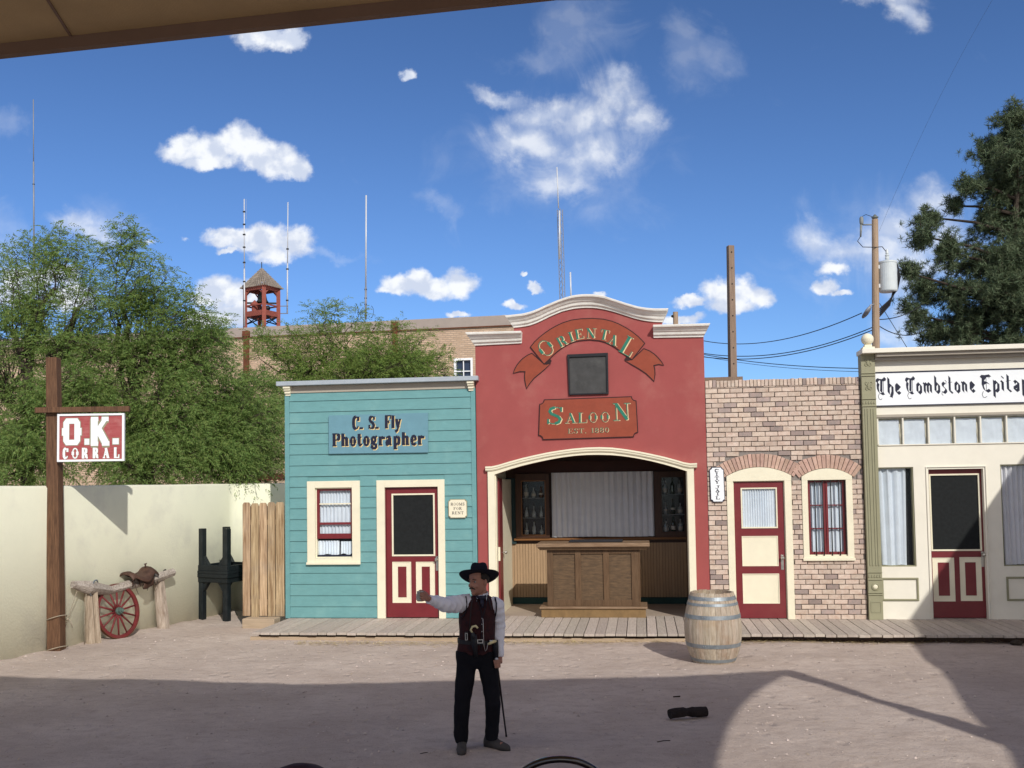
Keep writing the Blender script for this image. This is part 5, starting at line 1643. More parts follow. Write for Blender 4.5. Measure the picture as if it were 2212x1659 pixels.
# ================================================================== CANOPY that shades the yard and shows at the top left
def canopy():
    zb, zt = 5.0, 5.12
    off = lambda p, z=zt: (p.x + SUN.x / SUN.z * (z - p.z), p.y + SUN.y / SUN.z * (z - p.z))

    def S(px, py): return off(G(px, py))
    E0 = W(0, 128, 1.0); dirE = ray(0, 128)

    def onz(px, py, z):
        d = ray(px, py); t = (z - CAMH) / d.z; p = CO + d * t; return (p.x, p.y)
    e0 = onz(0, 128, zb); e1 = onz(1200, 1, zb)
    d = Vector(e1) - Vector(e0)
    far_left = Vector(e0) - d * 1.6
    front = [tuple(far_left), e0, e1]
    for p in ((1450, 1463), (1560, 1456), (1640, 1450), (1700, 1446)): 
        q = S(*p)
        if q[0] > e1[0] + .3: front.append(q)
    inner = [S(*p) for p in ((1690, 1456), (1668, 1467), (1646, 1480), (1626, 1494), (1606, 1510), (1590, 1528), (1576, 1550), (1566, 1567), (1558, 1585), (1546, 1620), (1538, 1659))]
    last = Vector(inner[-1]); dl = (Vector(inner[-1]) - Vector(inner[-2])).normalized()
    inner.append(tuple(last + dl * 3))
    back = inner[-1][1]
    root = thing('canopy', 'tan bleacher canopy roof overhead at the upper left', 'canopy', (far_left.x, 4, zb))
    poly = front + inner + [(inner[-1][0], -4.0), (far_left.x, -4.0)]
    MB().slab(poly, zb + .07, zt).build('roof_panel', SOFFIT, root)
    # fascia hanging below the soffit
    f = MB(); a, b = Vector((*front[0], 0)), Vector((*front[2], 0)); nrm = Vector((-(b - a).y, (b - a).x, 0)).normalized()
    if nrm.y > 0: nrm = -nrm
    q = [a, b, b + nrm * .05, a + nrm * .05]
    f.slab([(p.x, p.y) for p in q], zb, zb + .069); f.build('front_fascia', SOFFITD, root)
    for k in range(2, len(front) - 1):
        a, b = Vector((*front[k], 0)), Vector((*front[k + 1], 0)); nr = Vector((-(b - a).y, (b - a).x, 0)).normalized()
        if nr.y > 0: nr = -nr
        MB().slab([(p.x, p.y) for p in (a, b, b + nr * .05, a + nr * .05)], zb + .001, zb + .0685).build('side_fascia', SOFFITD, root)
    # dark seams between soffit sheets
    s = MB()
    for (pa, pb) in (((104, 0), (165, 96)), ((-700, 0), (-560, 160)), ((900, -200), (960, -60))):
        A, B = Vector(onz(*pa, zb + .07)), Vector(onz(*pb, zb + .07))
        dd = (B - A).normalized(); nn = Vector((-dd.y, dd.x)) * .008
        A = A - dd * 2.5
        s.slab([tuple(A + nn), tuple(A - nn), tuple(B - nn), tuple(B + nn)], zb + .064, zb + .0695)
    s.build('soffit_seam', SOFFITD, root)
    # beam
    up_ = [S(*p) for p in ((1700, 1446), (1713, 1448), (1876, 1501), (2060, 1553), (2126, 1575), (2180, 1598))]
    lo = [S(*p) for p in ((1690, 1456), (1706, 1460), (1906, 1520), (2040, 1570), (2156, 1608))]
    MB().slab(up_ + lo[::-1], zb - .0, zt - .003).build('cross_beam', SOFFITD, root)
    # right hand roof
    wp = [W(2212, 984, 16.2), None]
    pt = []
    for px, py in ((1966, 1337), (2212, 984)):
        u, z = F(px, py); p = O0 + UH * u; p.z = z; pt.append(off(p))
    g_ = [S(*p) for p in ((1980, 1375), (1986, 1410), (2010, 1430), (2026, 1440), (2056, 1480), (2101, 1545), (2136, 1585))]
    lowr = [S(*p) for p in ((2156, 1608), (2174, 1620), (2186, 1635), (2195, 1659))]
    ext = Vector(pt[1]) + (Vector(pt[1]) - Vector(pt[0])) * 2.0
    lowr.append((lowr[-1][0] + .05, inner[-1][1] - 1.0))
    poly = [tuple(ext), pt[1], pt[0]] + g_[1:] + lowr + [(lowr[-1][0], -4.0), (24, -4.0), (24, ext.y)]
    MB().slab(poly, zb + .07, zt + .01).build('side_roof_panel', SOFFIT, root)
    # posts at the back and sides hold it up
    for x, y in ((far_left.x + .3, -3.6), (inner[-1][0] - .1, -3.6), (12, -3.6), (23.5, -3.6), (far_left.x + .3, 5.2), (23.5, 9)):
        MB().box(x - .07, x + .07, y - .07, y + .07, 0, zb + .069).build('post', SOFFITD, root)


canopy()
# ================================================================== LEFT SIDE: wall, sign post, rail, wheel, tables, gate
WD3 = Vector((WALLD.x, WALLD.y, 0)); WN3 = Vector((WALLD.y, -WALLD.x, 0))      # normal pointing to the yard (right)
WP3 = Vector((WALLP0.x, WALLP0.y, 0))


def wallpt(s, n, z):
    p = WP3 + WD3 * s + WN3 * n
    return Vector((p.x, p.y, z))


def stucco_wall():
    corner = 5.85      # along the wall from WP3
    H = 2.54
    # centre line: near end, corner, then behind the teal shop
    c = wallpt(corner, 0, 0)
    end = c + Vector((3.2, 0.35, 0))
    line = [wallpt(-9, 0, 0), c, end]
    rings = []
    prof = [(0, -.1), (0, H - .035), (-.02, H - .01), (-.06, H), (-.18, H), (-.22, H - .01), (-.24, H - .035), (-.24, -.1)]
    pts = []
    segs = [(line[0], line[1], 60), (line[1], line[2], 22)]
    cols = []
    n0 = WN3; d1 = (end - c).normalized(); n1 = Vector((d1.y, -d1.x, 0))
    for (a, b, n), nr in zip(segs, (n0, n1)):
        for i in range(n + 1):
            p = a.lerp(b, i / n)
            nn = nr
            if (p - c).length < 1e-6:
                nn = (n0 + n1); nn = nn / nn.dot(n0)
                if cols and (cols[-1][0] - p).length < 1e-6: continue
            cols.append((p, nn))
    for p, nn in cols:
        w = .018 * mnoise.noise(p * .9) + .006 * mnoise.noise(p * 3)
        hz = .012 * mnoise.noise(p * .8 + Vector((5, 0, 0)))
        rings.append([(p + nn * (o + (w if z > 0 else w)) + Vector((0, 0, z + (hz if z > 1 else 0)))) for o, z in prof])
    mb = MB().loft(rings)
    mb.build('stucco_wall', STUCCO_CREAM, base=wallpt(0, 0, 0), smooth=True, label='long cream stucco yard wall with rounded top under the trees', cat='wall')
    return c


CORNER = stucco_wall()


def grid_rust():
    # low corrugated roof edge seen over the wall beside the teal shop
    mb = MB(); c = W(600, 1036, 20.6); z = c.z
    rows = []
    for j in range(2):
        row = []
        for i in range(81):
            x = c.x - .62 + i * .02
            row.append((x, c.y + j * 1.5, z - .02 + .14 * j * 0 + .018 * math.sin(i * 1.1) + .16 * j + .02 * i / 81))
        rows.append(row)
    mb.loft(rows, False, False)
    th = thing('shed_roof', 'rusty corrugated shed roof just behind the stucco wall', 'shed', (c.x, c.y, 0))
    mb.build('corrugated_sheet', RUSTY, th)
    MB().box(c.x - .55, c.x + .95, c.y + .05, c.y + 1.45, 0, z - .06).build('shed_wall', GREYWOOD, th)


grid_rust()


def ok_sign():
    D = 15.27
    b = G(122, 1406); 
    top = W(115.5, 773, b.y)
    p = thing('sign_post', 'tall square brown wooden post standing by the stucco wall', 'post', (b.x, b.y, 0))
    hw = .092
    tx = W(115.5, 773, b.y).x - .0; bx = b.x
    m = MB(); z1 = top.z
    # slight lean
    ring = lambda cx, z, w: [(cx - w, b.y - w, z), (cx + w, b.y - w, z), (cx + w, b.y + w, z), (cx - w, b.y + w, z)]
    m.loft([ring(bx, -.1, hw + .012), ring(bx + (tx - bx) * .5, z1 * .5, hw + .002), ring(tx, z1, hw - .008)])
    m.build('timber', POSTWOOD, p, bevel=.008)
    ca = W(78, 886, b.y - .12); cb = W(281, 885, b.y - .12)
    MB().box(ca.x, cb.x, b.y - .17, b.y - .105, ca.z - .045, ca.z + .038).build('crossbar', POSTWOOD, p, bevel=.006)
    lp = MB()
    for z, r in ((.50, .145), (.03, .16)):
        lp.tube([(bx + r * math.cos(t), b.y + r * math.sin(t), z + .05 * math.cos(t + .5)) for t in [2 * math.pi * i / 20 for i in range(21)]], .007, 6, cap=False)
    rp = lp.build('tied_rope', ROPE, p, smooth=True)
    # sign
    f = b.y - .135
    s0 = W(124, 998, f); s1 = W(269, 892.5, f)
    sg = thing('hanging_sign', 'red and white framed board reading O.K. CORRAL hung under the crossbar', 'sign', (s0.x, f, s0.z))
    w = .032
    bo = MB().box(s0.x + w, s1.x - w, f - .004, f + .02, s0.z + w, s1.z - w).build('signboard', mat('red_sign_plank', (.33, .055, .06), .7, .2, 4, (1.0, 6, 9), .002, 30, col2=(.42, .11, .11), stain=(.50, .24, .22), stainamt=.35, stainscale=6), sg)
    MB().frame(s0.x, s1.x, s0.z, s1.z, w, f - .02, f + .03).build('frame', WHITE, sg, bevel=.004)
    # zoom measures: board 262..567 x 390..615
    Wt, Ht = s1.x - s0.x, s1.z - s0.z
    Xs = lambda a: s0.x + (a - 262) / 305 * Wt
    Zs = lambda bb: s0.z + (615 - bb) / 225 * Ht
    for mtl, e, yy in ((OLIVE, .010, -.0045), (WHITE, 0, -.0085)):
        t = MB()
        for ch, a0, a1 in (('O', 283, 372), ('.', 386, 408), ('K', 412, 500), ('.', 514, 542)):
            if ch == '.':
                t.box(Xs(a0) - e, Xs(a1) + e, f + yy - .0003, f + yy, Zs(536) - e, Zs(508) + e)
            elif ch == 'O':
                cx = (Xs(a0) + Xs(a1)) / 2; w2 = (Xs(a1) - Xs(a0)) / 2; z0, z1 = Zs(537), Zs(411)
                zc = (z0 + z1) / 2; h2 = (z1 - z0) / 2
                sh = [(1, .0), (1, .28), (.86, .28), (.86, .70), (.58, 1), (-.58, 1), (-.86, .70), (-.86, .28), (-1, .28), (-1, -.28), (-.86, -.28), (-.86, -.70), (-.58, -1), (.58, -1), (.86, -.70), (.86, -.28), (1, -.28)]
                inn = [(.10, 0), (.10, .28), (.27, .28), (.27, .50), (.27, .60), (.27, .60), (-.27, .60), (-.27, .50), (-.27, .28), (-.27, -.28), (-.27, -.28), (-.27, -.50), (-.27, -.60), (.27, -.60), (.27, -.50), (.27, -.28), (.10, -.28)]
                sh = [(x, z) for x, z in sh]
                n = len(sh); o = len(t.v)
                for (x, z), (xi, zi) in zip(sh, inn):
                    xi = xi if abs(xi) != .10 else .27
                    t.v.append((cx + x * w2 + e * (1 if x > 0 else -1), f + yy, zc + z * h2 + (e if z > 0 else -e) * .8)); t.v.append((cx + xi * w2 - e * .6 * (1 if xi > 0 else -1), f + yy, zc + zi * h2 - (e * .6 if zi > 0 else -e * .6)))
                for i in range(n):
                    j = (i + 1) % n; t.f.append((o + 2 * i, o + 2 * j, o + 2 * j + 1, o + 2 * i + 1))
            else:
                text(t, 'K', Xs(a1) - Xs(a0) , Zs(411) - Zs(537), plain(Xs(a0), Zs(537)), f + yy, .26 if not e else .34, thin=.62 if not e else .85)
        u = [(288, 312), (327, 360), (374, 402), (424, 450), (470, 500), (520, 545)]
        for ch, (a0, a1) in zip('CORRAL', u):
            text(t, ch, Xs(a1) - Xs(a0), Zs(551) - Zs(600), plain(Xs(a0), Zs(600)), f + yy - .0015, (.23 if not e else .29), thin=.45 if not e else .6)
        t.build('lettering' if mtl is WHITE else 'letter_outline', mtl, bo)


ok_sign()


def hitch():
    A = G(198, 1392); B = G(353, 1358)
    root = thing('hitching_rail', 'weathered driftwood hitching rail by the stucco wall', 'hitching rail', (A.x, A.y, 0))
    rng = random.Random(2)

    def rough(pts, rs, n=12, seed=0, sq=1.0):
        m = MB(); fine = []; fr = []
        for i in range(len(pts) - 1):
            for k in range(6):
                t = k / 6; fine.append(Vector(pts[i]).lerp(Vector(pts[i + 1]), t)); fr.append(rs[i] * (1 - t) + rs[i + 1] * t)
        fine.append(Vector(pts[-1])); fr.append(rs[-1])
        m.tube(fine, fr, n)
        c = Vector((0, 0, 0))
        nv = []
        for i, v in enumerate(m.v):
            v = Vector(v); k = i // n
            if k < len(fine):
                ax = fine[k]; d = v - ax; ang = (i % n) / n * 6.28
                s = 1 + .16 * mnoise.noise(Vector((ang * 1.3 + seed, k * .12, seed))) + .10 * math.sin(ang * 5 + seed + k * .05)
                v = ax + d * s
            nv.append(tuple(v))
        m.v = nv
        return m
    tA = W(186, 1268, A.y); tB = W(345, 1246, B.y)
    for (x0, x1, yb, D, r, sd) in ((196, 190, 0, A.y, .062, 1), (213, 204, 0, A.y + .05, .045, 2)):
        t = W(x1, 1270, D); bt = W(x0, 1391, D)
        rough([(bt.x, D, -.05), ((bt.x + t.x) / 2, D, t.z * .5), (t.x, D, t.z)], [r * 1.15, r, r * .95], 10, sd).build('post', mat('tan_split_post', (.25, .185, .13), .9, .2, 4, (12, 12, 1.2), .006, 14, col2=(.50, .41, .31)), root, smooth=False)
    bb = W(354, 1358, B.y); tt = W(343, 1252, B.y)
    rough([(bb.x, B.y, -.05), ((bb.x + tt.x) / 2 - .01, B.y, tt.z * .5), (tt.x, B.y, tt.z)], [.105, .090, .085], 12, 5).build('post', GREYWOOD, root)
    r0 = W(157, 1262, A.y - .35); r1 = W(190, 1269, A.y - .08); r2 = W(236, 1275, A.y + .5); r3 = W(285, 1262, A.y + 1.0); r4 = W(330, 1250, B.y - .25); r5 = W(374, 1236, B.y + .25)
    rough([r0, r1, r2, r3, r4, r5], [.055, .105, .080, .085, .075, .065], 12, 7).build('rail', GREYWOODX, root)
    # ties
    for (px, py, D, r) in ((203, 1270, A.y + .02, .125), (353, 1244, B.y + .1, .11)):
        c = W(px, py, D); m = MB()
        m.tube([(c.x + .03 * math.sin(t), c.y + r * math.cos(t), c.z + r * math.sin(t)) for t in [6.283 * i / 18 for i in range(19)]], .012, 6, cap=False)
        m.build('binding', IRON if px > 300 else STEEL, root, smooth=True)
    rp = MB()
    a = W(168, 1272, A.y - .25); b_ = W(128, 1400, A.y - .35)
    mid = a.lerp(b_, .55) + Vector((0, 0, .03))
    rp.tube([a, a.lerp(mid, .5), mid, mid.lerp(b_, .5), b_], .006, 6)
    rp.ball(mid, .022, 8); rp.tube([mid, mid + Vector((.05, 0, -.03)), mid + Vector((.075, 0, -.13))], .007, 6)
    rp.tube([W(187, 1270, A.y - .12), W(183, 1330, A.y - .12), W(182, 1392, A.y - .12)], .006, 6)
    rp.build('rope', ROPE, root, smooth=True)

    # wheel
    c = W(254, 1318, 16.58)
    d = (WD3 * 1.0 + WN3 * .10).normalized(); lean = Vector((0, 0, 1)) * .985 - WN3 * .17
    lean.normalize(); d2 = (d - lean * d.dot(lean)).normalized(); nrm = d2.cross(lean)
    if nrm.dot(WN3) < 0: nrm = -nrm
    Rr = .450; rad = .035
    cz = Rr * .985; c = Vector((c.x, c.y, cz + .01))
    wh = thing('wagon_wheel', 'red wooden wagon wheel leaning against the wall below the rail', 'wheel', (c.x, c.y, 0))
    P = lambda a, r, o=0: c + d2 * (r * math.cos(a)) + lean * (r * math.sin(a)) + nrm * o
    N_ = 64
    rim = MB()
    prof = [(Rr - .058, -.022), (Rr - .006, -.022), (Rr - .006, .022), (Rr - .058, .022)]
    rim.loft([[P(6.2832 * k / N_, r, o) for r, o in prof] for k in range(N_ + 1)], True, False); rim.build('rim', WHEELRED, wh, bevel=.004)
    ty = MB(); prof = [(Rr - .006, -.024), (Rr + .004, -.024), (Rr + .004, .024), (Rr - .006, .024)]
    ty.loft([[P(6.2832 * k / N_, r, o) for r, o in prof] for k in range(N_ + 1)], True, False); ty.build('iron_tyre', RUSTY, wh)
    for k in range(14):
        a = 6.2832 * k / 14 + .12
        MB().tube([P(a, .05), P(a, .15), P(a, Rr - .05)], [.021, .017, .013], 8).build('spoke', WHEELRED, wh, smooth=True)
    hb = MB()
    for o0, o1, r in ((-.07, .05, .062), (.05, .10, .045), (.10, .125, .03)):
        hb.loft([[P(6.2832 * k / 20, r, o) for k in range(20)] for o in (o0, o1)])
    hb.build('hub', mat('green_grey_hub', (.09, .14, .12), .6, .3, 14, stain=(.2, .05, .04), stainamt=.5, stainscale=9), wh, bevel=.006)
    # leather on the rail
    s = W(299, 1247, (A.y + B.y) / 2 + .30)
    sd = thing('old_saddle', 'worn brown leather saddle slung over the driftwood rail', 'saddle', (s.x, s.y, s.z))
    ax = (r5 - r0).normalized(); ax = Vector((ax.x, ax.y, .08)).normalized(); sn = Vector((ax.y, -ax.x, 0)).normalized(); up = ax.cross(sn); up = up if up.z > 0 else -up
    m = MB(); rows = []
    nL = 22
    for i in range(nL + 1):
        t = i / nL; l = (t - .5) * .66
        hgt = .03 + .06 * math.exp(-((t - .10) / .12) ** 2) + .07 * math.exp(-((t - .84) / .11) ** 2) - .03 * math.exp(-((t - .45) / .2) ** 2)
        wd = .17 + .10 * math.exp(-((t - .45) / .28) ** 2)
        ring = []
        for k in range(13):
            q = (k / 12 - .5) * 2
            ang = q * 1.25
            x = wd * math.sin(ang); z = hgt + .075 * math.cos(ang) - .075 - .05 * q * q + .01 * mnoise.noise(Vector((t * 9, q * 4, 2)))
            ring.append(s + ax * l + sn * x + up * (z + .06))
        ring2 = [p - up * .028 for p in ring[::-1]]
        rows.append(ring + ring2)
    m.loft(rows); m.build('seat', LEATHER, sd, smooth=True)
    fl = MB(); rows = []
    for i in range(9):
        t = i / 8; row = []
        for k in range(9):
            q = k / 8; l = -.08 + .26 * q - .05 * t
            row.append(s + ax * l + sn * (.15 + .06 * math.sin(t * 2.2)) + up * (.02 - .19 * t - .02 * math.sin(q * 5)))
        rows.append(row + [p - sn * .012 for p in row[::-1]])
    fl.loft(rows); fl.build('skirt', LEATHER, sd, smooth=True)
    hn = MB(); hp = s + ax * .19 + up * .12; hn.tube([hp, hp + up * .055, hp + up * .08], [.016, .012, .02], 8); hn.tube([hp + up * .08 - ax * .03, hp + up * .085 + ax * .035], .008, 6); hn.build('horn', LEATHER, sd, smooth=True)
    st = MB()
    st.tube([s + ax * .10 + sn * .17 - up * .14 + (ax * .03 * math.cos(t) + up * .035 * math.sin(t)) for t in [6.283 * i / 14 for i in range(15)]], .008, 6, cap=False)
    st.build('cinch_ring', CHROME, sd, smooth=True)
    # harness straps and rings hanging under the rail
    hs = thing('harness_straps', 'dark leather straps and iron rings hanging under the rail', 'harness', (s.x, s.y, s.z - .1))
    m = MB(); rng = random.Random(8)
    for l, ln in ((-.20, .24), (-.10, .12), (-.26, .10), (.10, .22), (.16, .16)):
        p = s + ax * l + sn * .09 - up * .02
        m.tube([p, p + sn * .03 - up * ln * .5 + ax * rng.uniform(-.03, .03), p + sn * .02 - up * ln + ax * rng.uniform(-.05, .05)], [.014, .012, .008], 6, flat=.4)
    m.build('strap', LEATHER, hs, smooth=True)
    m = MB()
    for l, dz in ((.02, .16), (.30, .07), (.33, .14)):
        p = s + ax * l + sn * .09 - up * dz
        m.tube([p + ax * .035 * math.cos(t) + up * .045 * math.sin(t) for t in [6.283 * i / 14 for i in range(15)]], .006, 6, cap=False)
    m.build('ring', IRON, hs, smooth=True)


hitch()


def tables():
    b = G(437, 1338)
    # square table, yard-side corner on the right at px 489
    d1 = Vector((1, -.02, 0)).normalized(); 
    pl = G(437, 1337); pr = G(490, 1341)
    # front-left leg pl, front-right leg pr ; the third direction goes back-right
    ex = (pr - pl); ex.z = 0; L1 = ex.length
    ex.normalize()
    ey = Vector((.35, .94, 0)).normalized(); L2 = .74
    H = .86; lw = .060
    labs = (('black_table', 'heavy black wooden table standing upright beside the plank gate'), ('black_table', 'black wooden table turned upside down on top of the other one'))
    c0 = pl + ex * L1 / 2 + ey * L2 / 2
    for up, (nm, lab) in zip((True, False), labs):
        z0 = 0 if up else H + .002
        th = thing(nm, lab, 'table', (c0.x, c0.y, z0), group='stacked black tables')
        def col(p, za, zb, w=lw):
            q = [p - ex * w - ey * w, p + ex * w - ey * w, p + ex * w + ey * w, p - ex * w + ey * w]
            return MB().loft([[(v.x, v.y, za) for v in q], [(v.x, v.y, zb) for v in q]])
        tops = (H - .17, H) if up else (z0, z0 + .15)
        ov = .10
        k = [pl - ex * ov - ey * ov, pr + ex * ov - ey * ov, pr + ex * ov + ey * (L2 + ov), pl - ex * ov + ey * (L2 + ov)]
        zt = (H - .07, H) if up else (z0, z0 + .05)
        MB().loft([[(v.x, v.y, zt[0]) for v in k], [(v.x, v.y, zt[1]) for v in k]]).build('tabletop', BLACKWOOD, th, bevel=.008)
        # apron boards
        ap = MB(); za = (H - .16, H - .071) if up else (z0 + .051, z0 + .155)
        ins = .02 if up else .0
        q = [pl - ex * (ov - .02) - ey * (ov - .02), pr + ex * (ov - .02) - ey * (ov - .02), pr + ex * (ov - .02) + ey * (L2 + ov - .02), pl - ex * (ov - .02) + ey * (L2 + ov - .02)]
        cc = (q[0] + q[2]) / 2
        for i in range(4):
            a, b2 = q[i], q[(i + 1) % 4]; dn = (cc - (a + b2) / 2).normalized() * .04
            dd = (b2 - a).normalized() * .041
            a2, b3 = (a, b2) if i % 2 == 0 else (a + dd, b2 - dd)
            ap.loft([[(v.x, v.y, za[0]) for v in (a2, b3, b3 + dn, a2 + dn)], [(v.x, v.y, za[1]) for v in (a2, b3, b3 + dn, a2 + dn)]])
        ap.build('apron', BLACKWOOD, th, bevel=.005)
        for i, p in enumerate((pl, pr, pr + ey * L2, pl + ey * L2)):
            hh = .76
            z_a, z_b = (0.0 if not up else -.02, H - .071) if up else (z0 + .051, z0 + (.84 if i != 2 else .92))
            col(p, z_a, z_b).build('leg', BLACKWOOD, th, bevel=.008)
            # corner brace
            sg_ = 1 if i in (0, 3) else -1
            dirb = ex * sg_
            zz = (H - .165) if up else (z0 + .155)
            s_ = -1 if up else 1
            br = MB(); t = ey * .045
            A = p + dirb * lw
            br.loft([[v + Vector((0, 0, zz)) for v in (A - t, A + dirb * .13 - t, A + dirb * .13 + t, A + t)], [v + Vector((0, 0, zz + s_ * .16)) for v in (A - t, A + dirb * .012 - t, A + dirb * .012 + t, A + t)]])
            br.build('brace', BLACKWOOD, th)


tables()


def gate():
    v = -.02
    us = [FU(a * .4735, 1200, v) for a in (1107, 1145, 1183, 1221, 1258, 1299)]
    z0 = F(560, 1331, v)[1]; z1 = F(560, 1086, v)[1]
    root = thing('plank_gate', 'short gate of weathered vertical cedar planks beside the teal shop', 'gate', (us[0], v, 0), FL)
    rng = random.Random(6)
    m = MB()
    for i in range(5):
        a, b = us[i] + .007, us[i + 1] - .007; h = z1 + rng.uniform(-.015, .015); zb = z0 + rng.uniform(-.01, .01); c = .035
        m.prism([(a, zb), (b, zb), (b, h - c), (b - c * .7, h), (a + c * .7, h), (a, h - c)], v - .02 + rng.uniform(-.004, .004), v + .006)
    m.build('plank', CEDAR, root, bevel=.004)
    MB().box(us[0] + .02, us[-1] - .02, v + .046, v + .05, z0 + .02, z1 - .06).build('gap_shade_sheet', BLACKWOOD, root)  # black sheet added so the gaps between planks look shaded
    r = MB()
    for z in (z0 + .25, z1 - .35): r.box(us[0] + .02, us[-1] - .01, v + .008, v + .045, z - .045, z + .045)
    r.build('batten', CEDAR, root)
    p = G(532, 1360); q = G(600, 1350)
    # sill block on the ground
    u0 = FU(531, 1345, -.25); u1 = FU(600, 1340, -.25)
    MB().box(u0, u1, -.42, -.12, -.02, .17).build('timber_block', FASCIA, frame=FL, base=(u0, -.3, 0), bevel=.012, label='short sawn timber block lying below the plank gate', cat='block')


gate()


# ================================================================== BARREL, LOG
def barrel():
    f = G(1540, 1437)
    cx, cy = f.x, f.y + .30
    cx = W(1541, 1400, cy).x
    k = FPX / cy
    Hb = .94
    root = thing('wine_barrel', 'weathered oak barrel with grey steel hoops standing by the boardwalk', 'barrel', (cx, cy, 0))
    rad = lambda t: .288 + .096 * (1 - ((t - .46) / .54) ** 2) if t > .46 else .280 + .104 * (1 - ((t - .46) / .46) ** 2)
    rng = random.Random(9)
    st = MB(); n = 30; ang = 0; widths = [rng.uniform(.8, 1.25) for _ in range(n)]; tot = sum(widths)
    for i in range(n):
        w = widths[i] / tot * 6.2832
        a0, a1 = ang + .004, ang + w - .004; ang += w
        rings = []
        dz = rng.uniform(-.004, .006)
        for j in range(17):
            t = j / 16; r = rad(t); z = t * Hb + (dz if j == 16 else 0)
            ro = r + rng.uniform(0, .0015); ri = r - .024
            am = (a0 + a1) / 2
            rings.append([(cx + ro * math.cos(a0), cy + ro * math.sin(a0), z), (cx + (ro + .002) * math.cos(am), cy + (ro + .002) * math.sin(am), z), (cx + ro * math.cos(a1), cy + ro * math.sin(a1), z), (cx + ri * math.cos(a1), cy + ri * math.sin(a1), z), (cx + ri * math.cos(a0), cy + ri * math.sin(a0), z)])
        st.loft(rings)
    st.build('staves', STAVE, root)
    for t0, t1 in ((.955, .905), (.865, .828), (.70, .645), (.295, .240), (.075, .03)):
        h = MB(); rings = []
        for r_, t in ((rad(t0) + .006, t0), (rad(t1) + .006, t1), (rad(t1) - .006, t1), (rad(t0) - .006, t0)):
            rings.append([(cx + r_ * math.cos(6.2832 * q / 64), cy + r_ * math.sin(6.2832 * q / 64), t * Hb + .004 * math.sin(q * .098)) for q in range(64)])
        rings.append(rings[0]); h.loft(rings, True, False)
        for s in (0, 1): h.ball((cx + (rad((t0 + t1) / 2) + .007) * math.cos(4.15 + s * .09), cy + (rad((t0 + t1) / 2) + .007) * math.sin(4.15 + s * .09), (t0 + t1) / 2 * Hb), .008, 6)
        h.build('hoop', STEEL, root, smooth=False)
    MB().lathe([(.0005, 0), (rad(.9) - .02, 0)], (cx, cy, Hb * .90), 40, cap=False).build('barrel_head', STAVE, root)
    MB().lathe([(rad(0), -.02), (rad(0), .02)], (cx, cy, .0), 30).build('barrel_bottom', STAVE, root)


barrel()


def log():
    a = G(1448, 1556); b = G(1527, 1548)
    m = MB(); pts = []; rs = []
    for i in range(14):
        t = i / 13; p = a.lerp(b, t); pts.append((p.x, p.y + .04, .052 + .008 * math.sin(t * 5))); rs.append(.052 + .006 * mnoise.noise(Vector((t * 6, 1, 1))) - (.008 if 5 < i < 8 else 0))
    m.tube(pts, rs, 12)
    m.v = [tuple(Vector(v) + Vector((0, 0, 1)) * .006 * mnoise.noise(Vector(v) * 25)) for v in m.v]
    m.build('firewood_log', mat('charred_bark', (.014, .009, .009), .9, .4, 20, bump=.008, bscale=40), base=(a.x, a.y, 0), label='short dark charred log lying on the dirt', cat='log', smooth=False)
    c = G(1462, 1507)
    MB().tube([c + Vector((-.04, 0, .01)), c + Vector((.04, .01, .012))], [.008, .010], 6).build('wood_chip', BARK, base=c, label='tiny dark wood chip on the dirt behind the log', cat='stick')
    for (x, y, l, an, lab) in ((1200 / 2, 0, 0, 0, None),):
        pass
    for x, y, l, an, lab in ((1170 * .7855, 2073 * .7855, .05, -.3, 'short thin twig on the dirt left of the man'), (1106 + 655 / 2, 1335 + 535 / 2, .07, -.35, 'thin twig on the dirt in front of the log')):
        c = G(x, y); MB().tube([c + Vector((-l * math.cos(an), l * math.sin(an), .006)), c + Vector((0, 0, .012)), c + Vector((l * math.cos(an), -l * math.sin(an), .006))], .004, 5).build('twig', BARK, base=c, label=lab, cat='twig')
    c = G(2196, 1393); m = MB()
    m.ball((c.x, c.y, .03), .07, 8, (1.4, .7, .6)); m.v = [tuple(Vector(v) + Vector((0, 0, 1)) * .02 * mnoise.noise(Vector(v) * 20)) for v in m.v]
    m.build('dark_clod', BARK, base=c, label='dark clod on the ground at the right end of the boardwalk', cat='clod')


log()


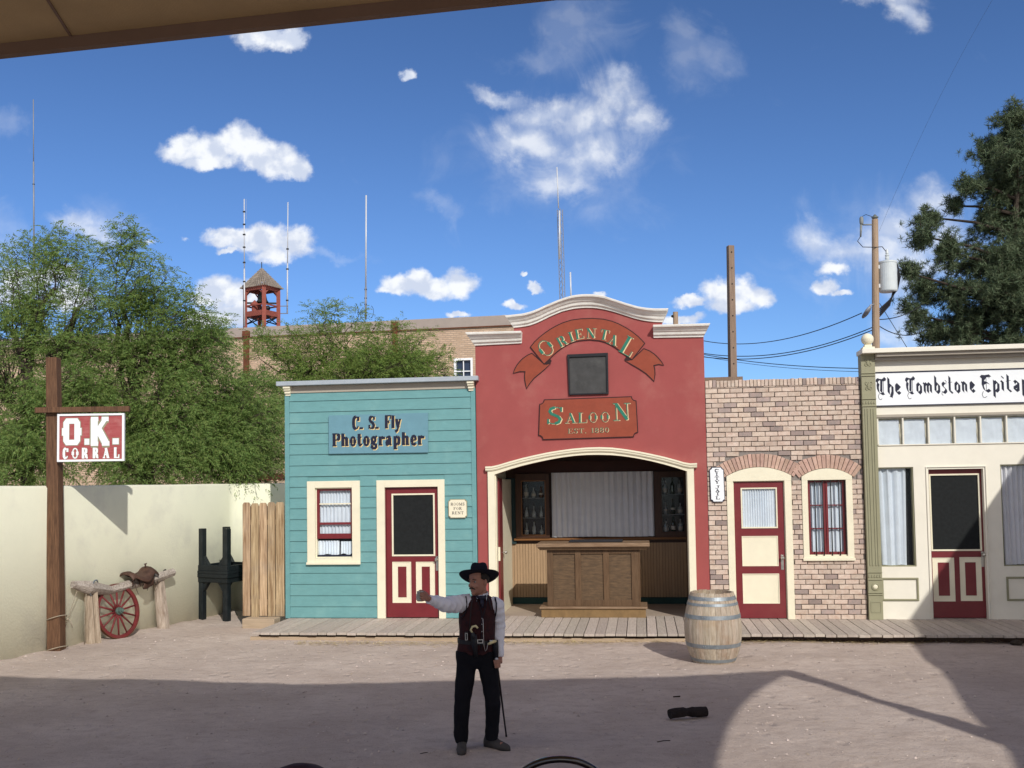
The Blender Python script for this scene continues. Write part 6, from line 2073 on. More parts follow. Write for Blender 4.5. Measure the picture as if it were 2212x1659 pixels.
# ================================================================== BACKGROUND BUILDING, TOWER, MASTS, POLES
def brick_mat():
    m = bpy.data.materials.new('far_brick'); m.use_nodes = True; nt = m.node_tree; nt.nodes.clear(); Ln = nt.links.new
    out = nt.nodes.new('ShaderNodeOutputMaterial'); b = nt.nodes.new('ShaderNodeBsdfPrincipled'); Ln(b.outputs[0], out.inputs[0]); b.inputs['Roughness'].default_value = .95
    tc = nt.nodes.new('ShaderNodeTexCoord'); mp = nt.nodes.new('ShaderNodeMapping'); mp.inputs['Rotation'].default_value = (R(90), 0, 0)
    Ln(tc.outputs['Object'], mp.inputs[0])
    br = nt.nodes.new('ShaderNodeTexBrick'); Ln(mp.outputs[0], br.inputs['Vector'])
    br.inputs['Color1'].default_value = (.52, .375, .26, 1); br.inputs['Color2'].default_value = (.64, .48, .35, 1); br.inputs['Mortar'].default_value = (.44, .34, .26, 1)
    br.inputs['Scale'].default_value = 1.0; br.inputs['Brick Width'].default_value = .24; br.inputs['Row Height'].default_value = .085; br.inputs['Mortar Size'].default_value = .012; br.inputs['Bias'].default_value = -.2
    nz = nt.nodes.new('ShaderNodeTexNoise'); nz.inputs['Scale'].default_value = .7; nz.inputs['Detail'].default_value = 6; Ln(tc.outputs['Object'], nz.inputs['Vector'])
    mx = nt.nodes.new('ShaderNodeMix'); mx.data_type = 'RGBA'; mx.blend_type = 'MULTIPLY'; mx.inputs['Factor'].default_value = .6
    cr = nt.nodes.new('ShaderNodeMapRange'); Ln(nz.outputs['Fac'], cr.inputs['Value']); cr.inputs['From Min'].default_value = .3; cr.inputs['From Max'].default_value = .7; cr.inputs['To Min'].default_value = .75; cr.inputs['To Max'].default_value = 1.15
    Ln(br.outputs['Color'], mx.inputs['A']); Ln(cr.outputs[0], mx.inputs['B']); Ln(mx.outputs['Result'], b.inputs['Base Color'])
    bp = nt.nodes.new('ShaderNodeBump'); bp.inputs['Distance'].default_value = .02; Ln(br.outputs['Fac'], bp.inputs['Height']); bp.invert = True; Ln(bp.outputs[0], b.inputs['Normal'])
    return m


def far_building():
    DL, DR = 46.0, 40.5
    a = W(420, 713, DL); b = W(1155, 678, DR)
    z = (a.z + b.z) / 2
    # keep the top level: choose depths so both ends have the same height
    d1, d2 = ray(420, 713), ray(1155, 678)
    z = 9.6
    a = CO + d1 * ((z - CAMH) / d1.z); b = CO + d2 * ((z - CAMH) / d2.z)
    u = (b - a); u.z = 0; Lw = u.length; u.normalize()
    fr = Matrix.Translation((a.x, a.y, 0)) @ Matrix.Rotation(math.atan2(u.y, u.x), 4, 'Z')
    inv = fr.inverted()
    def on(px, py):
        d = ray(px, py); n = Vector((-u.y, u.x, 0)); t = (a - CO).dot(n) / d.dot(n); p = inv @ (CO + d * t); return p.x, p.z
    root = thing('brick_building', 'long tan brick building rising behind the trees and shop fronts', 'building', (0, 0, 0), fr)
    wu0, wz0 = on(981, 814); wu1, wz1 = on(1021, 773)
    m = MB(); grid_wall(m, -12, Lw + 1.2, 0, z - .45, 0, .4, [(wu0, wu1, wz0 - .9, wz1)]); m.build('wall', brick_mat(), root)
    MB().box(-12, Lw + 1.2, .42, 14, 0, z - .9).build('roof_block', TANMET, root)
    MB().box(-12.1, Lw + 1.3, -.06, .5, z - .45, z).build('parapet_cap', TANMET, root, bevel=.02)
    MB().box(-12.1, Lw + 1.3, -.09, -.061, z - .47, z - .43).build('drip_edge', RUSTY, root)
    w = MB(); w.frame(wu0, wu1, wz0 - .9, wz1, .09, -.03, .10); um = (wu0 + wu1) / 2
    w.box(um - .02, um + .02, .02, .06, wz0 - .81, wz1 - .09)
    for q in (.33, .66): 
        zz = wz1 - (wz1 - wz0 + .9) * q; w.box(wu0 + .09, um - .02, .02, .06, zz - .02, zz + .02); w.box(um + .02, wu1 - .09, .02, .06, zz - .02, zz + .02)
    wo = w.build('window', WHITE, root)
    MB().box(wu0, wu1, .12, .14, wz0 - .9, wz1).build('pane', mat('far_pane', (.03, .045, .08), .1, .2), wo)
    for (x, y0, y1, wd) in ((534.5, 728, 800, .12), (855, 709, 770, .10)):
        uu, zt = on(x, y0); _, zb = on(x, y1)
        d = MB(); d.box(uu - wd, uu + wd, -.16, -.061, zb - .4, zt); d.box(uu - wd * 1.3, uu + wd * 1.3, -.20, -.0615, zt, zt + .25); d.build('downspout', RUSTY, root)
    uu, _ = on(1113, 700)
    MB().box(uu - .02, uu + .02, -.05, -.001, 0, z - .47).build('expansion_joint', RUSTY, root)
    uu, zz = on(1193, 670)
    v = MB(); q0, _ = on(1095, 690); v.lathe([(.12, 0), (.12, .25), (.16, .26), (.16, .34), (.001, .36)], (q0 - .5, 2, z), 12); v.build('roof_vent', GALV, root)
    return a, b, u, z


FA, FB, FU3, FZT = far_building()


def bell_tower():
    D = FA.y + 1.6
    c = W(566, 700, D); s = 1 / (FPX / D)
    base = FZT - .9
    px = lambda x: W(x, 650, D).x
    pz = lambda y: W(566, y, D).z
    root = thing('bell_tower', 'small red timber bell tower with grey shingle roof on the brick building', 'bell tower', (c.x, D, base))
    h1 = (px(600) - px(531)) / 2; cx = (px(600) + px(531)) / 2; off = px(579) - cx
    cor = [Vector((cx - h1, D - off * .4, 0)), Vector((cx + off, D - h1, 0)), Vector((cx + h1, D + off * .4, 0)), Vector((cx - off, D + h1, 0))]
    zt = pz(622); zb = base
    for p in cor:
        MB().tube([(p.x, p.y, zb), (p.x, p.y, zt)], .13, 4).build('post', BELLRED, root)
    def beam(a, b, z, w=.05, h=.07, name='beam'):
        d = (b - a); dd = d.normalized(); n = Vector((-dd.y, dd.x, 0)) * w
        q = [a + n, b + n, b - n, a - n]
        return MB().loft([[(v.x, v.y, z - h) for v in q], [(v.x, v.y, z + h) for v in q]])
    for i in range(4):
        a, b = cor[i], cor[(i + 1) % 4]
        beam(a, b, zt - .08, .06, .10).build('top_beam', BELLRED, root)
        beam(a, b, pz(662), .03, .03).build('rail', BELLRED, root)
        m = beam(a, b, pz(680), .04, .12); m.build('floor_beam', BELLRED, root)
        z1, z2 = pz(684), pz(702)
        MB().tube([(a.x, a.y, z1), (b.x, b.y, z2)], .03, 4).build('brace', BLACKWOOD, root)
        MB().tube([(a.x, a.y, z2), (b.x, b.y, z1)], .03, 4).build('brace', BLACKWOOD, root)
        # arched knee braces
        for p, q in ((a, b), (b, a)):
            dd = (q - p).normalized()
            MB().tube([(p.x, p.y, zt - .55), ((p + dd * .12).x, (p + dd * .12).y, zt - .32), ((p + dd * .35).x, (p + dd * .35).y, zt - .12)], .04, 4).build('knee_brace', BELLRED, root)
    cc = Vector((cx, D, 0))
    ap = (cx - .0, D, pz(578))
    m = MB(); e = [cc + (p - cc) * 1.33 for p in cor]; ze = pz(624)
    n = 9
    for i in range(4):
        a, b = e[i], e[(i + 1) % 4]
        for k in range(n):
            t0, t1 = k / n, (k + 1) / n
            def at(p, t, o=0): return Vector((p.x + (ap[0] - p.x) * t, p.y + (ap[1] - p.y) * t, ze + (ap[2] - ze) * t + o))
            nseg = max(1, int(12 * (1 - t0)))
            for q in range(nseg):
                s0, s1 = q / nseg, (q + 1) / nseg - .02
                A0 = at(a, t0, .03).lerp(at(b, t0, .03), s0); A1 = at(a, t0, .03).lerp(at(b, t0, .03), s1)
                B0 = at(a, t1).lerp(at(b, t1), s0); B1 = at(a, t1).lerp(at(b, t1), s1)
                dn = Vector((0, 0, -.035))
                m.add([A0, A1, B1, B0, A0 + dn, A1 + dn, B1 + dn, B0 + dn], [(0, 1, 2, 3), (4, 7, 6, 5), (0, 4, 5, 1), (1, 5, 6, 2), (2, 6, 7, 3), (3, 7, 4, 0)])
    m.build('shingle_roof', SHINGLE, root)
    MB().tube([(ap[0], ap[1], ap[2] - .05), (ap[0], ap[1], pz(566))], .02, 6).build('roof_spike', IRON, root)
    bm = MB(); br_ = .30; zbt = pz(631)
    bm.lathe([(br_ * .25, 0), (br_ * .5, -.03), (br_ * .62, -.20), (br_ * .72, -.36), (br_, -.50), (br_ * .94, -.50), (br_ * .6, -.34)], (cx + .03, D, zbt), 20)
    bm.build('bell', mat('bronze_bell', (.06, .085, .075), .5, .3, 6, metal=.5), root, smooth=True)
    MB().ball((cx + .03, D, zbt - .54), .06, 8).build('clapper', IRON, root)
    mo = MB(); zz = pz(672); mo.lathe([(.14, 0), (.14, .35), (.22, .36), (.02, .58)], (cx - .28, D - .2, zz - .1), 10); mo.build('siren', BELLRED, root)
    m = MB(); m.ball((cx + .05, D - .1, pz(668)), .12, 8); m.ball((cx + .3, D - .1, pz(667)), .13, 8); m.build('horn', IRON, root, smooth=True)
    cb = beam(cor[0], cor[2], pz(655), .03, .04); cb.build('bell_yoke', BLACKWOOD, root)
    ar = MB()
    for y in (661, 677): ar.tube([(cor[2].x, cor[2].y, pz(y)), (px(621), cor[2].y, pz(y))], .022, 5)
    ar.build('antenna_arm', GREYMAST, root)
    return D, cor


BD, BCOR = bell_tower()


def masts():
    def mast(x0, y0, x1, y1, D, segs, lab, cat='antenna', knots=()):
        b = W(x1, y1, D); t = W(x0, y0, D)
        th = thing('antenna_mast', lab, cat, (b.x, D, b.z), group='antenna masts on the skyline')
        for (s0, s1, r, m) in segs:
            MB().tube([b.lerp(t, s0), b.lerp(t, s1)], r, 6).build('mast_tube', m, th, smooth=True)
        if knots:
            k = MB()
            for s in knots:
                p = b.lerp(t, s); k.box(p.x - .06, p.x + .05, p.y - .04, p.y + .04, p.z - .03, p.z + .03)
            k.build('clamp', IRON, th)
        return th, b, t
    mast(72, 215, 74, 700, 60, [(0, .30, .06, GREYMAST), (.30, .72, .045, GREYMAST), (.72, 1, .028, GREYMAST)], 'tall thin dark grey antenna mast at the far left', knots=(.35, .62))
    th, b, t = mast(527.5, 430, 528, 705, BD - .9, [(0, .45, .036, GALV), (.45, 1, .024, GALV)], 'segmented white mast touching the left side of the bell tower', knots=(.2, .35, .5, .62, .72, .8, .9))
    st = MB(); st.tube([t + Vector((.09, 0, 0)), t.lerp(b, .16) + Vector((.09, 0, 0))], .008, 4); st.build('side_whip', GREYMAST, th)
    mast(622, 437, 620.5, 678, BD + .3, [(0, .45, .034, GALV), (.45, 1, .024, GALV)], 'white mast bracketed to the right side of the bell tower', knots=(.12, .4, .58))
    th, b, t = mast(791, 422, 790, 690, BD, [(0, .26, .05, GREYMAST), (.26, 1, .038, GALV)], 'plain white whip mast above the second tree', knots=(.03, .12, .17, .24))
    k = MB(); q = b + Vector((.25, 0, .35)); k.tube([q + Vector((.12 * math.cos(a), 0, .28 * math.sin(a))) for a in [3.14 * i / 12 - 1.57 for i in range(13)]], .01, 4); k.build('cable_loop', IRON, th)
    # lattice tower behind the saloon
    D = 52
    b = W(1215.5, 660, D); t = W(1209.5, 600 - 148 + 0, D)
    th = thing('lattice_tower', 'slim grey lattice radio tower behind the saloon crown', 'radio tower', (b.x, D, b.z))
    w = .16; m = MB()
    def cornr(i, s): 
        c = b.lerp(t, s); a = R(30 + 120 * i); return c + Vector((w * math.cos(a), w * math.sin(a), 0))
    for i in range(3): m.tube([cornr(i, 0), cornr(i, 1)], .022, 5)
    n = 15
    for k in range(n):
        for i in range(3): m.tube([cornr(i, k / n), cornr((i + 1) % 3, (k + 1) / n)], .010, 4)
    m.build('lattice', GREYMAST, th)
    p0 = W(1212.5, 600, D); p1 = W(1208.5, 452, D); p2 = W(1203, 361, D)
    MB().tube([W(1209, 560, D - .3), W(1208.5, 455, D - .3)], .045, 8).build('lower_whip', GALV, th, smooth=True)
    MB().tube([W(1206.5, 450, D), p2], .032, 8).build('upper_whip', GALV, th, smooth=True)
    mast(1232, 588, 1234, 660, 50, [(0, 1, .045, GALV)], 'short white whip mast right beside the lattice tower')
    # wooden posts
    D = 20.0
    a = W(1583, 830, D); c = W(1577.5, 531, D)
    th = thing('bare_wooden_pole', 'tall bare squared timber pole behind the brick jail', 'pole', (a.x, D, 0))
    m = MB(); m.tube([(a.x + .02, D, 0), (a.x, D, a.z), (c.x, D, c.z)], [.105, .10, .088], 4); m.build('timber', POLE2, th, bevel=.01)
    m = MB()
    for i in range(9): q = a.lerp(c, .03 + i * .115); m.ball((q.x + .01, D - .075, q.z), .014, 6)
    m.build('bolt', IRON, th)
    D = 34
    a = W(1459.5, 720, D); c = W(1459, 674, D)
    th = thing('short_utility_pole', 'top of a short utility pole behind the right side of the saloon', 'pole', (a.x, D, 0))
    m = MB(); m.tube([(a.x, D, 0), (c.x, D, c.z)], .09, 10); m.build('timber', POLE, th, smooth=False)
    MB().ball((c.x - .11, D - .03, c.z - .15), .05, 8).build('insulator', IRON, th)
    # board behind the jail parapet
    p = F(1520, 818, .6); q = F(1604, 818, .6)
    MB().box(p[0], q[0], .55, .60, p[1] - .3, p[1] + .015).build('back_board', POLE2, frame=FL, base=(p[0], .55, 0), label='brown board edge showing above the jail parapet at its left', cat='board')


masts()


def utility():
    D = 24.0
    bt = W(1893, 860, D); tp = W(1890, 474, D)
    s = D / FPX
    root = thing('utility_pole', 'wooden utility pole with transformer and street lamp behind the newspaper office', 'utility pole', (bt.x, D, 0))
    MB().tube([(bt.x, D, 0), (bt.x, D, bt.z), (tp.x, D, tp.z)], [.115, .10, .075], 12).build('pole', POLE, root, smooth=False)
    X = lambda x: W(x, 600, D).x
    Z = lambda y: W(1900, y, D).z
    t = MB(); r = (X(1937) - X(1899)) / 2; cx = (X(1937) + X(1899)) / 2
    t.lathe([(r * .93, 0), (r, .03), (r, Z(566) - Z(631) - .05), (r * 1.04, Z(566) - Z(631) - .04), (r * 1.04, Z(566) - Z(631)), (r * .5, Z(566) - Z(631) + .03), (.001, Z(566) - Z(631) + .04)], (cx, D, Z(631)), 28)
    tr = t.build('transformer', BOX, root, smooth=False, bevel=.004)
    MB().box(X(1891), cx - r + .02, D - .05, D + .05, Z(581), Z(573)).build('transformer_bracket', GALV, root)
    MB().box(X(1891), cx - r + .02, D - .05, D + .05, Z(622), Z(614)).build('transformer_bracket', GALV, root)
    bs = MB(); bs.lathe([(.04, 0), (.055, .05), (.035, .08), (.055, .11), (.03, .14), (.04, .17), (.02, .26)], (X(1918), D, Z(562)), 10); bs.build('bushing', BOX, tr)
    ins = MB(); ins.lathe([(.02, 0), (.06, .02), (.09, .05), (.05, .08), (.02, .12)], (tp.x, D, tp.z), 12); ins.build('top_insulator', mat('insulator_grey', (.15, .17, .16), .4, .2), root, smooth=True)
    fc = MB(); fc.tube([(tp.x, D, Z(485)), (X(1868), D, Z(485))], .018, 6); fc.lathe([(.035, 0), (.05, .05), (.05, .16), (.03, .2)], (X(1865), D, Z(485)), 10); fc.tube([(X(1864), D, Z(485)), (X(1862), D, Z(511))], [.03, .02], 8); fc.build('fuse_cutout', mat('fuse_grey', (.22, .24, .24), .5, .3), root, smooth=True)
    w = MB()
    w.tube([(X(1862), D, Z(510)), (X(1855), D, Z(520)), (X(1866), D, Z(533)), (X(1890), D - .1, Z(536)), (X(1908), D, Z(533)), (X(1917), D, Z(545))], .010, 5)
    w.tube([(X(1865), D, Z(468)), (X(1875), D, Z(463)), (X(1889), D, Z(468))], .007, 5)
    w.build('jumper_wire', IRON, root)
    cb = MB(); rng = random.Random(1)
    for k in range(5):
        o = k * .03
        cb.tube([(X(1938) + o * .5, D, Z(570 + k * 3)), (X(1943) - o, D - .05, Z(600)), (X(1938) - o, D, Z(625 + k * 2)), (X(1920), D, Z(648 + k * 3)), (X(1897), D, Z(668 + k * 4))], .016, 5)
    cb.build('cable_bundle', BLACK, root)
    # lamp
    lm = MB(); lm.tube([(X(1889), D, Z(668)), (X(1884), D - .05, Z(658)), (X(1876), D - .1, Z(660)), (X(1870), D - .12, Z(668))], .02, 6); lm.build('lamp_arm', GREYMAST, root)
    lh = MB()
    L0 = Vector((X(1872), D - .12, Z(664))); L1 = Vector((X(1856), D - .16, Z(680)))
    rings = []
    for t_, w_, h_ in ((0, .03, .03), (.2, .10, .07), (.5, .16, .10), (.8, .17, .10), (1, .13, .07)):
        c = L0.lerp(L1 + Vector((.06, 0, 0)), t_)
        rings.append([(c.x + w_ * .55 * math.cos(6.283 * k / 12), c.y + w_ * math.sin(6.283 * k / 12), c.z + h_ * math.cos(6.283 * k / 12 + 1.2) - .02) for k in range(12)])
    lh.loft(rings); lo = lh.build('street_lamp', GREYMAST, root, smooth=True)
    # span wires
    def wire(a, b, sag, lab, r=.012, D0=D, D1=24, name='overhead_wire'):
        A = W(*a, D0); B = W(*b, D1); pts = []
        for i in range(25):
            t_ = i / 24; p = A.lerp(B, t_); p.z -= sag * 4 * t_ * (1 - t_); pts.append(p)
        MB().tube(pts, r, 5).build(name, IRON, base=A, label=lab, cat='wire', group='overhead wires', smooth=True)
    wire((1862, 676), (1440, 712), 0.62, 'sagging wire from the street lamp towards the saloon', D1=34)
    wire((1887, 706), (1500, 760), .36, 'upper of the two wires between the utility pole and the saloon', D1=28)
    wire((1887, 712), (1500, 768), .34, 'lower of the two wires between the utility pole and the saloon', D1=28)
    wire((1500, 762), (1870, 796), .10, 'nearly straight upper wire above the brick jail', D0=28, D1=22, r=.010)
    wire((1500, 766), (1866, 803), .10, 'thin lower wire just above the brick jail', D0=28, D1=22, r=.006)
    wire((1893, 690), (1990, 660), .1, 'short wire from the utility pole into the pine', D1=25)
    wire((1893, 700), (2010, 706), .25, 'slack wire from the utility pole into the pine', D1=26)
    wire((1900, 655), (1960, 752), .0, 'guy wire slanting down to the right of the transformer', D1=24, r=.008)
    wire((1899, 500), (2180, -60), -.3, 'faint wire rising from the utility pole to the upper right', D1=22, r=.0022)


utility()
# ================================================================== TREES
def big_mesh(name, V, Fq, material, parent):
    me = bpy.data.meshes.new(name)
    b = BASE[parent.name]
    V = V - np.array([b.x, b.y, b.z])
    nv, nf = len(V), len(Fq)
    me.vertices.add(nv); me.vertices.foreach_set('co', V.astype(np.float32).ravel())
    me.loops.add(nf * 4); me.loops.foreach_set('vertex_index', Fq.astype(np.int32).ravel())
    me.polygons.add(nf); me.polygons.foreach_set('loop_start', np.arange(0, nf * 4, 4, dtype=np.int32)); me.polygons.foreach_set('loop_total', np.full(nf, 4, dtype=np.int32))
    me.update(calc_edges=True)
    me.materials.append(material)
    o = bpy.data.objects.new(name, me); COL.objects.link(o); o.parent = parent; BASE[o.name] = b
    return o


def nrmz(a):
    return a / np.maximum(1e-9, np.linalg.norm(a, axis=-1, keepdims=True))


def sprays(rng, P0, Dr, K=13, L=.34, leaf=.07, wid=.012, droop=.5):
    """feathery drooping leaf sprays: rhombic leaflets along a bent stem"""
    M = len(P0)
    Ls = L * rng.uniform(.6, 1.3, (M, 1))
    Dr = nrmz(Dr)
    side = nrmz(np.cross(Dr, rng.normal(size=(M, 3))))
    t = np.linspace(.08, 1, K)[None, :, None]
    pos = P0[:, None, :] + Dr[:, None, :] * (Ls[:, None] * t) + np.array([0, 0, -1.0])[None, None, :] * (droop * Ls[:, None] * t * t)
    tang = nrmz(Dr[:, None, :] + np.array([0, 0, -1.0])[None, None, :] * (2 * droop * t))
    sgn = np.where(np.arange(K) % 2 == 0, 1.0, -1.0)[None, :, None]
    ld = nrmz(tang * .75 + side[:, None, :] * sgn * .8 + rng.normal(size=(M, K, 3)) * .18 + np.array([0, 0, -.25]))
    ln = leaf * rng.uniform(.6, 1.25, (M, K, 1)) * (1.15 - .5 * t)
    wv = nrmz(np.cross(ld, rng.normal(size=(M, K, 3)))) * wid * .5
    a = pos; c = pos + ld * ln; m = pos + ld * ln * .45
    V = np.stack([a, m + wv, c, m - wv], axis=2).reshape(-1, 3)
    F_ = np.arange(len(V)).reshape(-1, 4)
    return V, F_


def tree(name, lab, base, fork, lobes, leafm, seed, cat='tree', group=None, nsub=16, spr=30, leafkw={}, trunk_r=.13, sprigs=(), SD=21):
    rg = np.random.default_rng(seed); rr = random.Random(seed)
    root = thing(name, lab, cat, (base[0], base[1], 0), group=group)
    br = MB(); P0 = []; D0 = []
    fork = Vector(fork); base = Vector((base[0], base[1], -.1))

    def limb(a, b, r0, r1, n=7, bend=.12, up=0.15):
        pts = []; L = (b - a).length
        o1 = Vector((rr.uniform(-1, 1), rr.uniform(-1, 1), rr.uniform(-.3, 1) + up)) * bend * L
        for i in range(n + 1):
            t = i / n
            w = 4 * t * (1 - t)
            pts.append(a.lerp(b, t) + o1 * w + Vector((rr.gauss(0, 1), rr.gauss(0, 1), rr.gauss(0, 1))) * .012 * L * (1 if 0 < i < n else 0))
        rs = [r0 + (r1 - r0) * (i / n) ** .8 for i in range(n + 1)]
        return pts, rs
    p, r = limb(base, fork, trunk_r, trunk_r * .8, 6, .06); br.tube(p, r, 9)
    for (c, rad, dens) in lobes:
        c = Vector(c); rad = Vector(rad)
        st = c - Vector((0, 0, rad.z * .75))
        st = st.lerp(fork, .12)
        p, r = limb(fork, st, trunk_r * .6, .042, 8, .10); br.tube(p, r, 7)
        ns = int(nsub * dens)
        for k in range(ns):
            # target inside the ellipsoid, biased to the shell
            while True:
                q = Vector((rr.uniform(-1, 1), rr.uniform(-1, 1), rr.uniform(-.8, 1)))
                if .25 < q.length < 1: break
            q = q * (q.length ** -.35)
            tip = c + Vector((q.x * rad.x, q.y * rad.y, q.z * rad.z))
            s0 = p[rr.randint(len(p) - 4, len(p) - 1)]
            pp, r_ = limb(s0, tip, .017, .004, 7, .14); br.tube(pp, r_, 5)
            nsp = int(spr)
            cl = [(rr.uniform(.30, 1.0), Vector((rr.gauss(0, 1), rr.gauss(0, 1), rr.gauss(0, .8))) * rr.uniform(.02, .26)) for _ in range(5)] + [(1.0, Vector((0, 0, 0)))]
            for j in range(nsp):
                ct_, co_ = cl[j % 6]
                t = min(1.0, max(.15, ct_ + rr.gauss(0, .05)))
                f = t * (len(pp) - 1); i0 = min(int(f), len(pp) - 2)
                pt = pp[i0].lerp(pp[i0 + 1], f - i0)
                dirn = (pp[i0 + 1] - pp[i0]).normalized()
                off = co_ + Vector((rr.gauss(0, 1), rr.gauss(0, 1), rr.gauss(0, .7))) * .105
                P0.append(tuple(pt + off)); d = dirn * .8 + off.normalized() * 1.0 + Vector((0, 0, .35)); D0.append(tuple(d))
                if j % 4 == 0: br.tube([pt, pt + off * .6, pt + off], [.006, .004, .003], 3, cap=False)
    for sp in sprigs:
        pl = [W(x, y, SD + rr.uniform(-.4, .6)) for x, y in sp]
        fine = []
        for i in range(len(pl) - 1):
            for k in range(6): fine.append(pl[i].lerp(pl[i + 1], k / 6) + Vector((rr.gauss(0, .02), rr.gauss(0, .03), 0)))
        fine.append(pl[-1]); n_ = len(fine)
        br.tube(fine, [.012 - .009 * i / n_ for i in range(n_)], 5)
        for i in range(n_):
            for k in range(4):
                d_ = Vector((rr.gauss(0, 1), rr.gauss(0, 1), rr.uniform(-.2, 1.0))).normalized()
                ln_ = rr.uniform(.03, .30) * (1.1 - .7 * i / n_)
                P0.append(tuple(fine[i] + d_ * ln_)); D0.append(tuple(d_ + Vector((0, 0, .3))))
                if k < 2: br.tube([fine[i], fine[i] + d_ * ln_], [.004, .002], 3, cap=False)
    br.build('trunk', BARK, root, smooth=True)
    P0 = np.array(P0); D0 = np.array(D0)
    V, F_ = sprays(rg, P0, D0, **leafkw)
    big_mesh('crown', V, F_, leafm, root)
    return root


def px_lobe(x, y, D, rx, ry, rd=None, dens=1.0):
    c = W(x, y, D); s = D / FPX
    return ((c.x, c.y, c.z), (rx * s, rd if rd else (rx + ry) / 2 * s, ry * s), dens)


def all_trees():
    kw = dict(K=14, L=.36, leaf=.09, wid=.018, droop=.5)
    # far-left mesquite
    D = 20.5
    b = W(60, 1000, D); fk = W(75, 900, D)
    lob = [px_lobe(0, 760, D, 130, 130, dens=1.5), px_lobe(90, 620, D + .5, 80, 65, dens=.42), px_lobe(20, 640, D, 70, 75, dens=.45), px_lobe(150, 690, D, 90, 90, dens=1.0), px_lobe(125, 560, D + .3, 40, 35, dens=.14),
           px_lobe(-60, 900, D, 110, 120, dens=1.0), px_lobe(60, 930, D - 1, 110, 100, dens=1.3), px_lobe(30, 1010, D - 1.5, 120, 60, dens=1.0), px_lobe(150, 860, D - .5, 80, 90, dens=1.0), px_lobe(175, 610, D, 40, 45, dens=.2)]
    tree('mesquite_tree', 'big feathery green tree at the far left behind the sign post', (b.x, D), (fk.x, D, fk.z), lob, LEAF, 1, sprigs=(((40, 600), (36, 560), (28, 535)), ((70, 610), (62, 560), (66, 515)), ((118, 600), (112, 545), (108, 500)), ((125, 600), (135, 550), (128, 492)), ((150, 600), (165, 560), (178, 525)), ((100, 600), (92, 550), (84, 520)), ((10, 610), (0, 570), (-8, 535)), ((190, 610), (205, 570), (222, 545)), ((140, 590), (150, 545), (158, 505))), group='mesquite trees', leafkw=kw, nsub=22, spr=38, trunk_r=.16)
    # centre mesquite
    D = 21.5
    b = W(300, 1000, D); fk = W(290, 930, D)
    lob = [px_lobe(290, 720, D, 95, 90, dens=1.2), px_lobe(258, 590, D + .3, 26, 40, dens=.12), px_lobe(255, 640, D, 60, 45, dens=.32), px_lobe(330, 650, D + .4, 60, 38, dens=.32), px_lobe(392, 690, D, 45, 35, dens=.3), px_lobe(220, 800, D - .6, 90, 90, dens=1.1),
           px_lobe(400, 770, D, 80, 70, dens=1.1), px_lobe(360, 870, D - .8, 110, 90, dens=1.4), px_lobe(480, 850, D, 75, 95, dens=1.2), px_lobe(540, 940, D - .4, 70, 95, dens=1.3), px_lobe(250, 950, D - 1, 100, 90, dens=1.2), px_lobe(400, 970, D - 1, 120, 75, dens=1.4), px_lobe(300, 1015, D - 1.6, 110, 40, dens=.8), px_lobe(500, 1010, D - 1, 90, 50, dens=1.0), px_lobe(585, 985, D + 1, 45, 90, dens=1.2), px_lobe(560, 870, D + 1, 60, 70, dens=.9),
           px_lobe(455, 740, D + .3, 40, 30, dens=.3)]
    tree('mesquite_tree', 'broad feathery green tree left of the teal shop, over the stucco wall', (b.x, D), (fk.x, D, fk.z), lob, LEAF, 2, sprigs=(((250, 650), (256, 570), (262, 510), (268, 474)), ((262, 620), (285, 560), (300, 520)), ((256, 600), (240, 560), (232, 540)), ((300, 650), (325, 600), (335, 560)), ((330, 650), (355, 605), (362, 583)), ((370, 690), (405, 655), (428, 640)), ((380, 700), (420, 680), (448, 690), (468, 715)), ((400, 730), (445, 725), (480, 740), (500, 765)), ((264, 530), (285, 512), (292, 505)), ((280, 640), (300, 590), (312, 560)), ((350, 680), (385, 640), (395, 625)), ((255, 575), (275, 540), (290, 535)), ((245, 1015), (262, 1050), (270, 1062)), ((285, 1020), (300, 1045), (297, 1058))), group='mesquite trees', leafkw=kw, nsub=22, spr=38, trunk_r=.16)
    # smaller one behind the teal shop
    D = 27.0
    b = W(770, 900, D); fk = W(770, 850, D)
    kw2 = dict(K=13, L=.34, leaf=.09, wid=.019, droop=.4)
    lob = [px_lobe(690, 740, D, 70, 50, dens=.65), px_lobe(740, 715, D, 42, 30, dens=.22), px_lobe(650, 790, D, 70, 45, dens=.8), px_lobe(790, 770, D, 80, 48, dens=.8), px_lobe(840, 750, D, 55, 36, dens=.45), px_lobe(900, 770, D, 55, 42, dens=.6), px_lobe(940, 795, D, 38, 25, dens=.35), px_lobe(580, 760, D, 45, 50, dens=.4), px_lobe(780, 805, D - .5, 180, 34, dens=1.5), px_lobe(600, 840, D - 1, 60, 60, dens=.7), px_lobe(860, 790, D - .4, 80, 40, dens=.8)]
    tree('mesquite_tree', 'smaller feathery green tree between the teal shop roof and the brick building', (b.x, D), (fk.x, D, fk.z), lob, LEAF2, 3, SD=27, sprigs=(((690, 720), (678, 690), (672, 665)), ((730, 720), (722, 680), (728, 655)), ((745, 720), (770, 690), (775, 668)), ((700, 710), (705, 680), (700, 662)), ((650, 760), (630, 725), (622, 705)), ((830, 740), (850, 715), (868, 700)), ((880, 760), (915, 735), (930, 720)), ((920, 790), (950, 770), (972, 762)), ((790, 740), (805, 715), (812, 700)), ((600, 780), (575, 740), (560, 722))), group='mesquite trees', leafkw=kw2, nsub=18, spr=38, trunk_r=.14)
    # dark pine at the right
    D = 27.5
    rg = np.random.default_rng(5); rr = random.Random(5)
    b = W(2190, 1000, D)
    root = thing('pine_tree', 'tall dark pine tree rising behind the newspaper office at the right edge', 'tree', (b.x, D, 0))
    br = MB()
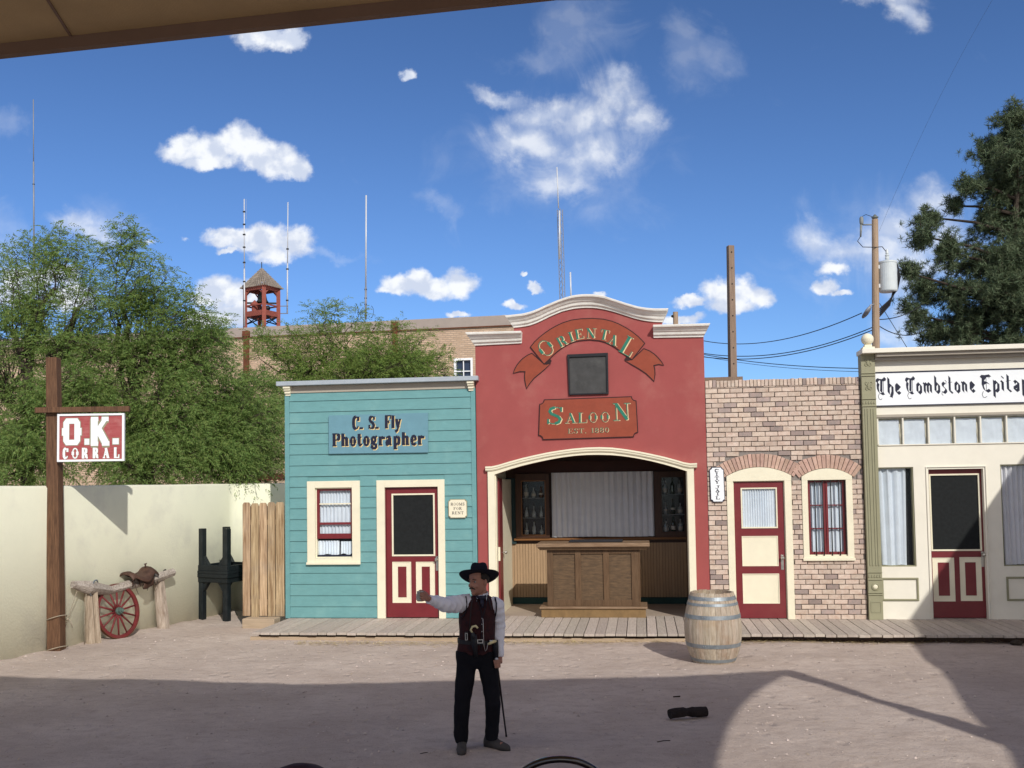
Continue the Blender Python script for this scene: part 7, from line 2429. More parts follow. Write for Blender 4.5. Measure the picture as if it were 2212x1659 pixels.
    topz = W(2200, 330, D).z
    trunk = [Vector((b.x, D, 0)), Vector((b.x + .1, D, topz * .5)), Vector((b.x + .45, D, topz))]
    br.tube(trunk, [.22, .16, .05], 9)
    lobes = [(2190, 260, 48, 34), (2130, 330, 42, 34), (2200, 340, 60, 50), (2090, 400, 28, 24), (2160, 410, 70, 44), (2060, 445, 22, 20), (2130, 480, 75, 48), (2010, 470, 24, 30), (1990, 510, 28, 40), (2040, 545, 45, 40), (2120, 570, 85, 55), (2200, 500, 60, 80), (1995, 620, 36, 42), (2060, 640, 65, 48), (2150, 670, 85, 60), (1975, 680, 26, 42), (2010, 720, 40, 40), (2080, 725, 65, 40), (2170, 735, 70, 38), (2230, 620, 60, 120), (2260, 360, 80, 90), (1965, 590, 20, 22), (2230, 760, 60, 40), (2100, 690, 60, 45), (2150, 620, 70, 50), (2175, 300, 50, 50), (2200, 420, 50, 60), (2180, 560, 60, 60), (2190, 660, 70, 60), (2150, 360, 50, 50)]
    C = []
    for (x, y, rx, ry) in lobes:
        s = D / FPX; c = W(x, y, D + rr.uniform(-.8, .8))
        att = Vector((b.x + .1 + .35 * (c.z / topz), D, max(2.0, c.z - abs(c.x - b.x) * .35)))
        pts = [att, att.lerp(c, .5) + Vector((0, 0, .12)), c]
        br.tube(pts, [.06, .04, .02], 6)
        n = int(5 + rx * ry / 95)
        for k in range(n):
            q = Vector((rr.gauss(0, .58), rr.gauss(0, .58), rr.gauss(0, .58)))
            if q.length > 1.1: q *= 1.1 / q.length
            t = c + Vector((q.x * rx * s, q.y * (rx + ry) / 2 * s, q.z * ry * s))
            br.tube([c.lerp(att, .1 * rr.random()), c.lerp(t, .5) + Vector((0, 0, .03)), t], [.018, .012, .006], 4)
            for j in range(11):
                C.append(tuple(c.lerp(t, .35 + .65 * rr.random()) + Vector((rr.gauss(0, .10), rr.gauss(0, .10), rr.gauss(0, .08)))))
    br.build('trunk', BARK, root, smooth=True)
    C = np.array(C); K = 24; M = len(C)
    d = rg.normal(size=(M, K, 3)); d[:, :, 2] += .35; d = nrmz(d)
    ln = rg.uniform(.08, .15, (M, K, 1)); wv = nrmz(np.cross(d, rg.normal(size=(M, K, 3)))) * .0066
    a = C[:, None, :] + d * .01; c_ = a + d * ln
    V = np.stack([a - wv, a + wv, c_ + wv * .5, c_ - wv * .5], axis=2).reshape(-1, 3)
    big_mesh('crown', V, np.arange(len(V)).reshape(-1, 4), NEEDLE, root)
    # two dark low shrubs that fill the gap behind the wall
    D = 22.5


all_trees()


# ================================================================== THE MAN
SKIN = mat('skin', (.34, .165, .115), .55, .08, 12, bump=.0006, bscale=90)
SHIRT = mat('white_shirt', (.74, .74, .80), .9, .06, 6, bump=.006, bscale=9)
VEST = mat('maroon_vest', (.036, .007, .009), .85, .35, 30, bump=.003, bscale=25, stain=(.012, .006, .012), stainamt=.8, stainscale=22)
VESTEDGE = mat('dark_vest_edge', (.010, .008, .016), .7, .1)
TROUSER = mat('black_trousers', (.0085, .0085, .012), .92, .2, 5, bump=.006, bscale=8, spec=.15)
HATM = mat('black_felt', (.008, .008, .015), .85, .2, 10, spec=.2)
HAIR = mat('dark_hair', (.015, .010, .008), .7, .3, 40, bump=.003, bscale=80)
BOOT = mat('dusty_boot_leather', (.060, .054, .052), .75, .3, 8, bump=.003, bscale=20)
BONE = mat('ivory_grip', (.66, .58, .33), .4, .08, 20)
TIN = mat('tin_cup_metal', (.50, .50, .45), .45, .2, 15, metal=.2)
SILVER = mat('silver', (.55, .55, .56), .3, .1, metal=.9)


def ell(c, a, b, th=0.0, n=20, nrm=None, ex=2.2):
    """horizontal superellipse ring round c: a along x, b along y"""
    out = []
    for k in range(n):
        t = 6.2832 * k / n
        ct, s_ = math.cos(t), math.sin(t)
        x = a * math.copysign(abs(ct) ** (2 / ex), ct); y = b * math.copysign(abs(s_) ** (2 / ex), s_)
        out.append((c[0] + x * math.cos(th) - y * math.sin(th), c[1] + x * math.sin(th) + y * math.cos(th), c[2]))
    return out


def remesh(o, vox, smooth=3):
    m = o.modifiers.new('remesh', 'REMESH'); m.mode = 'VOXEL'; m.voxel_size = vox; m.use_smooth_shade = True
    if smooth:
        s = o.modifiers.new('smooth', 'SMOOTH'); s.iterations = smooth; s.factor = .5
    return o


def man():
    D = 9.35
    M = lambda a, b, dy=0.0: W(887.6 + a * .28391, 1178.3 + b * .28391, D + dy)
    pel = M(497, 860)
    root = thing('person', 'man in black hat, white shirt and dark vest holding a cup out', 'person', (pel.x, D, 0))
    b = MB()
    sh_r = M(400, 432); sh_l = M(655, 440); neck = M(535, 385, .02)
    cx = lambda a: M(a, 600).x
    # joints
    el_r = M(262, 438, -.22); wr_r = M(140, 412, -.40)
    el_l = M(668, 625, .05); wr_l = M(672, 842, -.02)
    hip_r = M(425, 850); hip_l = M(575, 850); kn_r = M(390, 1195, -.03); kn_l = M(622, 1180, -.02); an_r = M(388, 1478, 0); an_l = M(612, 1470, .03)
    # trunk
    tr = [(M(500, 900).z, .12, .09, 497), (M(500, 800).z, .150, .105, 500), (M(500, 700).z, .135, .095, 503), (M(500, 600).z, .145, .10, 508), (M(500, 500).z, .155, .105, 515), (M(500, 430).z, .150, .095, 524), (M(500, 395).z, .090, .07, 530), (M(500, 370).z, .058, .06, 533)]
    b.loft([ell((cx(c), D + .01, z), a, d) for z, a, d, c in tr])
    hc = M(515, 268, -.02)
    b.tube([M(533, 400, .02), M(530, 340, .015), hc + Vector((.01, .02, -.03))], [.062, .056, .06], 12)
    for pts, rs in (([sh_r, el_r, wr_r], [.055, .042, .028]), ([sh_l, el_l, wr_l], [.055, .042, .028]), ([hip_r, kn_r, an_r], [.085, .055, .040]), ([hip_l, kn_l, an_l], [.085, .055, .040])):
        b.tube(pts, rs, 12)
    # head
    yaw = R(42); fw = Vector((-math.sin(yaw), -math.cos(yaw), 0)); rt = Vector((fw.y, -fw.x, 0)); rt = Vector((-math.cos(yaw), math.sin(yaw), 0))
    chin = M(503, 374, -.05)
    Hh = .245; hz0 = chin.z
    cen = Vector((hc.x, hc.y, 0))
    tilt = .04
    def hp(f, s, t):       # forward, side, height fraction
        return cen + fw * (f + 0) + rt * s + Vector((0, 0, hz0 + t * Hh))
    rows = [(0.0, .022, .066, .0), (.05, .036, .080, .015), (.12, .048, .087, .035), (.20, .056, .090, .055), (.30, .062, .091, .075), (.42, .067, .089, .092), (.52, .070, .087, .100), (.62, .072, .090, .104), (.74, .073, .088, .104), (.86, .066, .074, .092), (.95, .045, .048, .062), (1.0, .012, .012, .018)]
    rings = []
    for t, w, f, bk in rows:
        ring = []
        for k in range(24):
            a = 6.2832 * k / 24
            c_, s_ = math.cos(a), math.sin(a)
            y = f * (abs(c_) ** .85) if c_ > 0 else -bk * (abs(c_) ** .85)
            ring.append(hp(y, w * math.copysign(abs(s_) ** .8, s_), t))
        rings.append(ring)
    b.loft(rings)
    # nose, brow, lips, chin, ears
    b.loft([[hp(.086, -.009, .55), hp(.086, .009, .55), hp(.097, .0, .55)], [hp(.088, -.015, .40), hp(.088, .015, .40), hp(.112, 0, .40)], [hp(.088, -.020, .34), hp(.088, .020, .34), hp(.118, 0, .345)], [hp(.086, -.014, .31), hp(.086, .014, .31), hp(.104, 0, .315)]])
    b.tube([hp(.074, -.045, .58), hp(.090, -.02, .585), hp(.093, 0, .57), hp(.090, .02, .585), hp(.074, .045, .58)], [.008, .011, .008, .011, .008], 8)
    b.tube([hp(.082, -.024, .205), hp(.095, 0, .215), hp(.082, .024, .205)], [.004, .007, .004], 8)
    b.tube([hp(.080, -.02, .175), hp(.092, 0, .18), hp(.080, .02, .175)], [.004, .007, .004], 8)
    b.ball(hp(.074, 0, .06), .020, 10)
    for s in (-1, 1):
        b.ball(hp(.066, s * .044, .34), .020, 8)
        e = MB()
        b.loft([[hp(-.012 + .019 * math.cos(q), s * (.068 + dx), .47 + .125 * math.sin(q)) for q in [6.2832 * k / 10 for k in range(10)]] for dx in (0, .016)])
    # right hand round the cup
    cup = M(72, 388, -.46)
    pc = M(118, 393, -.42)
    b.tube([wr_r, wr_r.lerp(pc, .6), pc + Vector((-.005, -.005, 0))], [.030, .036, .034], 10, flat=.8)
    cr = .031
    for k, (dz, ln) in enumerate(((.032, 1.0), (.011, 1.05), (-.010, 1.0), (-.030, .85))):
        base = pc + Vector((.008, -.012, dz * .9)); pts = [base]
        for q in (5, 32, 62, 90):
            a = R(-q * ln)
            pts.append(cup + Vector(((cr + .009) * math.cos(a), (cr + .009) * math.sin(a), dz)))
        b.tube(pts, [.011, .0105, .0098, .009, .0078], 8)
    b.tube([pc + Vector((.01, .02, .02)), cup + Vector((.030, .030, .040)), cup + Vector((.0, .044, .046)), cup + Vector((-.018, .040, .046))], [.013, .012, .011, .009], 8)
    # left hand closed on the cane
    hl = M(668, 888, -.05)
    ct = M(662, 905, -.07); cbm = M(725, 1452, -.02)
    b.tube([wr_l, wr_l.lerp(hl, .5), hl + Vector((0, 0, -.008))], [.028, .034, .036], 10, flat=.75)
    for k in range(4):
        c = hl + Vector((-.030 + .0035 * k, -.012 - .001 * k, .020 - .019 * k))
        base = hl + Vector((.014, -.022, .022 - .019 * k))
        b.tube([base, c + Vector((.012, -.034, 0)), c + Vector((-.012, -.026, -.002)), c + Vector((-.012, .004, -.003)), c + Vector((.004, .012, -.003))], [.011, .0105, .010, .009, .008], 8)
    b.tube([hl + Vector((.0, .0, .03)), hl + Vector((-.026, -.02, .034)), hl + Vector((-.040, -.012, .018)), hl + Vector((-.036, .004, .002))], [.013, .012, .010, .009], 8)
    # feet
    for an, d in ((an_r, Vector((.0, -1, 0))), (an_l, Vector((.75, -.66, 0)))):
        b.tube([an, Vector((an.x, an.y, .05)), Vector((an.x, an.y, .05)) + d * .14], [.04, .04, .03], 8)
    body = b.build('body', SKIN, root); remesh(body, .0055, 2)
    # eyes and moustache
    for s in (-1, 1):
        MB().ball(hp(.078, s * .030, .505), .0115, 10).build('eye', mat('eye_white', (.25, .22, .2), .3, .1), root, smooth=True)
        MB().ball(hp(.0865, s * .031, .505), .0055, 8).build('iris', mat('dark_iris', (.01, .006, .004), .2, .1), root, smooth=True)
        MB().tube([hp(.080, s * .050, .585), hp(.0965, s * .032, .60), hp(.0985, s * .014, .585)], [.002, .0042, .003], 6).build('eyebrow', HAIR, root, smooth=True)
    ms = MB()
    for s in (-1, 1): ms.tube([hp(.098, s * .002, .268), hp(.097, s * .016, .262), hp(.088, s * .032, .235), hp(.082, s * .037, .20)], [.005, .0065, .005, .0015], 8)
    ms.build('moustache', HAIR, root, smooth=True)
    hr = MB(); rows = []
    for t in (.42, .52, .62, .72, .82):
        ring = []
        w = {.42: .060, .52: .074, .62: .078, .72: .079, .82: .078}[t]; bk = {.42: .088, .52: .107, .62: .112, .72: .112, .82: .108}[t]
        for k in range(17):
            a = R(62 + (298 - 62) * k / 16) if t > .6 else R(100 + 160 * k / 16)
            y = math.cos(a) * (bk if math.cos(a) < 0 else .08); x = math.sin(a) * w
            ring.append(hp(y, x, t))
        rows.append(ring)
    hr.loft(rows, False, False)
    ho = hr.build('hair', HAIR, root, smooth=True); so = ho.modifiers.new('solid', 'SOLIDIFY'); so.thickness = .008
    # hat: brim tipped back
    bc = W((1130 + 1082 / 5.927) * .7855, (1520 + 405 / 5.927) * .7855, D + .0)
    bc = Vector((hc.x + .004, hc.y + .01, bc.z + .012))
    tl = R(-29)
    RM = Matrix.Rotation(tl, 3, 'X') @ Matrix.Rotation(R(0), 3, 'Z')
    hat = MB(); n = 40
    def hr_(r, z, sq=1.0, curl=0.0, k=0):
        a = 6.2832 * k / n
        x, y = r * math.cos(a), r * sq * math.sin(a)
        return bc + RM @ Vector((x, y, z + curl * (x / .17) ** 2 * .020 - curl * (y / .17) ** 2 * .006))
    prof_b = [(.080, .004, 0), (.110, .000, .4), (.150, .000, .8), (.184, .004, 1.0), (.187, .0005, 1.0), (.181, -.004, 1.0), (.150, -.006, .8), (.110, -.006, .4), (.080, -.004, 0)]
    rings = [[hr_(r, z, .93, c, k) for k in range(n)] for r, z, c in prof_b]; rings.append(rings[0])
    hat.loft(rings, True, False); hat.build('hat_brim', HATM, root, smooth=True)
    cr_ = MB(); prof_c = [(.083, -.006), (.085, .01), (.083, .055), (.079, .095), (.070, .120), (.052, .131), (.030, .129), (.004, .125)]
    rings = []
    for r, z in prof_c:
        ring = []
        for k in range(n):
            a = 6.2832 * k / n; x, y = r * math.cos(a), r * .95 * math.sin(a)
            dent = .012 * math.exp(-(x / .03) ** 2) * (z / .118) ** 6
            ring.append(bc + RM @ Vector((x, y, z - dent)))
        rings.append(ring)
    cr_.loft(rings); cr_.build('hat_crown', HATM, root, smooth=True)
    hb = MB(); hb.loft([[bc + RM @ Vector((.0862 * math.cos(6.2832 * k / n), .082 * math.sin(6.2832 * k / n), z)) for k in range(n)] for z in (.004, .026)], True, False); hb.build('hat_band', BLACK, root, smooth=True)
    # shirt: sleeves + yoke + collar
    s = MB()
    def sleeve(pts, rs, seed):
        fine = []; fr = []
        for i in range(len(pts) - 1):
            for k in range(8):
                t = k / 8; fine.append(pts[i].lerp(pts[i + 1], t)); fr.append(rs[i] * (1 - t) + rs[i + 1] * t)
        fine.append(pts[-1]); fr.append(rs[-1]); n0 = len(s.v)
        # sag
        s.tube(fine, fr, 18)
        for i in range(n0, len(s.v)):
            j = (i - n0) // 18; v = Vector(s.v[i])
            if j < len(fine):
                ax = fine[j]; dd = v - ax
                w = 1 + .16 * mnoise.noise(Vector((v.x * 16 + seed, v.y * 16, v.z * 20))) + (.10 * math.sin(j * 1.25 + seed) if dd.z < 0 else .03 * math.sin(j * 1.6))
                s.v[i] = tuple(ax + dd * w)
    mid_r = sh_r.lerp(el_r, .5) + Vector((0, 0, -.012))
    sleeve([sh_r + Vector((.06, .01, -.01)), sh_r + Vector((.0, 0, -.008)), mid_r, el_r + Vector((0, 0, -.016)), el_r.lerp(wr_r, .55) + Vector((0, 0, -.004)), wr_r + Vector((.004, .002, 0))], [.092, .088, .078, .070, .055, .040], 1)
    sleeve([sh_l + Vector((-.05, .01, -.005)), sh_l + Vector((.0, 0, -.012)), sh_l.lerp(el_l, .5) + Vector((.006, 0, 0)), el_l, el_l.lerp(wr_l, .5), wr_l + Vector((0, 0, .035)), wr_l], [.070, .070, .062, .058, .052, .046, .040], 4)
    rows = [(M(500, 800).z, .150, .110, 502), (M(500, 650).z, .155, .108, 505), (M(500, 500).z, .160, .112, 512), (M(500, 440).z, .158, .104, 522), (M(500, 405).z, .110, .085, 530), (M(500, 385).z, .070, .070, 534), (M(500, 372).z, .064, .064, 535)]
    s.loft([ell((cx(c), D + .01, z), a, d) for z, a, d, c in rows])
    so = s.build('shirt', SHIRT, root); remesh(so, .007, 3)
    cf = MB()
    for w0, w1, r in ((el_r, wr_r, .0415), (el_l, wr_l, .0415)):
        d = (w1 - w0).normalized(); cf.tube([w1 - d * .045, w1 + d * .008], [r + .002, r], 16)
    cf.build('cuff', SHIRT, root, smooth=False, bevel=.003)
    # collar wings
    col = MB()
    nk = M(535, 372, .012)
    col.loft([[nk + Vector((.066 * math.cos(a) * q, .062 * math.sin(a) * q, z - .012 * math.cos(a + 1.57))) for a in [R(-75 + 330 * k / 20 - 0) for k in range(21)]] for q, z in ((1.05, -.02), (1.0, .022), (.94, .022), (.98, -.02))], False, False)
    col.build('collar', mat('collar_white', (.75, .76, .80), .8, .03), root, smooth=True)
    for a0, a1, bb0, bb1 in ((498, 512, 388, 425), (566, 580, 372, 432)):
        w_ = MB(); q = [M(a0, bb0, -.085), M(a1, bb0, -.09), M((a0 + a1) / 2 + (4 if a0 > 540 else -4), bb1, -.112)]
        w_.add([*q, *[p + Vector((0, .01, 0)) for p in q]], [(0, 1, 2), (3, 5, 4), (0, 3, 4, 1), (1, 4, 5, 2), (2, 5, 3, 0)]); w_.build('collar_point', mat('collar_white', (.75, .76, .80), .8, .03), root)
    # vest
    v = MB()
    rows = [(845, .118, .085, 500), (815, .176, .118, 499), (790, .181, .122, 499), (740, .172, .119, 500), (700, .166, .116, 502), (640, .168, .116, 504), (580, .174, .118, 505), (520, .176, .120, 508), (480, .166, .116, 514), (440, .148, .108, 524), (410, .128, .092, 529), (392, .100, .078, 532), (378, .072, .068, 534)]
    v.loft([ell((cx(c), D + .008, M(500, bb).z), a, d, n=28, ex=2.35) for bb, a, d, c in rows])
    nv = []
    for p in v.v:
        p = Vector(p); w = .006 * mnoise.noise(p * 9); nv.append((p.x + w, p.y + w * 1.4, p.z))
    v.v = nv
    vo = v.build('vest', VEST, root, smooth=True)
    # vest points at the hem
    hp_ = MB()
    for s_, a in ((-1, 460), (1, 545)):
        q = [M(a - 45, 800, -.118), M(a + 40, 800, -.122), M(a + 38, 815, -.12), M(a, 838, -.112), M(a - 45, 812, -.112)]
        hp_.add([*q, *[p + Vector((0, .012, 0)) for p in q]], [(0, 1, 2, 3, 4), (9, 8, 7, 6, 5), (0, 5, 6, 1), (1, 6, 7, 2), (2, 7, 8, 3), (3, 8, 9, 4), (4, 9, 5, 0)])
    hp_.build('vest_point', VEST, root)
    ed = MB()
    # armhole and front edges as dark piping
    ed.tube([M(418, 388, -.055), M(424, 430, -.088), M(424, 480, -.10), M(405, 530, -.105), M(380, 552, -.085)], .007, 6)
    ed.tube([M(640, 395, -.045), M(650, 440, -.07), M(650, 490, -.085), M(642, 540, -.075)], .007, 6)
    ed.tube([M(498, 400, -.10), M(520, 450, -.122), M(540, 520, -.128), M(538, 640, -.124), M(535, 800, -.128)], .0045, 6)
    ed.tube([M(585, 385, -.095), M(575, 440, -.12), M(555, 520, -.13), M(541, 570, -.127)], .0045, 6)
    ed.build('vest_piping', VESTEDGE, root, smooth=True)
    st = MB(); st.tube([M(470, 400, -.10), M(458, 470, -.127), M(452, 560, -.130), M(440, 690, -.13)], .0085, 6, flat=.5); st.tube([M(588, 400, -.09), M(600, 440, -.108), M(612, 490, -.112)], .005, 6)
    st.build('leather_strap', BLACK, root, smooth=True)
    # cravat
    t = MB()
    t.ball(M(541, 398, -.105), .026, 10, (1.35, .7, .8))
    t.tube([M(500, 388, -.080), M(520, 396, -.10), M(541, 400, -.11), M(562, 394, -.10), M(578, 378, -.07)], [.012, .014, .012, .014, .012], 8)
    t.tube([M(541, 405, -.115), M(543, 435, -.128), M(545, 475, -.132)], [.018, .028, .012], 8, flat=.5)
    t.build('cravat', mat('navy_cravat', (.010, .011, .028), .6, .2), root, smooth=True)
    bt = MB()
    for bb in (555, 600, 655): bt.ball(M(540, bb, -.130), .0055, 6)
    bt.build('button', SILVER, root)
    ch = MB(); ch.tube([M(547, 555, -.135), M(550, 600, -.14), M(552, 680, -.142), M(556, 760, -.145), M(566, 805, -.14), M(578, 790, -.138), M(586, 740, -.13)], .0028, 5); ch.build('watch_chain', SILVER, root, smooth=True)
    # trousers
    tz = MB()
    def leg(pts, seed):
        rings = []
        for i in range(len(pts) - 1):
            (a, ra, da), (c, rc, dc) = pts[i], pts[i + 1]
            for k in range(8):
                t_ = k / 8; p = a.lerp(c, t_); r1 = ra + (rc - ra) * t_; d1 = da + (dc - da) * t_
                w = .006 * mnoise.noise(Vector((p.x * 5, p.z * 16 + seed, 1)))
                rings.append(ell(p, r1 + w, d1 + w, n=18))
        a, ra, da = pts[-1]; rings.append(ell(a, ra, da, n=18))
        tz.loft(rings)
    leg([(M(420, 800), .10, .105), (M(424, 900, .01), .096, .104), (M(418, 960, 0), .092, .10), (M(402, 1100, -.02), .086, .092), (M(390, 1210, -.035), .074, .080), (M(384, 1320, -.02), .071, .078), (M(381, 1440, -.01), .069, .080), (M(386, 1497, -.02), .058, .078)], 2)
    leg([(M(572, 800), .10, .105), (M(576, 900, .01), .096, .104), (M(590, 960, 0), .088, .10), (M(612, 1100, -.01), .078, .088), (M(624, 1200, -.03), .073, .080), (M(622, 1310, 0), .067, .076), (M(616, 1420, .02), .063, .074), (M(614, 1472, .02), .062, .082)], 7)
    tz.loft([ell((cx(c), D + .008, M(500, bb).z), a, d, n=24) for bb, a, d, c in ((930, .13, .09, 500), (880, .172, .112, 499), (820, .176, .114, 499), (740, .160, .108, 500))])
    to = tz.build('trousers', TROUSER, root); remesh(to, .008, 2)
    # boots
    for an, d, bb in ((M(388, 1500, -.02), Vector((.02, -1, 0)), 1), (M(612, 1478, .03), Vector((.80, -.60, 0)), 2)):
        d.normalize(); sd = Vector((d.y, -d.x, 0))
        bo = MB(); g = Vector((an.x, an.y, 0))
        rows = []
        for f, w, h in ((-.075, .026, .085), (-.06, .037, .12), (-.02, .042, .135), (.03, .043, .115), (.08, .045, .082), (.13, .048, .066), (.17, .043, .056), (.20, .028, .045), (.215, .010, .03)):
            ring = []
            for k in range(12):
                a = 6.2832 * k / 12; x = w * math.cos(a); z = .012 + h * .5 + h * .5 * math.sin(a)
                if math.sin(a) < -.3: z = .010
                ring.append(g + d * f + sd * x + Vector((0, 0, z)))
            rows.append(ring)
        bo.loft(rows); bo.tube([g + Vector((0, 0, .06)), g + Vector((0, 0, .22))], [.046, .050], 12)
        bt_ = bo.build('boot', BOOT, root, smooth=True)
        so_ = MB()
        rows = [[g + d * f + sd * (w * q) + Vector((0, 0, z)) for q, z in ((-1, .0), (1, .0), (1, .012), (-1, .012))] for f, w in ((-.078, .028), (-.03, .038), (.03, .040), (.10, .047), (.16, .046), (.205, .026))]
        so_.loft(rows); so_.build('sole', BLACK, bt_)
    # belt
    be = MB()
    rings = [[Vector(p) for p in ell((cx(500), D + .006, M(500, bb).z + 0), .182 * q, .127 * q, n=32, ex=2.3)] for bb, q in ((742, 1.0), (712, 1.0), (712, .96), (742, .96))]
    rings.append(rings[0])
    rings = [[p + Vector((0, 0, (p.x - cx(500)) * -.05)) for p in r] for r in rings]
    be.loft(rings, True, False); bo_ = be.build('gun_belt', BLACK, root, smooth=False)
    bk = MB(); c = M(527, 729, -.135); bk.frame(c.x - .026, c.x + .026, c.z - .018, c.z + .018, .007, c.y - .006, c.y); bk.build('buckle', SILVER, bo_)
    cr = MB()
    for a in (488, 500, 604, 616): cr.ball(M(a, 726, -.128), .008, 8)
    cr.build('cartridge', SILVER, bo_)
    kn = MB(); k0 = M(423, 690, -.135); kn.box(k0.x - .016, k0.x + .016, k0.y - .012, k0.y + .012, k0.z - .045, k0.z + .04); kn.build('belt_case', BLACK, bo_, bevel=.005)
    MB().frame(k0.x - .012, k0.x + .010, k0.z - .035, k0.z + .03, .004, k0.y - .015, k0.y - .0125).build('case_trim', SILVER, bo_)
    for (a, bb, dy, rot) in ((478, 720, -.14, 18), (640, 760, -.08, -10)):
        h = MB(); c = M(a, bb, dy); 
        h.tube([c + Vector((0, 0, .05)), c + Vector((.002, 0, -.02)), c + Vector((.02 if a < 500 else .012, .01, -.16))], [.034, .036, .020], 10, flat=.6); h.build('holster', BLACK, bo_, smooth=True)
    def gun(a, bb, dy, sgn, lab):
        c = M(a, bb, dy)
        r = thing('revolver', lab, 'revolver', c)
        g = MB(); 
        g.tube([c + Vector((0, 0, 0)), c + Vector((sgn * -.018, 0, .030)), c + Vector((sgn * -.002, 0, .060)), c + Vector((sgn * .030, 0, .066)), c + Vector((sgn * .048, 0, .045))], [.012, .013, .014, .016, .013], 8, flat=.7)
        g.build('grip', BONE, r, smooth=True)
        f = MB(); f.tube([c + Vector((.0, 0, .008)), c + Vector((.006, 0, -.05))], [.017, .019], 10); f.tube([c + Vector((-sgn * .026, .0, .02)), c + Vector((-sgn * .012, 0, -.004))], .005, 6); f.build('frame', IRON, r, smooth=True)
        return r
    gun(470, 668, -.155, 1, 'ivory gripped revolver in the cross draw holster at the front of the belt')
    c = M(618, 738, -.115); r = thing('revolver', 'ivory gripped revolver butt in the holster at the left hip', 'revolver', c)
    g = MB(); g.tube([M(588, 752, -.125), M(605, 742, -.13), M(630, 732, -.12), M(645, 728, -.10)], [.012, .017, .018, .015], 8, flat=.8); g.build('grip', BONE, r, smooth=True)
    MB().tube([M(640, 728, -.10), M(648, 760, -.09)], [.014, .018], 8).build('frame', IRON, r, smooth=True)
    # cup
    cu = thing('tin_cup', 'small grey tin cup held out in the man\'s raised hand', 'cup', cup)
    MB().lathe([(.0005, -.042), (.028, -.042), (.030, -.040), (.031, .043), (.0325, .045), (.0315, .046), (.0295, .043), (.028, -.036), (.0005, -.036)], cup, 24, cap=False).build('cup_body', TIN, cu, smooth=True)
    MB().tube([cup + Vector((-.02, -.034, .03)), cup + Vector((-.028, -.05, .025)), cup + Vector((-.028, -.052, -.02)), cup + Vector((-.02, -.034, -.03))], .004, 6).build('cup_handle', TIN, cu, smooth=True)
    # cane
    cn = thing('walking_cane', 'thin black walking cane leaning from the man\'s lowered hand to the ground', 'cane', cbm)
    g0 = G(1094, 1592); tipv = Vector((g0.x, g0.y, .0))
    top = ct + Vector((-.012, -.012, .045))
    MB().tube([tipv + (top - tipv).normalized() * .02, top], [.0085, .011], 10).build('shaft', mat('black_cane', (.012, .008, .01), .4, .2), cn, smooth=True)
    MB().tube([tipv, tipv + (top - tipv).normalized() * .03], [.010, .010], 10).build('ferrule', IRON, cn, smooth=True)
    MB().ball(top + Vector((0, 0, .008)), .019, 10, (1, 1, .9)).build('knob', SILVER, cn, smooth=True)


man()


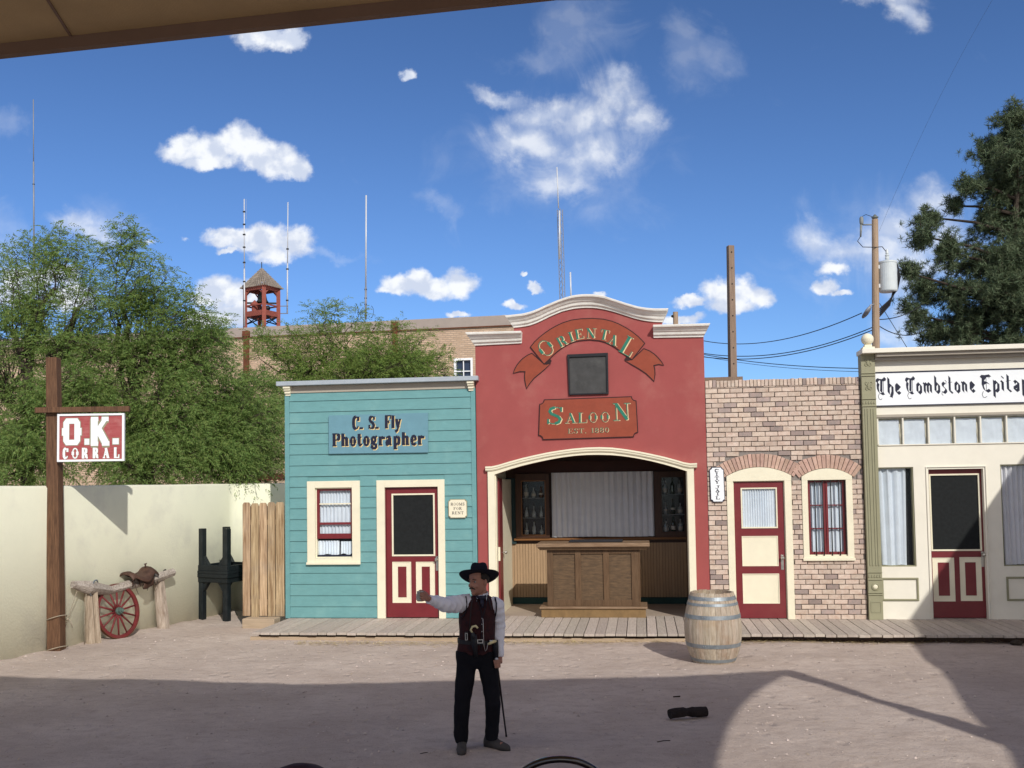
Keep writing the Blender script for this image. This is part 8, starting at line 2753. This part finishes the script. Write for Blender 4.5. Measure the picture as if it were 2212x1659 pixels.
# ================================================================== SPECTATORS whose heads just enter the frame
def spectator(px, py, D, lab, hairm, band=None, yaw=0.0):
    t = W(px, py, D)
    root = thing('person', lab, 'person', (t.x, D, 0), group='spectators seated in front of the camera')
    b = MB(); ht = t.z; H = .235
    cx_, cy_ = t.x, D
    rows = [(0.0, .030), (.1, .048), (.25, .062), (.45, .072), (.62, .076), (.78, .074), (.9, .060), (.97, .036), (1.0, .006)]
    b.loft([ell((cx_, cy_ - .01 * (1 - f), ht - H + f * H), w, w * 1.28, n=20, ex=2) for f, w in rows])
    z0 = ht - H
    b.tube([(cx_, cy_ - .02, z0 - .12), (cx_, cy_ - .015, z0 + .05)], [.062, .058], 12)
    b.loft([ell((cx_, cy_ - .04, z), a, d, n=24) for z, a, d in ((z0 - .62, .17, .12), (z0 - .45, .17, .12), (z0 - .25, .20, .12), (z0 - .13, .19, .10), (z0 - .08, .12, .08), (z0 - .05, .06, .06))])
    for s in (-1, 1):
        b.tube([(cx_ + s * .18, cy_ - .04, z0 - .15), (cx_ + s * .22, cy_ - .02, z0 - .42), (cx_ + s * .12, cy_ + .22, z0 - .55)], [.055, .045, .035], 10)
        b.tube([(cx_ + s * .09, cy_ - .04, z0 - .60), (cx_ + s * .12, cy_ + .38, z0 - .60), (cx_ + s * .12, cy_ + .42, max(.05, z0 - 1.05))], [.085, .065, .045], 10)
        b.tube([(cx_ + s * .12, cy_ + .22, z0 - .55), (cx_ + s * .11, cy_ + .31, z0 - .555)], [.030, .028], 8)
        for k in range(4): b.tube([(cx_ + s * (.09 + .014 * k), cy_ + .30, z0 - .55), (cx_ + s * (.09 + .015 * k), cy_ + .35, z0 - .555), (cx_ + s * (.09 + .015 * k), cy_ + .375, z0 - .572)], [.010, .009, .007], 6)
        b.tube([(cx_ + s * .12, cy_ + .42, max(.05, z0 - 1.05)), (cx_ + s * .12, cy_ + .56, max(.04, z0 - 1.08))], [.045, .030], 8)
        b.ball((cx_ + s * .076, cy_ + .0, z0 + H * .48), .022, 8, (.4, .7, 1.2))
    b.tube([(cx_, cy_ + .092, z0 + H * .5), (cx_, cy_ + .115, z0 + H * .36), (cx_, cy_ + .09, z0 + H * .31)], [.008, .014, .008], 8)
    remesh(b.build('body', SKIN, root), .009, 2)
    h = MB(); h.loft([ell((cx_, cy_ - .016, ht - H + f * H), w + .010, w * 1.28 + .006, n=26, ex=2) for f, w in ((.30, .064), (.45, .072), (.62, .076), (.78, .074), (.9, .060), (.97, .036), (1.02, .006))]); h.build('hair', hairm, root, smooth=True)
    c = MB(); c.loft([ell((cx_, cy_ - .04, z), a, d, n=24) for z, a, d in ((z0 - .64, .18, .13), (z0 - .45, .18, .13), (z0 - .25, .215, .13), (z0 - .125, .20, .11), (z0 - .07, .13, .09))])
    for s in (-1, 1): c.tube([(cx_ + s * .17, cy_ - .04, z0 - .14), (cx_ + s * .21, cy_ - .03, z0 - .34)], [.068, .062], 12)
    remesh(c.build('shirt', mat('dark_shirt', (.03, .03, .045), .9, .1), root), .012, 2)
    p = MB()
    for s in (-1, 1): p.tube([(cx_ + s * .09, cy_ - .08, z0 - .62), (cx_ + s * .12, cy_ + .40, z0 - .61), (cx_ + s * .12, cy_ + .43, max(.10, z0 - .98))], [.10, .078, .06], 12)
    remesh(p.build('trousers', mat('dark_jeans', (.02, .03, .06), .9, .1), root), .012, 2)
    if band:
        m = MB(); m.tube([(cx_ + .088 * math.cos(a), cy_ + .03 + .01 * math.sin(a * 3), ht - .077 + .094 * math.sin(a)) for a in [3.1416 * k / 30 for k in range(31)]], .0055, 10)
        m.build('headband', mat('gloss_black', (.008, .008, .01), .12, .1, spec=.8, coat=.5), root, smooth=True)
    # plank bench under the sitter
    MB().box(cx_ - .5, cx_ + .5, cy_ - .22, cy_ + .16, z0 - .78, z0 - .735).build('bench_plank', GREYWOOD, base=(cx_, cy_, 0), label='wooden bleacher plank under the ' + ('headband wearing' if band else 'red haired') + ' spectator', cat='bench')


def bleachers():
    spectator(1210, 1672, 1.55, 'spectator with brown hair and glossy black headband at the bottom of the frame', mat('brown_hair', (.10, .045, .03), .7, .3, 40), band=True)
    spectator(648, 1652, 2.0, 'spectator with dark reddish hair low at the bottom edge', mat('auburn_hair', (.045, .010, .010), .7, .3, 40))


bleachers()
